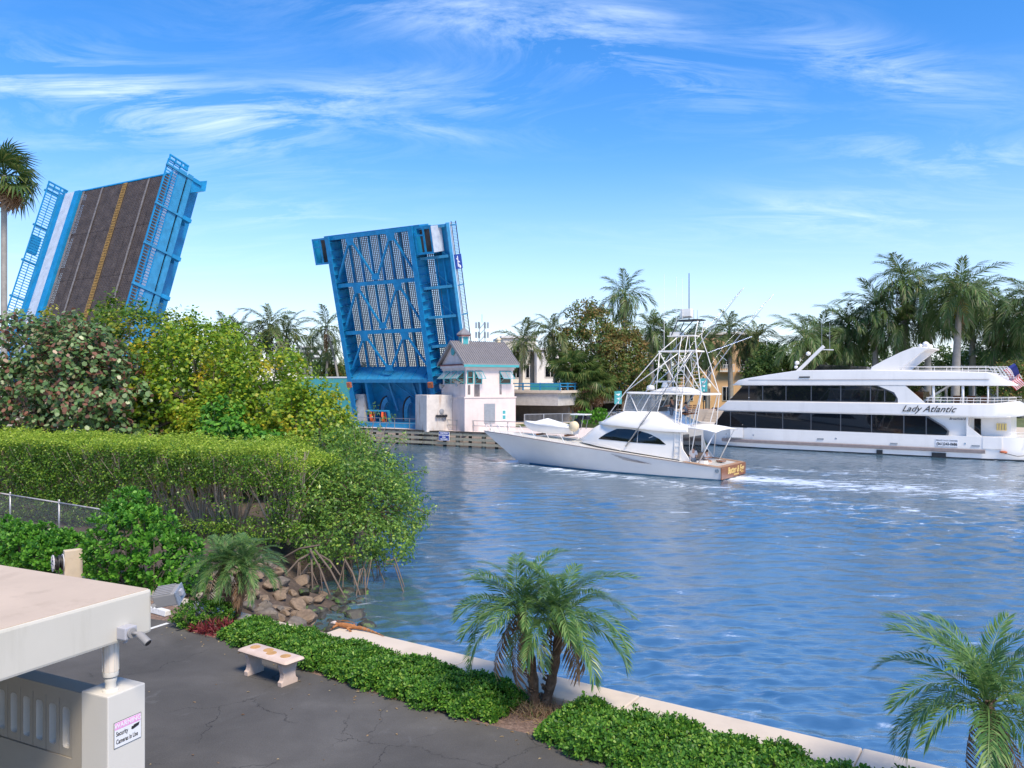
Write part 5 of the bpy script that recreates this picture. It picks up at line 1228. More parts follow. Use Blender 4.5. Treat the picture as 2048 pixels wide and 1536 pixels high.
def plant_mats():
    g = MAT
    g['lf_seagrape'] = LEAF('sea grape leaves', [(0, (.06, .12, .04)), (.45, (.13, .22, .075)), (.68, (.22, .29, .14)), (.78, (.14, .075, .045)), (.92, (.20, .085, .055)), (1, (.24, .12, .085))], .3, .2)
    g['lf_hibiscus'] = LEAF('yellow green heart leaves', [(0, (.07, .16, .014)), (.45, (.16, .28, .022)), (.85, (.28, .36, .03)), (1, (.42, .41, .03))], .4, .35, patch=[(0, (.30, .32, .02)), (.6, (.56, .44, .03)), (1, (.62, .32, .03))], patch_scale=.55, patch_lo=.55, patch_hi=.72)
    g['lf_hibiscus_green'] = LEAF('green heart leaves with some yellow', [(0, (.035, .10, .015)), (.55, (.09, .18, .02)), (.9, (.19, .26, .025)), (1, (.36, .32, .03))], .4, .35, patch=[(0, (.2, .26, .02)), (1, (.42, .34, .03))], patch_scale=.4, patch_lo=.54, patch_hi=.68)
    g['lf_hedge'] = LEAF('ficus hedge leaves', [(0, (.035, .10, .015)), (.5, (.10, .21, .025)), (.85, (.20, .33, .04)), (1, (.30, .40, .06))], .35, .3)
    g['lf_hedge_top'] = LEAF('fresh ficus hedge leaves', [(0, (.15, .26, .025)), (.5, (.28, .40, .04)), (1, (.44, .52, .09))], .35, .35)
    g['lf_mangrove'] = LEAF('mangrove leaves', [(0, (.045, .11, .025)), (.5, (.11, .22, .04)), (.9, (.20, .32, .055)), (1, (.34, .42, .07))], .3, .28)
    g['lf_clusia'] = LEAF('glossy clusia leaves', [(0, (.03, .11, .012)), (.55, (.075, .23, .02)), (1, (.17, .36, .045))], .42, .25)
    g['lf_low'] = LEAF('green island ficus leaves', [(0, (.03, .10, .014)), (.5, (.075, .20, .022)), (.9, (.16, .30, .035)), (1, (.26, .37, .055))], .45, .25)
    g['lf_red'] = LEAF('red bromeliad leaves', [(0, (.10, .015, .02)), (.6, (.24, .04, .05)), (1, (.32, .12, .10))], .4, .3)
    g['lf_far'] = LEAF('far evergreen leaves', [(0, (.04, .09, .02)), (.6, (.09, .16, .035)), (1, (.17, .23, .06))], .5, .3)
    g['lf_far_brown'] = LEAF('far tropical almond leaves', [(0, (.05, .10, .025)), (.65, (.12, .18, .04)), (.85, (.20, .15, .045)), (1, (.28, .16, .06))], .5, .3, patch=[(0, (.13, .14, .04)), (1, (.28, .16, .06))], patch_scale=.25)
    g['fr_royal'] = LEAF('royal palm fronds', [(0, (.06, .115, .035)), (.6, (.12, .19, .06)), (.88, (.19, .22, .10)), (1, (.30, .24, .15))], .45, .25)
    g['fr_dead'] = LEAF('dry palm fronds', [(0, (.16, .09, .045)), (1, (.32, .20, .12))], .7, .2)
    g['fr_coco'] = LEAF('coconut palm fronds', [(0, (.045, .08, .025)), (.6, (.10, .14, .045)), (1, (.20, .20, .08))], .4, .25)
    g['fr_fan'] = LEAF('fan palm fronds', [(0, (.03, .07, .02)), (.7, (.07, .12, .03)), (1, (.14, .16, .05))], .4, .25)
    g['fr_pygmy'] = LEAF('pygmy date palm fronds', [(0, (.045, .12, .035)), (.6, (.11, .21, .06)), (1, (.22, .31, .10))], .3, .3)
    g['shaft'] = PM('green crownshaft', (.12, .25, .04), .4, 0, .15, 2)
    g['flower'] = LEAF('yellow palm inflorescence', [(0, (.42, .34, .05)), (1, (.66, .52, .10))], .6, .3)
    g['rachis'] = PM('green midrib', (.16, .20, .06), .5, 0, .2, 4)
plant_mats()

def frond_mesh(name, L, nl, ll, lw, droop, p, seed, mat, a0=62, a1=22, sag=.35, hang=.0, rw=.03, bare=.12, segs=12, jit=.10):
    r = np.random.default_rng(seed); ts = np.linspace(0, 1, segs+1); e = -droop*ts**p
    dx = np.cos(e)*L/segs; dz = np.sin(e)*L/segs
    X = np.concatenate([[0], np.cumsum((dx[:-1]+dx[1:])/2)]); Z = np.concatenate([[0], np.cumsum((dz[:-1]+dz[1:])/2)])
    tl = bare+(1-bare)*(np.arange(nl)+.5)/nl
    bx, bz, be = np.interp(tl, ts, X), np.interp(tl, ts, Z), np.interp(tl, ts, e)
    Vs = []; Qs = []; k = 0
    for s in (-1, 1):
        a = np.radians(a0+(a1-a0)*tl+r.normal(size=nl)*5); T = np.stack([np.cos(be), 0*be, np.sin(be)], -1); Nn = np.stack([-np.sin(be), 0*be, np.cos(be)], -1)
        D = T*np.cos(a)[:, None]+np.array([0, s, 0])*np.sin(a)[:, None]+Nn*(.28-hang+r.normal(size=nl)*jit)[:, None]
        D = unit(D); ln = ll*(.55+.45*np.sin(np.pi*np.clip(tl*.92+.10, 0, 1)))*(1-(.1+jit)*r.random(nl))
        B = np.stack([bx, 0*bx, bz], -1); M = B+D*(ln*.5)[:, None]; Tp = B+D*ln[:, None]+np.array([0, 0, -1])*(ln*(sag+hang+.12*r.random(nl)))[:, None]
        w = unit(np.cross(D, Nn))*lw/2
        V_ = np.stack([B, M-w, Tp, M+w], 1).reshape(-1, 3); Vs.append(V_); Qs.append(np.arange(nl*4).reshape(nl, 4)+k); k += nl*4
    # midrib as a thin flat strip pair
    P = np.stack([X, 0*X, Z], -1); wv = np.stack([0*X, rw*(1-.8*ts), 0*X], -1); dn = np.stack([0*X, 0*X, -rw*1.1*(1-.8*ts)], -1)
    ring = np.stack([P-wv, P+dn, P+wv], 1).reshape(-1, 3); Vs.append(ring)
    q = [(i*3+j, i*3+j+1, (i+1)*3+j+1, (i+1)*3+j) for i in range(segs) for j in range(2)]
    Qs.append(np.array(q)+k)
    return np_mesh(name, np.concatenate(Vs), np.concatenate(Qs), mat)
def fan_mesh(name, pet, rad, nb, seed, mat):
    r = np.random.default_rng(seed); V_ = []; Q = []; k = 0
    P = np.array([pet, 0, 0]); 
    for i in range(nb):
        a = R(-125+250*i/(nb-1)); d = np.array([math.cos(a), math.sin(a), .1]); ln = rad*(.8+.2*math.cos(a*.6))*(.9+.2*r.random())
        s = np.array([-math.sin(a), math.cos(a), 0])*rad*.055
        V_ += [P, P+d*ln*.55-s, P+d*ln+np.array([0, 0, -.34*rad-.3*rad*r.random()]), P+d*ln*.55+s]; Q.append([k, k+1, k+2, k+3]); k += 4
    for dz in (0, .03):
        V_ += [np.array([0, -.03, dz]), np.array([pet, -.02, dz]), np.array([pet, .02, dz]), np.array([0, .03, dz])]; Q.append([k, k+1, k+2, k+3]); k += 4
    return np_mesh(name, np.array(V_), np.array(Q), mat)

FR = {}
def frond_library():
    for i in range(3):
        FR['royal', i] = [frond_mesh('frond', 3.6, 46, 1.15, .075, (1.0, 1.6, 2.1)[i], 1.2, 40+i*3+j, MAT['fr_royal'], sag=.5, rw=.05, jit=.22) for j in range(2)]
        FR['coco', i] = [frond_mesh('frond', 3.8, 46, 1.0, .075, (1.0, 1.5, 1.9)[i], 1.3, 60+i*3+j, MAT['fr_coco'], sag=.55, rw=.05, jit=.2) for j in range(2)]
        FR['pygmy', i] = [frond_mesh('frond', 1.28, 52, .27, .019, (1.4, 1.75, 1.95)[i], 1.3, 80+i*3+j, MAT['fr_pygmy'], a0=66, a1=28, sag=.28, rw=.011, bare=.14) for j in range(3)]
        FR['fan', i] = [fan_mesh('frond', 1.0, 1.0, 20, 90+i*3+j, MAT['fr_fan']) for j in range(2)]
    FR['dead', 0] = [frond_mesh('dry_frond', 2.6, 22, .7, .08, .7, 1.0, 120, MAT['fr_dead'], sag=.6, hang=.4, rw=.04)]
    FR['deadfan', 0] = [fan_mesh('dry_frond', .9, .9, 16, 130, MAT['fr_dead'])]
frond_library()
def put_fronds(t, kind, top, n, r, scale, el0=75, el1=-35, dead=0, deadkind='dead', lean=(0, 0)):
    top = Vector(top); ga = 2.39996
    for i in range(n):
        f = (i+.5)/n; el = R(el0+(el1-el0)*f**.85+r.normal()*6); cls = min(2, int(f*3))
        me = FR[kind, cls][int(r.integers(len(FR[kind, cls])))]
        o = link('frond', me, t); o.location = top+Vector((0, 0, -.12*f*scale)); s = scale*(.85+.3*r.random())*(1 if f > .12 else .8)
        o.scale = (s, s, s); o.rotation_euler = (r.normal()*.25, -el, i*ga+r.normal()*.2)
    for i in range(dead):
        o = link('dry_frond', FR[deadkind, 0][0], t); o.location = top+Vector((0, 0, -.25*scale)); s = scale*(.7+.3*r.random()); o.scale = (s, s, s)
        o.rotation_euler = (r.normal()*.3, R(62+r.normal()*10), i*ga*1.7)
def palm_trunk(t, h, r0, r1, bend, mat, rings=0, bulge=0):
    pts = []; rs = []; n = 12
    for i in range(n+1):
        f = i/n; pts.append((bend[0]*f*f, bend[1]*f*f, h*f-.15*(1-f))); rs.append(r0+(r1-r0)*f+bulge*math.sin(math.pi*min(1, f*1.15))**2+(r0*.35 if i == 0 else 0))
    MB().tube(pts, rs, 12).build('trunk', mat, t, smooth=True, recalc=False)
    if rings:
        m = MB()
        for i in range(rings):
            f = (i+.5)/rings; rr = r0+(r1-r0)*f+bulge*math.sin(math.pi*min(1, f*1.15))**2
            m.lathe([(rr+.004, -.02), (rr+.016, 0), (rr+.004, .02)], (bend[0]*f*f, bend[1]*f*f, h*f), 12)
        m.build('trunk_rings', mat, t, recalc=False)
    return Vector((bend[0], bend[1], h))
GRP = {}
def royal(u, vtop, Y, seed, label, group, sc=1.0, flower=False, n=17, base_z=1.8, green=False):
    r = np.random.default_rng(seed); top = at(u, vtop, Y); h = top.z-base_z-1.9*sc
    t = thing('royal_palm', label, 'palm', (top.x, top.y, base_z), r.random()*6, group)
    p = palm_trunk(t, h-1.0*sc, .30*sc, .20*sc, (r.normal()*.25, r.normal()*.25), MAT['trunk_grey'], 0, .05)
    MB().tube([p-Vector((0, 0, .05)), p+Vector((0, 0, .5)), p+Vector((0, 0, 1.3*sc))], [.22*sc, .20*sc, .10*sc], 10).build('crownshaft', MAT['shaft'], t, smooth=True)
    put_fronds(t, 'royal' if not green else 'coco', p+Vector((0, 0, 1.2*sc)), n, r, sc, 80, -38, dead=3)
    if flower:
        q = r.normal(size=(420, 3)); q[:, 2] *= .8; P = np.array(p+Vector((0, 0, -.1)))+unit(q)*r.random((420, 1))**.5*np.array([1.15, 1.15, 1.0])
        V_, Q = leaf_cards(P, r.normal(size=(420, 3)), .34, .06, r, KITE, U=q+np.array([0, 0, -.7])); link('flower_spray', np_mesh('flower_spray', V_, Q, MAT['flower']), t)
    return t
def coco(u, vtop, Y, seed, label, group, sc=1.0, bend=(.8, .3), n=18, base_z=1.8, r0=.2):
    r = np.random.default_rng(seed); top = at(u, vtop, Y)
    t = thing('coconut_palm', label, 'palm', (top.x-bend[0], top.y-bend[1], base_z), 0, group)
    p = palm_trunk(t, top.z-base_z-1.6*sc, r0, r0*.65, bend, MAT['trunk_grey'])
    put_fronds(t, 'coco', p, n, r, sc, 82, -40, dead=2); return t
def fanpalm(u, vtop, Y, seed, label, group=None, sc=1.0, base_z=1.5, n=26, dead=12, r0=.2, name='fan_palm'):
    r = np.random.default_rng(seed); top = at(u, vtop, Y)
    t = thing(name, label, 'palm', (top.x, top.y, base_z), 0, group)
    p = palm_trunk(t, top.z-base_z-1.5*sc, r0, r0*.8, (r.normal()*.1, 0), MAT['trunk_brown'] if dead < 10 else MAT['trunk_grey'])
    put_fronds(t, 'fan', p, n, r, sc, 85, -45, dead=dead, deadkind='deadfan'); return t

# ---- near left: trees on the bank
tree('sea_grape_tree', 'dense sea grape tree with round green and maroon leaves beyond the clipped hedge', 'tree', (-21.5, 37.5, 1.2), [(-23.0, 38, 5.4, 5.2, 3.6, 4.5), (-19.0, 36.2, 4.6, 2.7, 2.8, 3.2), (-20.2, 36.6, 6.6, 2.6, 2.6, 2.5)], 760, 30, .48, .20, .20, MAT['lf_seagrape'], 11, HEX, zmin=1.6, limbs=90, r0=.2, up=.35, jit=.7)
tree('sea_hibiscus_tree', 'green and yellow leaved tree directly in front of the grated roadway leaf', 'tree', (-22.3, 46.5, 1.2), [(-22.6, 46, 7.3, 4.6, 3.6, 4.2), (-18.5, 45, 5.6, 3.2, 3, 4.2)], 620, 26, .5, .21, .18, MAT['lf_hibiscus_green'], 12, KITE, zmin=2, limbs=80, r0=.2)
tree('sea_hibiscus_tree', 'tallest yellow green tree above the middle of the clipped hedge', 'tree', (-15.2, 39.5, 1.2), [(-15.6, 39.5, 5.9, 3.3, 3.2, 4.0), (-17.4, 38, 3.8, 2.2, 2.4, 3.2)], 640, 28, .44, .19, .165, MAT['lf_hibiscus'], 13, KITE, zmin=1.8, limbs=80, r0=.18)
tree('sea_hibiscus_tree', 'bushy yellow green tree with orange leaves above the hedge end', 'tree', (-11.9, 38, 1.2), [(-12.2, 38, 4.6, 3.1, 3.0, 3.7), (-13.6, 36.2, 3.2, 2.2, 2.0, 2.6)], 600, 28, .42, .18, .16, MAT['lf_hibiscus'], 14, KITE, zmin=1.7, limbs=70, r0=.16)
tree('sea_hibiscus_tree', 'low yellow tree leaning out beside the mangrove', 'tree', (-9.2, 36, 1.1), [(-9.2, 36, 3.7, 2.3, 2.6, 2.8), (-8.0, 36.5, 2.9, 1.5, 1.8, 1.9)], 420, 28, .40, .17, .15, MAT['lf_hibiscus'], 15, KITE, zmin=1.3, limbs=60, r0=.13)
tree('dark_leaved_sapling', 'young dark green tree with upright stems rising over the hedge', 'tree', (-12.2, 33.2, 1.3), [(-12.0, 33.2, 4.4, 1.2, .8, 1.3), (-10.8, 33.4, 3.6, 1.3, .8, 1.1)], 120, 24, .34, .20, .15, MAT['lf_clusia'], 16, KITE, zmin=2.2, limbs=30, r0=.08, bark='twig')
# ---- clipped hedge with bare stems
def build_hedge():
    r = np.random.default_rng(21); A = np.array([-22.0, 32.4]); B = np.array([-6.6, 25.6]); d = (B-A)/np.linalg.norm(B-A); n = np.array([d[1], -d[0]])   # n towards the camera
    if n[1] > 0: n = -n
    Lh = np.linalg.norm(B-A); t = thing('clipped_hedge', 'long flat topped clipped hedge with bare grey stems behind the chain link fence', 'hedge', (A[0], A[1], 1.3))
    b = np.array([A[0], A[1], 1.3])
    def pos(s, w, z): 
        z = np.asarray(z, float); e = np.clip((s-(Lh-1.6))/1.6, 0, 1)
        return np.stack([A[0]+d[0]*s+n[0]*w*(1-.25*e), A[1]+d[1]*s+n[1]*w*(1-.25*e), z], -1)-b
    ztop = lambda s, w: 4.40+.09*np.sin(s*1.3)+.07*np.sin(s*3.1+w*2)+.05*np.sin(s*7.7+w*5)-.35*np.clip((s-(Lh-1.4))/1.4, 0, 1)**2
    # top crust
    k = 30000; s = r.random(k)*(Lh+.5); w = r.uniform(-1.6, 1.75, k); z = ztop(s, w)-.30*r.random(k)**1.6
    V1, Q1 = leaf_cards(pos(s, w, z), np.array([0, 0, 1.0])+r.normal(size=(k, 3))*.6, .085*(.7+.6*r.random(k)), .05, r)
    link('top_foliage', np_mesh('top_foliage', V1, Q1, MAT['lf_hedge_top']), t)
    # stray shoots above the crust
    k = 420; s = r.random(k)*Lh; w = r.uniform(-1.5, 1.6, k); C0 = pos(s, w, ztop(s, w)+.04+.16*r.random(k)**2)
    V0, Q0 = clump_leaves(C0, np.broadcast_to(np.array([0, 0, 1.]), C0.shape), .09, 9, .09, .05, r); link('stray_shoots', np_mesh('stray_shoots', V0, Q0, MAT['lf_hedge_top']), t)
    # front and back faces: patchy, thicker towards the top
    C = []; 
    while len(C) < 2150:
        s0 = r.random()*(Lh+.4); h = r.random(); side = 1.62 if r.random() < .75 else -1.5
        dens = .25+.75*h**.7+(.55 if math.sin(s0*1.15+.6)+.5*math.sin(s0*2.3) > .15 else -.25)*(1-h)
        if s0 > Lh*.60 and .22 < h < .62: dens *= .16
        if h < .22: dens = .55
        if r.random() > dens: continue
        z0 = 1.45+h*2.8; w0 = side*(.78+.22*h)-.35*r.random()
        C.append(pos(np.array(s0), np.array(w0), z0))
    C = np.array(C); D = np.broadcast_to(np.array([n[0], n[1], .3]), C.shape)
    V2, Q2 = clump_leaves(C, D, .26, 24, .085, .05, r, KITE, up=.5, out=.5, jit=.7)
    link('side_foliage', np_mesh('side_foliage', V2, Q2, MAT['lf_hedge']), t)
    # stems: fans of bare branches from the ground up into the crust
    m = MB()
    for i in range(17):
        s0 = (i+.5)/17*Lh+r.normal()*.2; base = Vector(pos(np.array(s0), np.array(.25), 1.25))
        for j in range(12 if s0 < Lh*.55 else 22):
            s1 = s0+r.normal()*.75+(.5 if s0 > Lh*.8 else 0); w1 = (.3 if j % 2 else .95)+r.random()*.75; e = Vector(pos(np.array(min(s1, Lh+.3)), np.array(w1), 4.0+.3*r.random()))
            mid = base+(e-base)*.45+Vector((r.normal()*.18, r.normal()*.12, .12))
            m.tube([base, mid, e], [.045+.02*r.random(), .026, .009], 5, cap=False)
            e2 = mid+(e-mid)*.6+Vector((r.normal()*.4, -.2*r.random(), .2)); m.tube([mid, e2], [.018, .006], 4, cap=False)
    m.build('bare_stems', MAT['twig'], t, smooth=True, recalc=False)
build_hedge()
# ---- mangrove with prop roots
def build_mangrove():
    t = tree('mangrove', 'mangrove leaning out over the canal on arching prop roots', 'mangrove', (-5.6, 27.4, .3), [(-5.6, 28.4, 2.7, 1.5, 1.9, 1.5), (-4.4, 27.0, 2.5, 1.1, 1.2, 1.0), (-6.5, 30.6, 3.4, 1.5, 2.0, 1.3), (-3.9, 28.0, 1.9, .9, 1.2, 1.1), (-6.6, 25.9, 2.6, 1.1, 1.1, 1.2), (-5.0, 25.5, 1.6, 1.2, .9, .9), (-4.0, 26.0, 1.3, .9, .8, .75), (-5.4, 26.6, 3.1, .9, .9, .7), (-4.7, 29.4, 3.3, .9, 1.2, .8), (-6.2, 24.9, 1.5, .8, .6, .7)], 980, 24, .34, .13, .06, MAT['lf_mangrove'], 31, KITE, zmin=.45, limbs=120, r0=.1, bark='root', shell=.45, jit=.6)
    r = np.random.default_rng(32); b = np.array([-5.6, 27.4, .3])
    # sprigs reaching out
    C = []
    for (u, v, Y) in ((800, 868, 31), (780, 880, 31), (760, 900, 31), (770, 838, 33), (745, 850, 33), (720, 870, 32), (850, 945, 29), (835, 955, 29), (815, 965, 29), (860, 1020, 28), (850, 1030, 28), (838, 1045, 28), (820, 1010, 28), (790, 930, 30), (742, 825, 34), (700, 850, 34)):
        p = np.array(at(u, v, Y)); 
        for k in range(3): C.append(p+r.normal(size=3)*.12)
    C = np.array(C)-b; V_, Q = clump_leaves(C, np.broadcast_to(np.array([.4, -.3, .8]), C.shape), .17, 20, .115, .05, r); link('outer_sprigs', np_mesh('outer_sprigs', V_, Q, MAT['lf_mangrove']), t)
    m = MB()
    for c in C[::3]:
        e = Vector(c); h = Vector((-5.3, 28.2, 2.6))-Vector(b); h = h+(e-h)*.25; m.tube([h, h+(e-h)*.5+Vector((0, 0, .15)), e], [.03, .02, .008], 5, cap=False)
    m.build('sprig_stems', MAT['root'], t, recalc=False)
    # prop roots
    cnt = 0
    for i in range(16):
        c = Vector((r.uniform(-6.6, -3.9), r.uniform(24.3, 27.6), r.uniform(.5, .95)))
        m = MB()
        for k in range(int(r.integers(1, 4))):
            a = r.uniform(-2.6, .8); ln = r.uniform(.35, 1.25); e = c+Vector((math.cos(a)*ln, math.sin(a)*ln, 0)); e.z = max(-.35, float(bank_z(np.array(e.x), np.array(e.y)))-.08)
            m1 = c+(e-c)*.35+Vector((0, 0, .12+.2*r.random())); m2 = c+(e-c)*.8+Vector((0, 0, -.05))
            m1.z = c.z+.05; m.tube([c-Vector(b), m1-Vector(b), m2-Vector(b), e-Vector(b)], [.024, .021, .018, .015], 5, cap=False)
        m.build('prop_root', MAT['root'], t, smooth=True, recalc=False)
    for (u0, v0, u1, v1, Y) in ((620, 1100, 660, 1190, 23.4), (625, 1105, 570, 1150, 23.6), (630, 1100, 690, 1195, 23.2), (622, 1100, 625, 1180, 23.6), (640, 1110, 680, 1150, 23.8), (690, 1120, 720, 1190, 24.2), (560, 1120, 640, 1090, 23.8)):
        a, e = at(u0, v0, Y), at(u1, v1, Y-.5); md = a+(e-a)*.5+Vector((.05, -.2, .16))
        MB().tube([a-Vector(b), md-Vector(b), e-Vector(b)], [.032, .03, .024], 6, cap=False).build('prop_root', MAT['root'], t, smooth=True, recalc=False)
build_mangrove()
# ---- clusia shrubs in front of the fence
def rosette_shrub(name, label, base, ells, n, seed, L=.15, W=.10, mat='lf_clusia', per=9, group=None, zmin=None, cat='shrub', shape=OBO, limbs=40):
    r = np.random.default_rng(seed); t = thing(name, label, cat, base, 0, group); b = np.array(base)
    C, D = ellipsoid_clumps(ells, n, r, .55, zmin); D = unit(D+np.array([0, 0, .7])+r.normal(size=D.shape)*.25)
    k = len(C); a = (np.arange(per)*2.4)[None]+r.random((k, 1))*6
    X = unit(np.cross(D, r.normal(size=D.shape))); Y_ = np.cross(D, X); f = np.linspace(.15, .95, per)[None, :, None]
    U = (X[:, None]*np.cos(a)[..., None]+Y_[:, None]*np.sin(a)[..., None])*(.25+.8*f)+D[:, None]*(1.05-f*.8)
    U = unit(U); S = np.cross(D[:, None]+0*U, U); Nn = unit(np.cross(U, S)); Nn = np.where((Nn*D[:, None]).sum(-1, keepdims=True) < 0, -Nn, Nn)
    P = C[:, None]-b-D[:, None]*(f*.55*L)
    V_, Q = leaf_cards(P.reshape(-1, 3), Nn.reshape(-1, 3), L*(.6+.5*r.random(k*per)), W*(.6+.5*r.random(k*per)), r, shape, U=U.reshape(-1, 3))
    link('foliage', np_mesh('foliage', V_, Q, MAT[mat]), t)
    m = MB()
    for i in r.choice(k, min(limbs, k), replace=False):
        e = Vector(C[i]-b); s0 = Vector((e.x*.35+r.normal()*.1, e.y*.35+r.normal()*.1, 0)); m.tube([s0, s0+(e-s0)*.5+Vector((0, 0, .1)), e], [.02, .014, .008], 5, cap=False)
    m.build('stems', MAT['bark'], t, recalc=False); return t
rosette_shrub('clusia_shrub', 'tall glossy clusia shrub growing between the hose reel post and the double pygmy palm', (-9.0, 19.3, 1.39), [(-9.3, 19.6, 2.3, 1.25, .9, 1.25), (-8.3, 19.2, 2.0, 1.0, .8, .85), (-9.6, 20.2, 3.0, .6, .6, .8)], 760, 41, zmin=1.45)
for i, (x, y, h, lb) in enumerate(((-14.6, 22.9, .85, 'glossy clusia shrub at the far end of the row before the chain link fence'), (-13.4, 22.2, .8, 'glossy clusia shrub in the middle of the row before the chain link fence'), (-12.2, 21.4, .7, 'low glossy clusia shrub behind the hose reel post'))):
    rosette_shrub('clusia_shrub', lb, (x, y, 1.39), [(x, y, 1.75, .95, .75, h), (x+.5, y-.3, 1.6, .6, .5, h*.7)], 330, 42+i, zmin=1.45, group='clusia shrubs in a row')
# ---- low hedge along the seawall
def low_hedge(label, s0, s1, seed, o0=-.92, h=.30, wfun=None):
    r = np.random.default_rng(seed); c0 = swp(s0, -1.3, 1.39); t = thing('low_hedge', label, 'hedge', c0); b = np.array(c0); k = int((s1-s0)*1500)
    s = s0+(s1-s0)*r.random(k); wid = wfun(s); q = r.random(k)
    ends = np.clip(np.minimum((s-s0)/.45, (s1-s)/.45), .0, 1)**.5
    ang = np.pi*q                                               # half dome section
    bump = 1+.12*np.sin(s*4.3+1)*np.sin(q*6)+.10*np.sin(s*9.1+q*5)+.08*r.normal(size=k)
    off = o0-wid/2+np.cos(ang)*wid/2*bump*(.6+.4*ends)*1.03; z = 1.42+np.sin(ang)**.75*h*bump*ends
    dp = .0+.10*r.random(k)**2; off = off-np.cos(ang)*dp; z = z-np.sin(ang)*dp
    P = np.stack([SW0.x+SW.x*s+SWN.x*off, SW0.y+SW.y*s+SWN.y*off, z], -1)-b
    D = np.stack([SWN.x*np.cos(ang), SWN.y*np.cos(ang), np.sin(ang)+.35], -1); D = unit(D+r.normal(size=D.shape)*.35)
    per = 5; a = (np.arange(per)*2.4)[None]+r.random((k, 1))*6; X = unit(np.cross(D, r.normal(size=D.shape))); Y_ = np.cross(D, X); f = np.linspace(.2, .9, per)[None, :, None]
    U = unit((X[:, None]*np.cos(a)[..., None]+Y_[:, None]*np.sin(a)[..., None])*(.3+.8*f)+D[:, None]*(1-f*.8)); S = np.cross(D[:, None]+0*U, U); Nn = unit(np.cross(U, S)); Nn = np.where((Nn*D[:, None]).sum(-1, keepdims=True) < 0, -Nn, Nn)
    V_, Q = leaf_cards(np.repeat(P, per, 0), Nn.reshape(-1, 3), .065*(.65+.6*r.random(k*per)), .036*(.7+.5*r.random(k*per)), r, OBO, U=U.reshape(-1, 3))
    link('foliage', np_mesh('foliage', V_, Q, MAT['lf_low']), t)
    m = MB(); 
    for i in r.choice(k, int((s1-s0)*22), replace=False):
        e = Vector(P[i]); m.tube([Vector((e.x, e.y, 0))*.97, e*.98], [.012, .006], 4, cap=False)
    m.build('stems', MAT['bark'], t, recalc=False)
    # dark leaf litter core so that the hedge is not see-through
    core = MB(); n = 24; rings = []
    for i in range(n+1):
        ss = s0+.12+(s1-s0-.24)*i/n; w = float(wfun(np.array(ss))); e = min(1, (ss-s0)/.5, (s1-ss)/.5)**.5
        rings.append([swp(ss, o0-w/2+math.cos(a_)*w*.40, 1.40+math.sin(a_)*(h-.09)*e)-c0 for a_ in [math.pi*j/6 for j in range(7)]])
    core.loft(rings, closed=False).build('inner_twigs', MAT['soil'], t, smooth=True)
wf1 = lambda s: np.interp(s, [-2, 0, 2, 4, 5.2], [.85, .92, 1.05, 1.15, 1.1])
wf2 = lambda s: np.interp(s, [5.4, 7, 9, 13], [1.15, 1.25, 1.35, 1.5])
low_hedge('low clipped green hedge running behind the pink stone bench', -1.75, 5.05, 51, wfun=wf1)
low_hedge('low clipped green hedge beyond the twin pygmy palms towards the lone palm', 5.75, 13.2, 52, h=.33, wfun=wf2)
rosette_shrub('low_shrub', 'small rounded green shrub beside the white wheel stop', tuple(ground(395, 1252, 1.39)), [(*ground(395, 1252, 1.39)[:2], 1.62, .55, .42, .36), (*(ground(430, 1248, 1.39)[:2]), 1.6, .4, .35, .3)], 520, 53, L=.065, W=.036, mat='lf_low', zmin=1.4, limbs=14)
rosette_shrub('bromeliad', 'red leaved bromeliad clump under the double pygmy palm', tuple(ground(436, 1266, 1.39)), [(*ground(436, 1266, 1.39)[:2], 1.46, .34, .24, .16)], 46, 54, L=.2, W=.035, mat='lf_red', per=8, zmin=1.4, cat='plant', shape=KITE, limbs=6)
rosette_shrub('bromeliad', 'small red bromeliad at the mulch edge by the low green shrub', tuple(ground(408, 1256, 1.39)), [(*ground(402, 1262, 1.39)[:2], 1.44, .22, .15, .1)], 18, 55, L=.16, W=.03, mat='lf_red', per=8, zmin=1.4, cat='plant', shape=KITE, limbs=4)
# dry grass under the central palms
r_ = np.random.default_rng(57); k_ = 1500; c_ = ground(1075, 1425, 1.39)
P_ = np.stack([r_.normal(size=k_)*.42, r_.normal(size=k_)*.2, 0*r_.random(k_)], -1); U_ = r_.normal(size=(k_, 3))*.6+np.array([0, 0, .45])
V_, Q_ = leaf_cards(P_, r_.normal(size=(k_, 3)), .16*(.5+r_.random(k_)), .012, r_, KITE, U=U_)
MAT['dry'] = LEAF('dry grass and pine straw', [(0, (.20, .12, .07)), (.7, (.38, .25, .15)), (1, (.16, .22, .05))], .8, .2)
o = link('dry_grass', np_mesh('dry_grass', V_, Q_, MAT['dry'])); o.location = c_; o.rotation_euler = (0, 0, R(-33)); tag(o, 'dry straw and weeds around the twin pygmy palm trunks', kind='stuff')
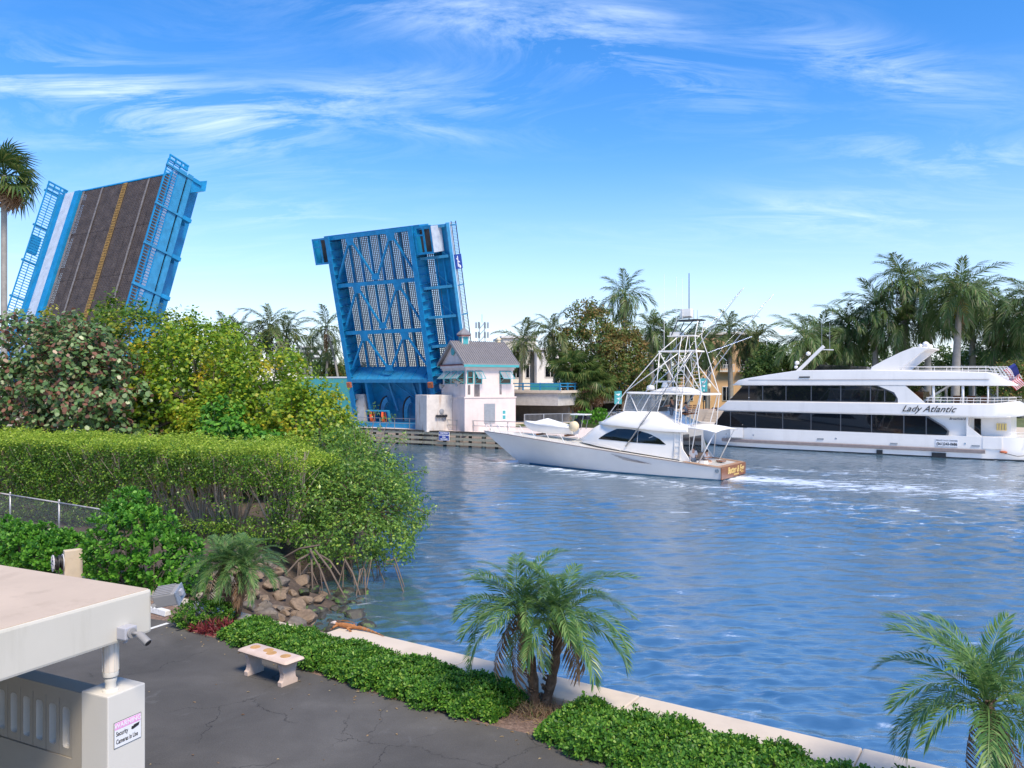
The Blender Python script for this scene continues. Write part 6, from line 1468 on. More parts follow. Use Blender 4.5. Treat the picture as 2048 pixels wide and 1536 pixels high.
# ---- pygmy date palms
def pygmy(label, trunks, seed, n=34, sc=1.0, el1=14):
    r = np.random.default_rng(seed); b = Vector(trunks[0][0]); t = thing('pygmy_date_palm', label, 'palm', b)
    for (base, top) in trunks:
        base, top = Vector(base)-b, Vector(top)-b; pts = []; rs = []
        for i in range(15):
            f = i/14; p = base+(top-base)*f+Vector((.05*math.sin(f*3), 0, .0)); pts.append(p); rs.append(.062*sc+.010*math.sin(i*2.1)+.02*(1-f))
        pts[0] = pts[0]-Vector((0, 0, .1)); MB().tube(pts, rs, 10).build('trunk', MAT['trunk_brown'], t, smooth=False, recalc=False)
        m = MB()
        for i in range(120):
            f = r.random(); a = i*2.4; p = base+(top-base)*f; q = Vector((math.cos(a), math.sin(a), .75)); m.bar(p+q*.05*sc, p+q*(.085+.03*r.random())*sc, .03, .016)
        m.build('leaf_bases', MAT['trunk_brown'], t, recalc=False)['kind'] = 'stuff'
        put_fronds(t, 'pygmy', top, n, r, sc, 86, el1, dead=0)
        for i in range(3):
            o = link('dry_frond', FR['dead', 0][0], t); o.location = top; s = .36*sc*(.8+.4*r.random()); o.scale = (s, s, s); o.rotation_euler = (r.normal()*.3, R(48+r.normal()*10), i*2.1+r.random())
g1, g2 = ground(458, 1238, 1.39), ground(472, 1243, 1.39)
pygmy('double trunk pygmy date palm beside the clusia shrub and the boulders', [(g1, at(447, 1128, 16.9)), (g2, at(487, 1134, 16.75))], 61, 32, .78, 14)
g1, g2 = ground(1070, 1412, 1.39), ground(1090, 1414, 1.39)
pygmy('twin trunk pygmy date palm between the two low hedges on the seawall', [(g1, at(1040, 1222, 12.3)), (g2, at(1118, 1232, 12.15))], 62, 28, 1.0, 12)
pygmy('single trunk pygmy date palm leaning over the water past the low hedge', [(Vector((5.32, 8.35, 1.39)), at(1972, 1405, 8.55))], 63, 32, .98)
# ---- tall fan palm, far left
fanpalm(8, 288, 55, 71, 'very tall slender fan palm rising over the sea grape tree', None, 1.45, 1.3, 30, 12, .22, 'washingtonia_palm')
# ---- far palms
g = 'palms beyond the yellow green trees'; lb = 'coconut palm rising behind the yellow green trees left of the underside leaf'
for u, v, s, sc in ((452, 640, 1, 1.2), (480, 645, 2, 1.1), (540, 622, 3, 1.35), (572, 640, 4, 1.5), (520, 660, 5, 1.1)): coco(u, v, 118, 200+s, lb, g, sc)
coco(652, 628, 112, 210, 'thin leaning coconut palm against the edge of the blue underside leaf', None, 1.2, (-2.2, .5), 14)
royal(652, 678, 118, 211, 'short palm above the turquoise wall beside the underside leaf', None, .9)
g = 'coconut palms beside the control house'; lb = 'slender palm between the control house and the large brown leaved tree'
for u, v, s, sc, bd in ((1046, 655, 1, 1.1, (.4, 0)), (1104, 632, 2, 1.2, (-.5, .4))): coco(u, v, 101, 220+s, lb, g, sc, bd, 18, 1.8, .3)
royal(1250, 560, 112, 230, 'tall palm standing above the brown leaved tree', None, 1.25, n=20)
g = 'palms behind the fishing boat tower'; lb = 'palm with drooping grey fronds behind the fishing boat tower'
for u, v, s, sc in ((1305, 625, 1, 1.2), (1340, 640, 2, 1.15), (1375, 650, 3, 1.2), (1415, 655, 4, 1.2), (1462, 632, 5, 1.25), (1510, 650, 6, 1.25), (1488, 668, 7, 1.1)): royal(u, v, 108+s, 240+s, lb, g, sc, n=18, green=(s in (5, 6, 7)))
g = 'royal palms behind the charter yacht'; lb = 'royal palm with browned fronds behind the charter yacht'
for u, v, s, sc in ((1812, 518, 1, 1.25), (1750, 580, 2, 1.3), (1705, 612, 3, 1.25), (1650, 632, 4, 1.3), (1612, 645, 5, 1.1), (1855, 580, 6, 1.25), (1985, 585, 7, 1.35), (1945, 560, 8, 1.3), (2040, 600, 9, 1.3), (2075, 560, 10, 1.3), (1790, 610, 11, 1.2), (2015, 660, 12, 1.2), (1680, 660, 13, 1.1)): royal(u, v, 97+s % 5*2.5, 260+s, lb, g, sc*1.15, n=24)
royal(1910, 535, 92, 280, 'thick royal palm with a bright yellow flower spray behind the yacht arch', None, 1.6, True, 28)
# ---- far broadleaf trees
def far_tree(label, u, vt, vb, Y, w, seed, mat='lf_far', n=300, L=.34, group=None, name='broadleaf_tree'):
    p = at(u, vt, Y); zb = at(u, vb, Y).z; top = p.z; c = (p.x, p.y, (top+zb)/2); hz = (top-zb)/2; r = np.random.default_rng(seed)
    ells = [(c[0], c[1], c[2], w*.72, w*.6, hz), (c[0]-w*.5, c[1]-.5, c[2]-hz*.25, w*.5, w*.45, hz*.7), (c[0]+w*.5, c[1]+.3, c[2]-hz*.2, w*.5, w*.45, hz*.72), (c[0]+w*.12, c[1]-w*.3, c[2]+hz*.25, w*.42, w*.4, hz*.6)]
    return tree(name, label, 'tree', (c[0], c[1], 1.7), ells, n, 26, .62, L, L*.62, MAT[mat], seed, KITE, zmin=1.9, limbs=60, r0=.25, group=group, jit=.8)
far_tree('large spreading tree with browning leaves behind the fishing boat', 1180, 600, 790, 101, 5.2, 301, 'lf_far_brown', 520)
far_tree('green tree with lower browning boughs beside the spreading tree', 1245, 645, 800, 104, 4.2, 302, 'lf_far_brown', 360)
far_tree('rounded green tree in front of the apricot building', 1542, 690, 800, 100, 3.4, 303, 'lf_far', 380)
far_tree('rusty orange shrub tree against the blue underside leaf', 668, 728, 775, 120, 2.2, 304, 'lf_far_brown', 120)
g = 'far trees behind the palms'; 
for i, (u, vt, w, Y) in enumerate(((430, 690, 6, 135), (600, 705, 6, 150), (650, 715, 6, 140), (700, 720, 7, 135), (1330, 700, 6, 128), (1440, 690, 5, 150), (1600, 690, 7, 118), (1690, 680, 7, 118), (1770, 690, 7, 114), (1850, 690, 7, 116), (1930, 690, 7, 112), (2010, 690, 7, 110), (2080, 690, 7, 108), (1060, 720, 5, 140), (1290, 730, 4, 112))):
    far_tree('dark evergreen tree filling in behind the far palms', u, vt, 800, Y, w, 310+i, 'lf_far', 170, .42, g)
far_tree('brown twiggy tree beside the yacht flag', 2020, 720, 800, 90, 2.6, 330, 'lf_far_brown', 150, .26)
# dense fan palms and shrubs at the promenade edge
g = 'fan palms under the spreading tree'
for u, v, s in ((1140, 700, 1), (1172, 712, 2), (1150, 745, 3), (1195, 735, 4)): fanpalm(u, v, 97+s*.4, 340+s, 'bushy fan palm with drooping skirt under the spreading tree', g, 1.5, 1.8, 22, 9, .2)
c = at(1180, 830, 93.5); rosette_shrub('promenade_shrub', 'bright green trimmed shrub on the quay behind the tender', (c.x, c.y, 1.8), [(c.x, c.y, 2.4, 2.1, 1.1, .95), (c.x+1.2, c.y, 2.8, 1.0, .9, .8)], 260, 350, L=.28, W=.2, mat='lf_clusia', zmin=1.8)
# ================================================================ foreground structures and small things
CA = Vector((-.9, .436, 0)); CB = Vector((.436, .9, 0)); CR = Vector((.9, -.436, 0))
def build_canopy():
    C = Vector((-3.43, 7.58, 0)); t = thing('entrance_canopy', 'flat concrete canopy slab with rose coloured roof coating', 'canopy', (C.x, C.y, 0), math.atan2(CA.y, CA.x))
    # local x = CA (left-far), local y: rotate +90 -> towards camera-left
    MB().bbox(0, 9, 0, 7.5, 4.04, 4.45).build('slab', MAT['stucco'], t, bevel=.025)
    MB().bbox(.02, 8.98, .02, 7.48, 4.449, 4.455).build('roof_coating', MAT['canopy_top'], t)
    f = thing('floodlight', 'grey ribbed floodlight fixed to the far corner of the canopy', 'floodlight', (C.x, C.y, 0), math.atan2(CA.y, CA.x))
    rot = Matrix.Rotation(R(-20), 3, 'X') @ Matrix.Rotation(R(28), 3, 'Z')
    c = Vector((-.07, -.13, 4.36)); m = MB().box(c, (.22, .18, .13), rot); m.build('housing', MAT['cam_grey'], f, bevel=.012)
    for i in range(6): MB().box(c+rot @ Vector((.02, -.08+.032*i, .068)), (.18, .012, .012), rot).build('cooling_fin', MAT['cam_grey'], f)
    MB().box(c+rot @ Vector((-.116, 0, 0)), (.012, .19, .14), rot).build('lens', MAT['lens_glass'], f)
    MB().box(c+rot @ Vector((-.13, 0, .02)), (.03, .05, .05), rot).build('sensor', MAT['grey_box'], f)
    MB().bar((.0, .0, 4.28), c, .03, .03).build('bracket', MAT['cam_grey'], f)
build_canopy()
def build_wall():
    P0 = Vector((-3.65, 7.19, 0)); t = thing('screen_wall', 'stucco wall with slotted screen blocks and white end pillar under the canopy', 'wall', (P0.x, P0.y, 0), math.atan2(CA.y, CA.x))
    # local x = CA to the left-far, local y = towards the camera; front face at y = 0, wall body behind (negative y)
    MB().bbox(0, .36, -.40, 0, 1.38, 3.57).build('end_pillar', MAT['pillar'], t, bevel=.012)
    zt, zs0, zs1 = 3.545, 2.93, 3.43; th = .20; x1 = .50; n = 9; bw = .195
    MB().bbox(.36, 7, -th, -.004, zs1+.02, zt).build('top_course', MAT['taupe'], t)
    MB().bbox(.36, 7, -th, -.004, 1.38, zs0-.02).build('lower_wall', MAT['taupe'], t)
    MB().bbox(.36, x1, -th, -.004, zs0-.02, zs1+.02).build('jamb', MAT['taupe'], t)
    MB().bbox(x1+n*bw, 7, -th, -.004, zs0-.02, zs1+.02).build('jamb', MAT['taupe'], t)
    def ring(cx, cz, w, h, rad, y, k=5):
        out = []
        for (sx, sz, a0) in ((1, 1, 0), (-1, 1, 90), (-1, -1, 180), (1, -1, 270)):
            for i in range(k): a = R(a0+90*i/(k-1)); out.append(Vector((cx+sx*(w/2-rad)+rad*math.cos(a), y, cz+sz*(h/2-rad)+rad*math.sin(a))))
        return out
    for i in range(n):
        cx = x1+(i+.5)*bw; cz = (zs0+zs1)/2; y0, y1 = -.018, -th+.006
        o_f, i_f = ring(cx, cz, bw-.008, zs1-zs0+.03, .004, y0), ring(cx, cz, .098, .385, .03, y0); o_b, i_b = ring(cx, cz, bw-.008, zs1-zs0+.03, .004, y1), ring(cx, cz, .098, .385, .03, y1)
        bk = MB().loft([i_b, o_b, o_f, i_f], caps=False).build('screen_block', MAT['taupe'], t); MB().loft([i_f, i_b], caps=False).build('slot_painted_light', MAT['block'], bk)  # cream inner faces paint in the light that reaches the slots from behind
    # warning sign on the pillar's end face (local x = 0, facing -x)
    s = thing('warning_sign', 'small pink and white security camera warning sign on the pillar', 'sign', (P0.x, P0.y, 0), math.atan2(CA.y, CA.x))
    # on that face: reading direction runs away from the canopy edge (local -y), up is z, normal is -x
    BS = basis((-.004, -.205, 3.195), (0, -1, 0), (0, 0, 1), (-1, 0, 0))
    def pl(x0, x1, y0, y1, d, nm, mt):
        m = MB().bbox(x0, x1, y0, y1, 0, d); m.xf(BS); return m.build(nm, MAT[mt], s)
    pl(-.145, .145, -.118, .118, .002, 'sign_border', 'sign_black'); pl(-.141, .141, -.114, .114, .003, 'sign_face', 'sign_white'); pl(-.136, .136, .048, .110, .004, 'sign_band', 'sign_pink')
    T = lambda x, y: BS @ Matrix.Translation((x, y, .0045))
    text('lettering', 'WARNING', .060, MAT['sign_white'], s, T(0, .078), bold=.0012, extrude=.0005, sx=.98)
    text('lettering', 'Security', .060, MAT['sign_black'], s, T(-.125, .006), bold=.001, extrude=.0005, align='LEFT', sx=.64)
    text('lettering', 'Cameras in Use', .060, MAT['sign_black'], s, T(-.125, -.065), bold=.001, extrude=.0005, align='LEFT', sx=.60)
    m = MB(); m.prism([(.05, -.008, .004), (.115, .008, .004), (.125, .036, .004), (.06, .030, .004)], (0, 0, .001)); m.prism([(.035, .0, .004), (.05, -.008, .004), (.056, .02, .004), (.04, .024, .004)], (0, 0, .001)); m.xf(BS); m.build('camera_pictogram', MAT['sign_black'], s)
    # jar lamp standing on the wall end
    l = thing('jar_lamp', 'white jar lamp with ribbed glass standing on the pillar top', 'lamp', P0+CA*.13+CB*.13+Vector((0, 0, 3.57)))
    MB().lathe([(.075, -.005), (.07, .012), (.05, .02), (.046, .07), (.055, .09), (.055, .12), (.04, .125)], (0, 0, 0), 16).build('base', MAT['pillar'], l, smooth=True, sharp=40)
    MB().lathe([(.045, .127), (.066, .135), (.07, .16), (.068, .18)], (0, 0, 0), 16).build('collar', MAT['pillar'], l, smooth=True, sharp=40)
    gl = MB().lathe([(.066, .182), (.068, .32), (.066, .44), (.05, .468)], (0, 0, 0), 16).build('glass_jar', MAT['dome_light'], l, smooth=True, sharp=40)
    for i in range(10):
        a = i*math.pi/5; MB().box((.069*math.cos(a), .069*math.sin(a), .31), (.006, .006, .26), Matrix.Rotation(a, 3, 'Z')).build('glass_rib', MAT['pillar'], gl)
build_wall()
def build_camera():
    b = Vector((-3.57, 7.30, 4.135)); t = thing('security_camera', 'grey bullet security camera on a junction box on the canopy face', 'security camera', b, math.atan2(CR.y, CR.x))
    # local x = outward from the canopy face
    MB().bbox(.002, .115, -.065, .065, -.055, .055).build('junction_box', MAT['grey_box'], t, bevel=.01)
    MB().lathe([(.02, 0), (.046, 0), (.046, .018), (.02, .02)], (.116, -.0, .0), 16, Matrix.Rotation(R(90), 3, 'Y')).build('mount_plate', MAT['cam_grey'], t, smooth=True, sharp=40)
    MB().tube([(.13, 0, 0), (.17, .012, .0), (.2, .02, -.008)], [.018, .016, .018], 10).build('arm', MAT['cam_grey'], t, smooth=True)
    a, e = Vector((.185, .02, 0)), Vector((.30, .03, -.075)); d = (e-a).normalized()
    MB().tube([a, a+d*.02, e], [.022, .034, .036], 14).build('camera_body', MAT['cam_grey'], t, smooth=True, sharp=40)
    MB().tube([e+d*.0005, e+d*.004], [.029, .029], 14).build('lens', MAT['black'], t)
    MB().tube([(.06, .0, -.055), (.055, .0, -.085), (.02, .0, -.105)], .011, 8).build('conduit', MAT['grey_box'], t, smooth=True)
build_camera()
def build_bench():
    t = thing('stone_bench', 'pink cast stone bench with four ochre medallions on its seat', 'bench', (-4.1, 13.53, za), R(-34.8))
    # seat with rounded moulded edge
    rings = []
    for z, g_ in ((.375, -.05), (.385, -.012), (.41, 0), (.432, -.012), (.45, -.05)): 
        hx, hy, rd = .64+g_, .21+g_, .045
        rings.append([Vector((sx*(hx-rd)+rd*math.cos(R(a)), sy*(hy-rd)+rd*math.sin(R(a)), z)) for (sx, sy, a0) in ((1, 1, 0), (-1, 1, 90), (-1, -1, 180), (1, -1, 270)) for a in (a0, a0+30, a0+60, a0+90)])
    MB().loft(rings).build('seat', MAT['bench'], t, smooth=True, sharp=50)
    for i, x in enumerate((-.42, -.10, .06, .38)):
        y = (.01, .035, -.03, .005)[i]
        md = MB().lathe([(.001, .4505), (.078, .4505), (.076, .454), (.001, .454)], (x, y, 0), 20).build('medallion', MAT['medallion'], t)
        MB().lathe([(.078, .4505), (.088, .4505), (.086, .4565), (.079, .4565)], (x, y, 0), 20).build('medallion_rim', MAT['medallion_rim'], md)
    prof = [(-.17, 0), (-.17, .07), (-.14, .09), (-.125, .13), (-.12, .19), (-.145, .26), (-.165, .33), (-.16, .376), (.16, .376), (.165, .33), (.145, .26), (.12, .19), (.125, .13), (.14, .09), (.17, .07), (.17, 0)]
    for x in (-.44, .44): MB().prism([(x-.05, y, z) for y, z in prof], (.10, 0, 0)).build('leg', MAT['bench'], t, bevel=.006)
build_bench()
def build_hose():
    p = Vector((-10.72, 19.45, 1.38)); t = thing('hose_post', 'tan concrete post standing among the clusia shrubs', 'post', p, R(38))
    MB().bbox(-.20, .20, -.10, .10, 0, .98).build('post', MAT['post_tan'], t, bevel=.02)
    h = thing('hose_reel', 'pale grey hose reel with black hose on the tan concrete post', 'hose reel', p, R(38))
    rot = Matrix.Rotation(R(90), 3, 'Y'); c = Vector((-.33, 0, .70))
    # reel axis along local x
    # slotted outer flange
    fl = MB(); 
    fl.lathe([(.165, -.012), (.20, -.012), (.20, .012), (.165, .012)], c+Vector((-.10, 0, 0)), 24, rot); fl.lathe([(.05, -.012), (.10, -.012), (.10, .012), (.05, .012)], c+Vector((-.10, 0, 0)), 24, rot)
    for i in range(9): a = i*2*math.pi/9; fl.bar(c+Vector((-.10, math.cos(a)*.09, math.sin(a)*.09)), c+Vector((-.10, math.cos(a+.3)*.175, math.sin(a+.3)*.175)), .045, .022)
    fl.build('outer_flange', MAT['reel'], h)
    MB().lathe([(.02, -.01), (.20, -.01), (.20, .01), (.02, .01)], c+Vector((.11, 0, 0)), 24, rot).build('inner_flange', MAT['reel'], h)
    MB().lathe([(.06, -.1), (.06, .1)], c, 12, rot).build('drum', MAT['black'], h)
    m = MB(); pts = [c+Vector((-.085+.19*(i/140*6 % 1 if int(i/140*6) % 2 == 0 else 1-(i/140*6 % 1)), (.135+.03*(i//70))*math.cos(i*.42), (.135+.03*(i//70))*math.sin(i*.42))) for i in range(140)]
    m.tube(pts, .019, 6); m.build('coiled_hose', MAT['hose'], h, smooth=True)
    MB().tube([c+Vector((0, -.1, -.15)), c+Vector((.02, -.14, -.24)), c+Vector((-.06, -.15, -.22)), c+Vector((-.04, -.12, -.40)), c+Vector((-.1, -.12, -.64))], .016, 6).build('hose_end', MAT['hose'], h, smooth=True)
build_hose()
w = thing('wheel_stop', 'white painted concrete wheel stop at the end of the parking bay', 'wheel stop', ground(336, 1232, za), R(146))
MB().prism([(0, -.08, 0), (0, .08, 0), (0, .06, .12), (0, -.06, .12)], (1.8, 0, 0)).build('block', MAT['white_paint'], w, bevel=.015)
# ---- chain link fence
def build_fence():
    A = Vector((-22.5, 30.6, 1.38)); d = Vector((.83, -.555, 0)).normalized(); t = thing('chain_link_fence', 'chain link fence with rusty top rail before the clipped hedge', 'fence', A, math.atan2(d.y, d.x))
    L_ = 13.4; h = 1.28; n = 5
    for i in range(n):
        x = .3+i*3.2; MB().tube([(x, 0, -.1), (x, 0, h+.05)], .032, 8).build('post', MAT['galv'], t, smooth=True); MB().lathe([(.034, 0), (.036, .03), (.02, .06)], (x, 0, h+.04), 8).build('post_cap', MAT['galv'], t)
    for i in range(n-1): MB().tube([(.3+i*3.2, 0, h), (.3+(i+1)*3.2, 0, h)], .024, 8).build('top_rail', MAT['galv_rust'], t, smooth=True)
    V_ = []; Q = []; p = .075; k = 0; w = .006
    for sg in (1, -1):
        x = -h
        while x < L_+h:
            a, b = (x, 0.) , (x+h, h-.02)
            if sg < 0: a, b = (x+h, 0.), (x, h-.02)
            def cl(q0, q1):
                (xa, za_), (xb, zb) = q0, q1; lo, hi = 0.3, L_-.3; f0, f1 = 0, 1
                for (pq, qq) in ((xa, xb),):
                    if abs(xb-xa) > 1e-9:
                        ta, tb = (lo-xa)/(xb-xa), (hi-xa)/(xb-xa); ta, tb = min(ta, tb), max(ta, tb); f0, f1 = max(0, ta), min(1, tb)
                return None if f0 >= f1 else ((xa+(xb-xa)*f0, za_+(zb-za_)*f0), (xa+(xb-xa)*f1, za_+(zb-za_)*f1))
            c = cl(a, b); x += p
            if not c: continue
            (x0, z0), (x1, z1) = c; y = .003*sg
            V_ += [(x0-w, y, z0), (x0+w, y, z0), (x1+w, y, z1), (x1-w, y, z1)]; Q.append((k, k+1, k+2, k+3)); k += 4
    me = np_mesh('wire_mesh', V_, Q, MAT['galv']); o = link('wire_mesh', me, t); o['kind'] = 'stuff'
build_fence()
# ---- iguana
def build_iguana():
    hd, hp, te = ground(662, 1254, 1.5), ground(712, 1260, 1.5), ground(768, 1274, 1.5); t = thing('iguana', 'orange iguana resting on the seawall corner above the rocks', 'iguana', hd)
    b = hd; d = (hp-hd).normalized(); s = Vector((-d.y, d.x, 0)); L = (hp-hd).length; up = Vector((0, 0, 1))
    def loc(f, h, y=0): return d*(L*f)+s*y+up*h
    body = MB(); prof = [(.0, .075, .018), (.07, .085, .034), (.16, .088, .046), (.22, .082, .042), (.30, .075, .046), (.45, .072, .066), (.62, .07, .072), (.8, .068, .066), (.95, .06, .05), (1.05, .05, .04)]
    rings = []
    for f, h, r_ in prof:
        r_ *= .78; c = loc(f, h*.85+.005); rings.append([c+s*math.cos(a)*r_*.85+up*math.sin(a)*r_ for a in [2*math.pi*i/12 for i in range(12)]])
    n = 14
    tail = []
    for i in range(1, n+1):
        f = i/n; c = loc(1.05, .05)+(te-b-loc(1.05, .05))*f; c.z = .05*(1-f)**1.5+.012; c += s*.05*math.sin(f*3.0); r_ = .04*(1-f)**1.1+.004
        tail.append([c+s*math.cos(a)*r_+up*math.sin(a)*r_ for a in [2*math.pi*j/12 for j in range(12)]])
    m = MB().loft(rings+tail); 
    # legs grow out of the body
    for f, y, fwd in ((.30, .05, -.07), (.30, -.05, -.06), (.88, .055, -.04), (.88, -.055, .05)):
        sg = 1 if y > 0 else -1; hip = loc(f, .06, y*.7); knee = loc(f, .055, y+sg*.075)+d*(fwd*.5 if f < .5 else -.06); foot = loc(f, .012, y+sg*.085)+d*fwd
        m.tube([hip, knee, foot], [.034 if f > .5 else .027, .022, .014], 8)
        for k in (-1, 0, 1): m.tube([foot, foot-d*.04*(1-.2*abs(k))+s*(sg*.012+k*.018)+up*(-.006)], [.008, .004], 5)
    m.build('body', MAT['iguana'], t, smooth=True, recalc=False)
    hdm = MB(); rings = [[loc(f, h)+s*math.cos(a)*w+up*math.sin(a)*v for a in [2*math.pi*i/12 for i in range(12)]] for f, h, w, v in ((-.015, .082, .010, .010), (.03, .086, .026, .024), (.10, .092, .036, .036), (.17, .094, .038, .042), (.2, .092, .03, .034))]
    hdm.loft(rings).build('head', MAT['iguana_head'], t, smooth=True)
    MB().prism([loc(.08, .075), loc(.2, .07), loc(.22, .045), loc(.13, .03)], s*.008).build('dewlap', MAT['iguana_head'], t)
    for sg in (1, -1): MB().lathe([(.002, -.006), (.007, 0), (.002, .006)], loc(.09, .105, sg*.031), 8).build('eye', MAT['black'], t)
    cr = MB()
    for i in range(16): f = .25+i*.05; c = loc(f, .01+np.interp(f, [p[0] for p in prof], [p[1]+p[2] for p in prof])); cr.prism([c-d*.012, c+d*.012, c+up*.028+d*.012], s*.004)
    cr.build('dorsal_crest', MAT['iguana'], t)['kind'] = 'stuff'
    tb = MB()
    for i in range(2, n, 2):
        c = sum(tail[i], Vector((0, 0, 0)))/12; r_ = .04*(1-(i+1)/n)**1.1+.008; tb.lathe([(r_, -.014), (r_+.001, 0), (r_, .014)], c, 12, (te-hp).normalized().to_track_quat('Z', 'Y').to_matrix())
    tb.build('tail_bands', MAT['iguana_tail'], t)['kind'] = 'stuff'
build_iguana()

# ---- fallen leaves along the bed edge
r_ = np.random.default_rng(77); P_ = []
for a_, b_ in zip(edge[:-2], edge[1:-1]):
    for k_ in range(int((b_-a_).length*8)):
        p = a_+(b_-a_)*r_.random(); w_ = abs(r_.normal())*.28; P_.append((p.x-w_*.55, p.y-w_*.83, za+.006))
for k_ in range(35): P_.append((r_.uniform(-6, 1), r_.uniform(8.5, 13.5), za+.006))
P_ = np.array(P_); P_ = P_[(P_[:, 0]-(-4.1))**2+(P_[:, 1]-13.5)**2 > .3]
MAT['litter'] = LEAF('dry fallen leaves', [(0, (.16, .09, .04)), (.6, (.32, .22, .11)), (1, (.45, .38, .22))], .8, .1)
V_, Q_ = leaf_cards(P_, np.array([0, 0, 1.])+r_.normal(size=P_.shape)*.12, .055*(.5+r_.random(len(P_))), .03, r_)
tag(link('leaf_litter', np_mesh('leaf_litter', V_, Q_, MAT['litter'])), 'dry fallen leaves scattered on the asphalt by the hedges', kind='stuff')
# ================================================================ far bank buildings and furniture
def window(t, x, z, w, h, y, par=None):
    f = MB().bbox(x-w/2-.08, x+w/2+.08, y-.10, y-.02, z-h/2-.08, z+h/2+.08).build('window', MAT['white_wall'], t)
    MB().bbox(x-w/2, x+w/2, y-.12, y-.101, z-h/2, z+h/2).build('pane', MAT['glass'], f)
    MB().bbox(x-.03, x+.03, y-.14, y-.121, z-h/2, z+h/2).build('mullion', MAT['white_wall'], f)
def far_buildings():
    # cream and white building right of the control house
    p = at(1080, 830, 118); t = thing('cream_building', 'cream and white two storey building behind the bridge approach', 'building', (p.x, p.y, 1.8), R(8))
    MB().bbox(-5.5, -.6, 0, 10, 0, 11.4).build('cream_wall', MAT['cream_wall'], t); MB().bbox(-.6, 5.2, -.8, 10, 0, 9.6).build('white_wall', MAT['white_wall'], t)
    MB().bbox(-5.8, -.3, -.3, 10.2, 11.4, 11.7).build('parapet', MAT['white_wall'], t); MB().bbox(-.8, 5.5, -1.1, 10.2, 9.6, 9.9).build('parapet', MAT['white_wall'], t)
    for x, z in ((-3.6, 6.4), (-1.6, 6.4), (-3.6, 9.3)): window(t, x, z, 1.0, 1.7, 0)
    for x, z in ((1.4, 6.4), (3.8, 6.4), (1.4, 3.4)): window(t, x, z, 1.5, 1.5, -.8)
    MB().bbox(-6.5, -5.6, 1, 1.4, 0, 9.6).build('downpipe', MAT['steel_dark'], t)
    # flat cantilever roof on a post
    p = at(1060, 700, 104); t = thing('shelter_roof', 'thin flat grey canopy roof on a single post beside the control house', 'shelter', (p.x, p.y, 1.8), R(10))
    MB().bbox(-2.4, 1.8, -1.2, 1.2, 8.8, 9.0).build('roof', MAT['alu'], t); MB().tube([(.3, 0, 0), (.3, 0, 8.8)], .3, 10).build('post', MAT['trunk_grey'], t)
    # apricot building
    p = at(1450, 830, 132); t = thing('apricot_building', 'apricot stucco building with balconies behind the palms', 'building', (p.x, p.y, 1.8), R(-6))
    MB().bbox(-7.5, 5.5, 0, 9, 0, 12.8).build('wall', MAT['orange_wall'], t); MB().bbox(-7.9, 5.9, -.4, 9.2, 12.8, 13.2).build('cornice', MAT['cream_wall'], t)
    for x in (-5.8, -3, .2, 3.2):
        for z in (8.4, 3.0): window(t, x, z, 1.1, 2.2, 0)
    for x in (.2, 3.2): MB().bbox(x-1.2, x+1.2, -1.0, -.15, 6.6, 6.85).build('balcony_slab', MAT['cream_wall'], t)
    m = MB()
    for x in (.2, 3.2):
        for k in range(9): m.bbox(x-1.15+k*.28, x-1.09+k*.28, -1.0, -.94, 6.85, 7.75)
        m.bbox(x-1.2, x+1.2, -1.01, -.93, 7.75, 7.83)
    m.build('balcony_rail', MAT['white_wall'], t)
    # distant towers
    for (u, v, Y, w, d, lb) in ((621, 692, 520, 13, 10, 'distant white tower block between the palms left of the bridge'), (1990, 700, 420, 26, 12, 'distant pale building glimpsed through the royal palms')):
        p = at(u, v, Y); t = thing('tower_block', lb, 'building', (p.x, p.y, 1.8), .1); hgt = p.z-1.8
        MB().bbox(-w/2, w/2, 0, d, 0, hgt).build('wall', MAT['white_wall'], t)
        nz = int(hgt/3.2)
        for i in range(nz):
            MB().bbox(-w/2+.8, w/2-.8, -.06, -.01, 1.2+i*3.2, 2.9+i*3.2).build('window_strip', MAT['glass'], t)
    p = at(668, 770, 108); t = thing('turquoise_wall', 'pale turquoise wall behind the approach railing beside the underside leaf', 'wall', (p.x, p.y, 1.8), R(-25))
    MB().bbox(-6, 6, 0, .4, 0, 5.4).build('wall', MAT['teal'], t); MB().bbox(-6.1, 6.1, -.05, .45, 5.4, 5.6).build('coping', MAT['white_wall'], t)
    # lattice telecom mast
    p = at(964, 690, 230); t = thing('telecom_mast', 'lattice telecom mast with panel antennas behind the control house', 'mast', (p.x, p.y, 1.8)); z1 = at(964, 645, 230).z-1.8; m = MB()
    for sx in (-1, 1):
        for sy in (-1, 1): m.bar((sx*1.4, sy*1.4, 0), (sx*.7, sy*.7, z1), .16, .16)
    for i in range(12):
        z = i*z1/12; k = 1.4-.7*i/12
        for s_ in (-1, 1): m.bar((-k, s_*k, z), (k, s_*k, z+z1/12), .09, .09); m.bar((s_*k, -k, z), (s_*k, k, z+z1/12), .09, .09)
    m.build('lattice', MAT['alu'], t)
    for z in (z1-.8, z1-3.6):
        for k in range(6): a = k*math.pi/3; MB().box((1.7*math.cos(a), 1.7*math.sin(a), z), (.5, .35, 1.7), Matrix.Rotation(a, 3, 'Z')).build('panel_antenna', MAT['alu'], t)
    MB().tube([(0, 0, z1), (0, 0, z1+2.4)], .08, 6).build('lightning_rod', MAT['alu'], t)
    # utility pole
    p = at(615, 760, 125); t = thing('utility_pole', 'timber utility pole with transformers left of the underside leaf', 'utility pole', (p.x, p.y, 1.8)); z1 = at(615, 702, 125).z-1.8
    MB().tube([(0, 0, -.3), (0, 0, z1)], [.2, .13], 8).build('pole', MAT['pole'], t); MB().bar((-1.2, 0, z1-.4), (1.3, 0, z1-.3), .14, .14).build('crossarm', MAT['pole'], t)
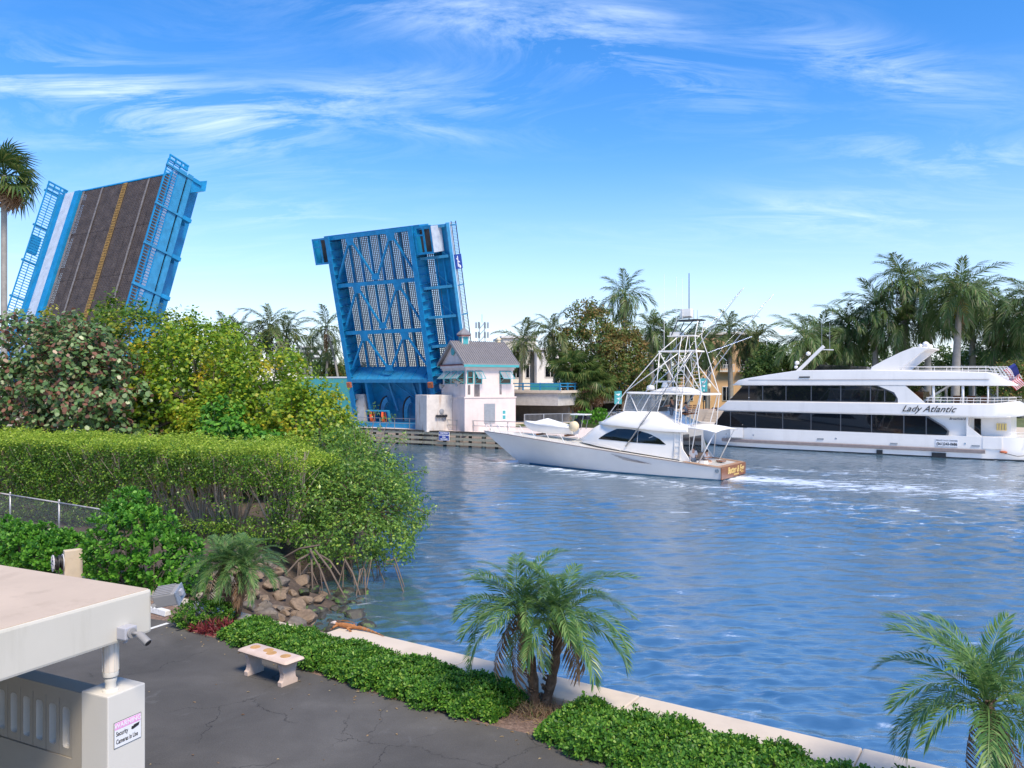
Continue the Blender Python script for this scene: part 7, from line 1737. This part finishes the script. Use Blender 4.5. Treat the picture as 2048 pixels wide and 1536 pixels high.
    for x in (-.5, .5): MB().lathe([(.3, 0), (.32, .1), (.32, 1.0), (.2, 1.15)], (x, -.2, z1-3.6), 10).build('transformer', MAT['galv'], t)
    for x in (-1, 0, 1.1): MB().lathe([(.06, 0), (.09, .12), (.05, .25)], (x, 0, z1-.3), 6).build('insulator', MAT['galv'], t)
far_buildings()
def quay_things():
    # picket railing between control house and shrub
    a, b = Vector((1.4, 90.4, 1.8)), Vector((12.5, 95.6, 1.8)); d = (b-a); L = d.length; t = thing('quay_railing', 'grey picket railing along the quay behind the tender', 'railing', a, math.atan2(d.y, d.x))
    for i in range(6): MB().bbox(i*L/5-.05, i*L/5+.05, -.05, .05, 0, 1.15).build('post', MAT['alu'], t)
    for z in (1.12, .15): MB().bbox(0, L, -.03, .03, z, z+.07).build('rail', MAT['alu'], t)
    m = MB()
    for i in range(int(L/.16)): m.bbox(i*.16-.015, i*.16+.015, -.012, .012, .15, 1.12)
    q = m.build('pickets', MAT['alu'], t); q['kind'] = 'stuff'
    # horizontal bar railing before the car park
    a, b = Vector((13, 99.5, 1.8)), Vector((33, 94.5, 1.8)); d = b-a; L = d.length; t = thing('car_park_railing', 'pale horizontal bar railing along the car park edge', 'railing', a, math.atan2(d.y, d.x))
    for i in range(11): MB().bbox(i*L/10-.05, i*L/10+.05, -.05, .05, 0, 1.5).build('post', MAT['steel_dark'], t)
    for k in range(5): MB().bbox(0, L, -.03, .03, .3+k*.28, .36+k*.28).build('bar', MAT['galv'], t)
    # low terrace with steps
    p = at(1425, 838, 92.5); t = thing('quay_steps', 'pale concrete steps and brick terrace down to the quay', 'steps', (p.x, p.y, 1.8), R(-32))
    MB().bbox(-6, 3.2, 2.4, 7, 0, 1.5).build('terrace', MAT['brick_red'], t); MB().bbox(-6.1, 3.3, 2.2, 2.5, 0, 1.58).build('terrace_wall', MAT['cap'], t)
    for i in range(5): MB().bbox(-1.2, 3.0, .2+i*.4, 2.2, i*.28, (i+1)*.28-.03).build('step', MAT['cap'], t)
    # teal banner signs
    for (u, v, Y, lb) in ((1407, 770, 96, 'turquoise banner sign on a post before the apricot building'), (1236, 795, 98, 'small turquoise sign on a post behind the flybridge')):
        p = at(u, v, Y); t = thing('banner_sign', lb, 'sign', (p.x, p.y, 1.8)); z = p.z-1.8
        MB().tube([(0, 0, 0), (0, 0, z+1)], .06, 8).build('post', MAT['steel_dark'], t); MB().bbox(-.45, .45, -.06, -.02, z-.8, z+.8).build('panel', MAT['teal'], t)
        m = MB()
        for k in range(3): m.prism([(-.3+k*.12, -.075, z+.4-k*.5), (.3-k*.1, -.075, z+.5-k*.5), (.1, -.075, z+.2-k*.5)], (0, .01, 0))
        m.build('print', MAT['sign_white'], t)
    p = at(1392, 790, 97); t = thing('globe_lamp', 'slim lamp post with ball lantern near the turquoise banner', 'street lamp', (p.x+1.6, p.y, 1.8))
    MB().tube([(0, 0, 0), (0, 0, 4.0)], .06, 8).build('post', MAT['steel_dark'], t); MB().lathe([(.05, 4), (.25, 4.2), (.28, 4.4), (.15, 4.65), (.02, 4.7)], (0, 0, 0), 10).build('lantern', MAT['cream_dome'], t)
quay_things()
def car(label, x, y, rz, paint):
    t = thing('parked_car', label, 'car', (x, y, 1.82), rz, 'cars in the car park'); L = 4.5
    sec = [(-2.2, .55, .75, .60), (-2.0, .35, .95, .80), (-1.0, .28, 1.0, .86), (1.0, .28, .98, .88), (1.9, .32, .88, .84), (2.25, .45, .70, .62)]
    MB().loft([mirror_ring([(sx, w-.04, z0), (sx, w, (z0+z1)/2), (sx, w-.08, z1)]) for sx, z0, z1, w in sec]).build('body', MAT[paint], t, smooth=True, sharp=40)
    cab = [(-1.9, .96, .98, .70), (-1.2, .96, 1.42, .62), (.1, .96, 1.46, .62), (.9, .94, 1.0, .70)]
    MB().loft([mirror_ring([(sx, .78, z0), (sx, w, z1-.04), (sx, w-.15, z1)]) for sx, z0, z1, w in cab]).build('cabin_glass', MAT['glass'], t, smooth=True, sharp=40)
    MB().loft([mirror_ring([(sx, .60, z), (sx, .5, z+.05)]) for sx, z in ((-1.15, 1.41), (.1, 1.45))]).build('roof', MAT[paint], t)
    for sx in (-1.35, 1.4):
        for sy in (-1, 1):
            w = MB().lathe([(.02, -.1), (.31, -.1), (.33, 0), (.31, .1), (.02, .1)], (sx, sy*.80, .33), 16, Matrix.Rotation(R(90), 3, 'X')).build('wheel', MAT['tyre'], t, smooth=True, sharp=40)
            MB().lathe([(.02, -.12), (.19, -.12), (.19, .12), (.02, .12)], (sx, sy*.80, .33), 12, Matrix.Rotation(R(90), 3, 'X')).build('rim', MAT['chrome'], w)
    for sy in (-1, 1): MB().box((2.18, sy*.55, .66), (.1, .3, .12)).build('headlight', MAT['sign_white'], t); MB().box((-2.16, sy*.6, .74), (.08, .25, .14)).build('tail_light', MAT['flag_red'], t)
car('silver car parked by the palm trunks beside the turquoise banner', 30.5, 103, R(170), 'car_silver'); car('dark car parked behind the bar railing next to the silver car', 26.6, 105, R(175), 'car_dark')
car('white car parked behind the flybridge enclosure', 20.0, 106, R(178), 'car_white'); car('silver car parked under the spreading tree near the small turquoise sign', 14.8, 107.5, R(174), 'car_silver')
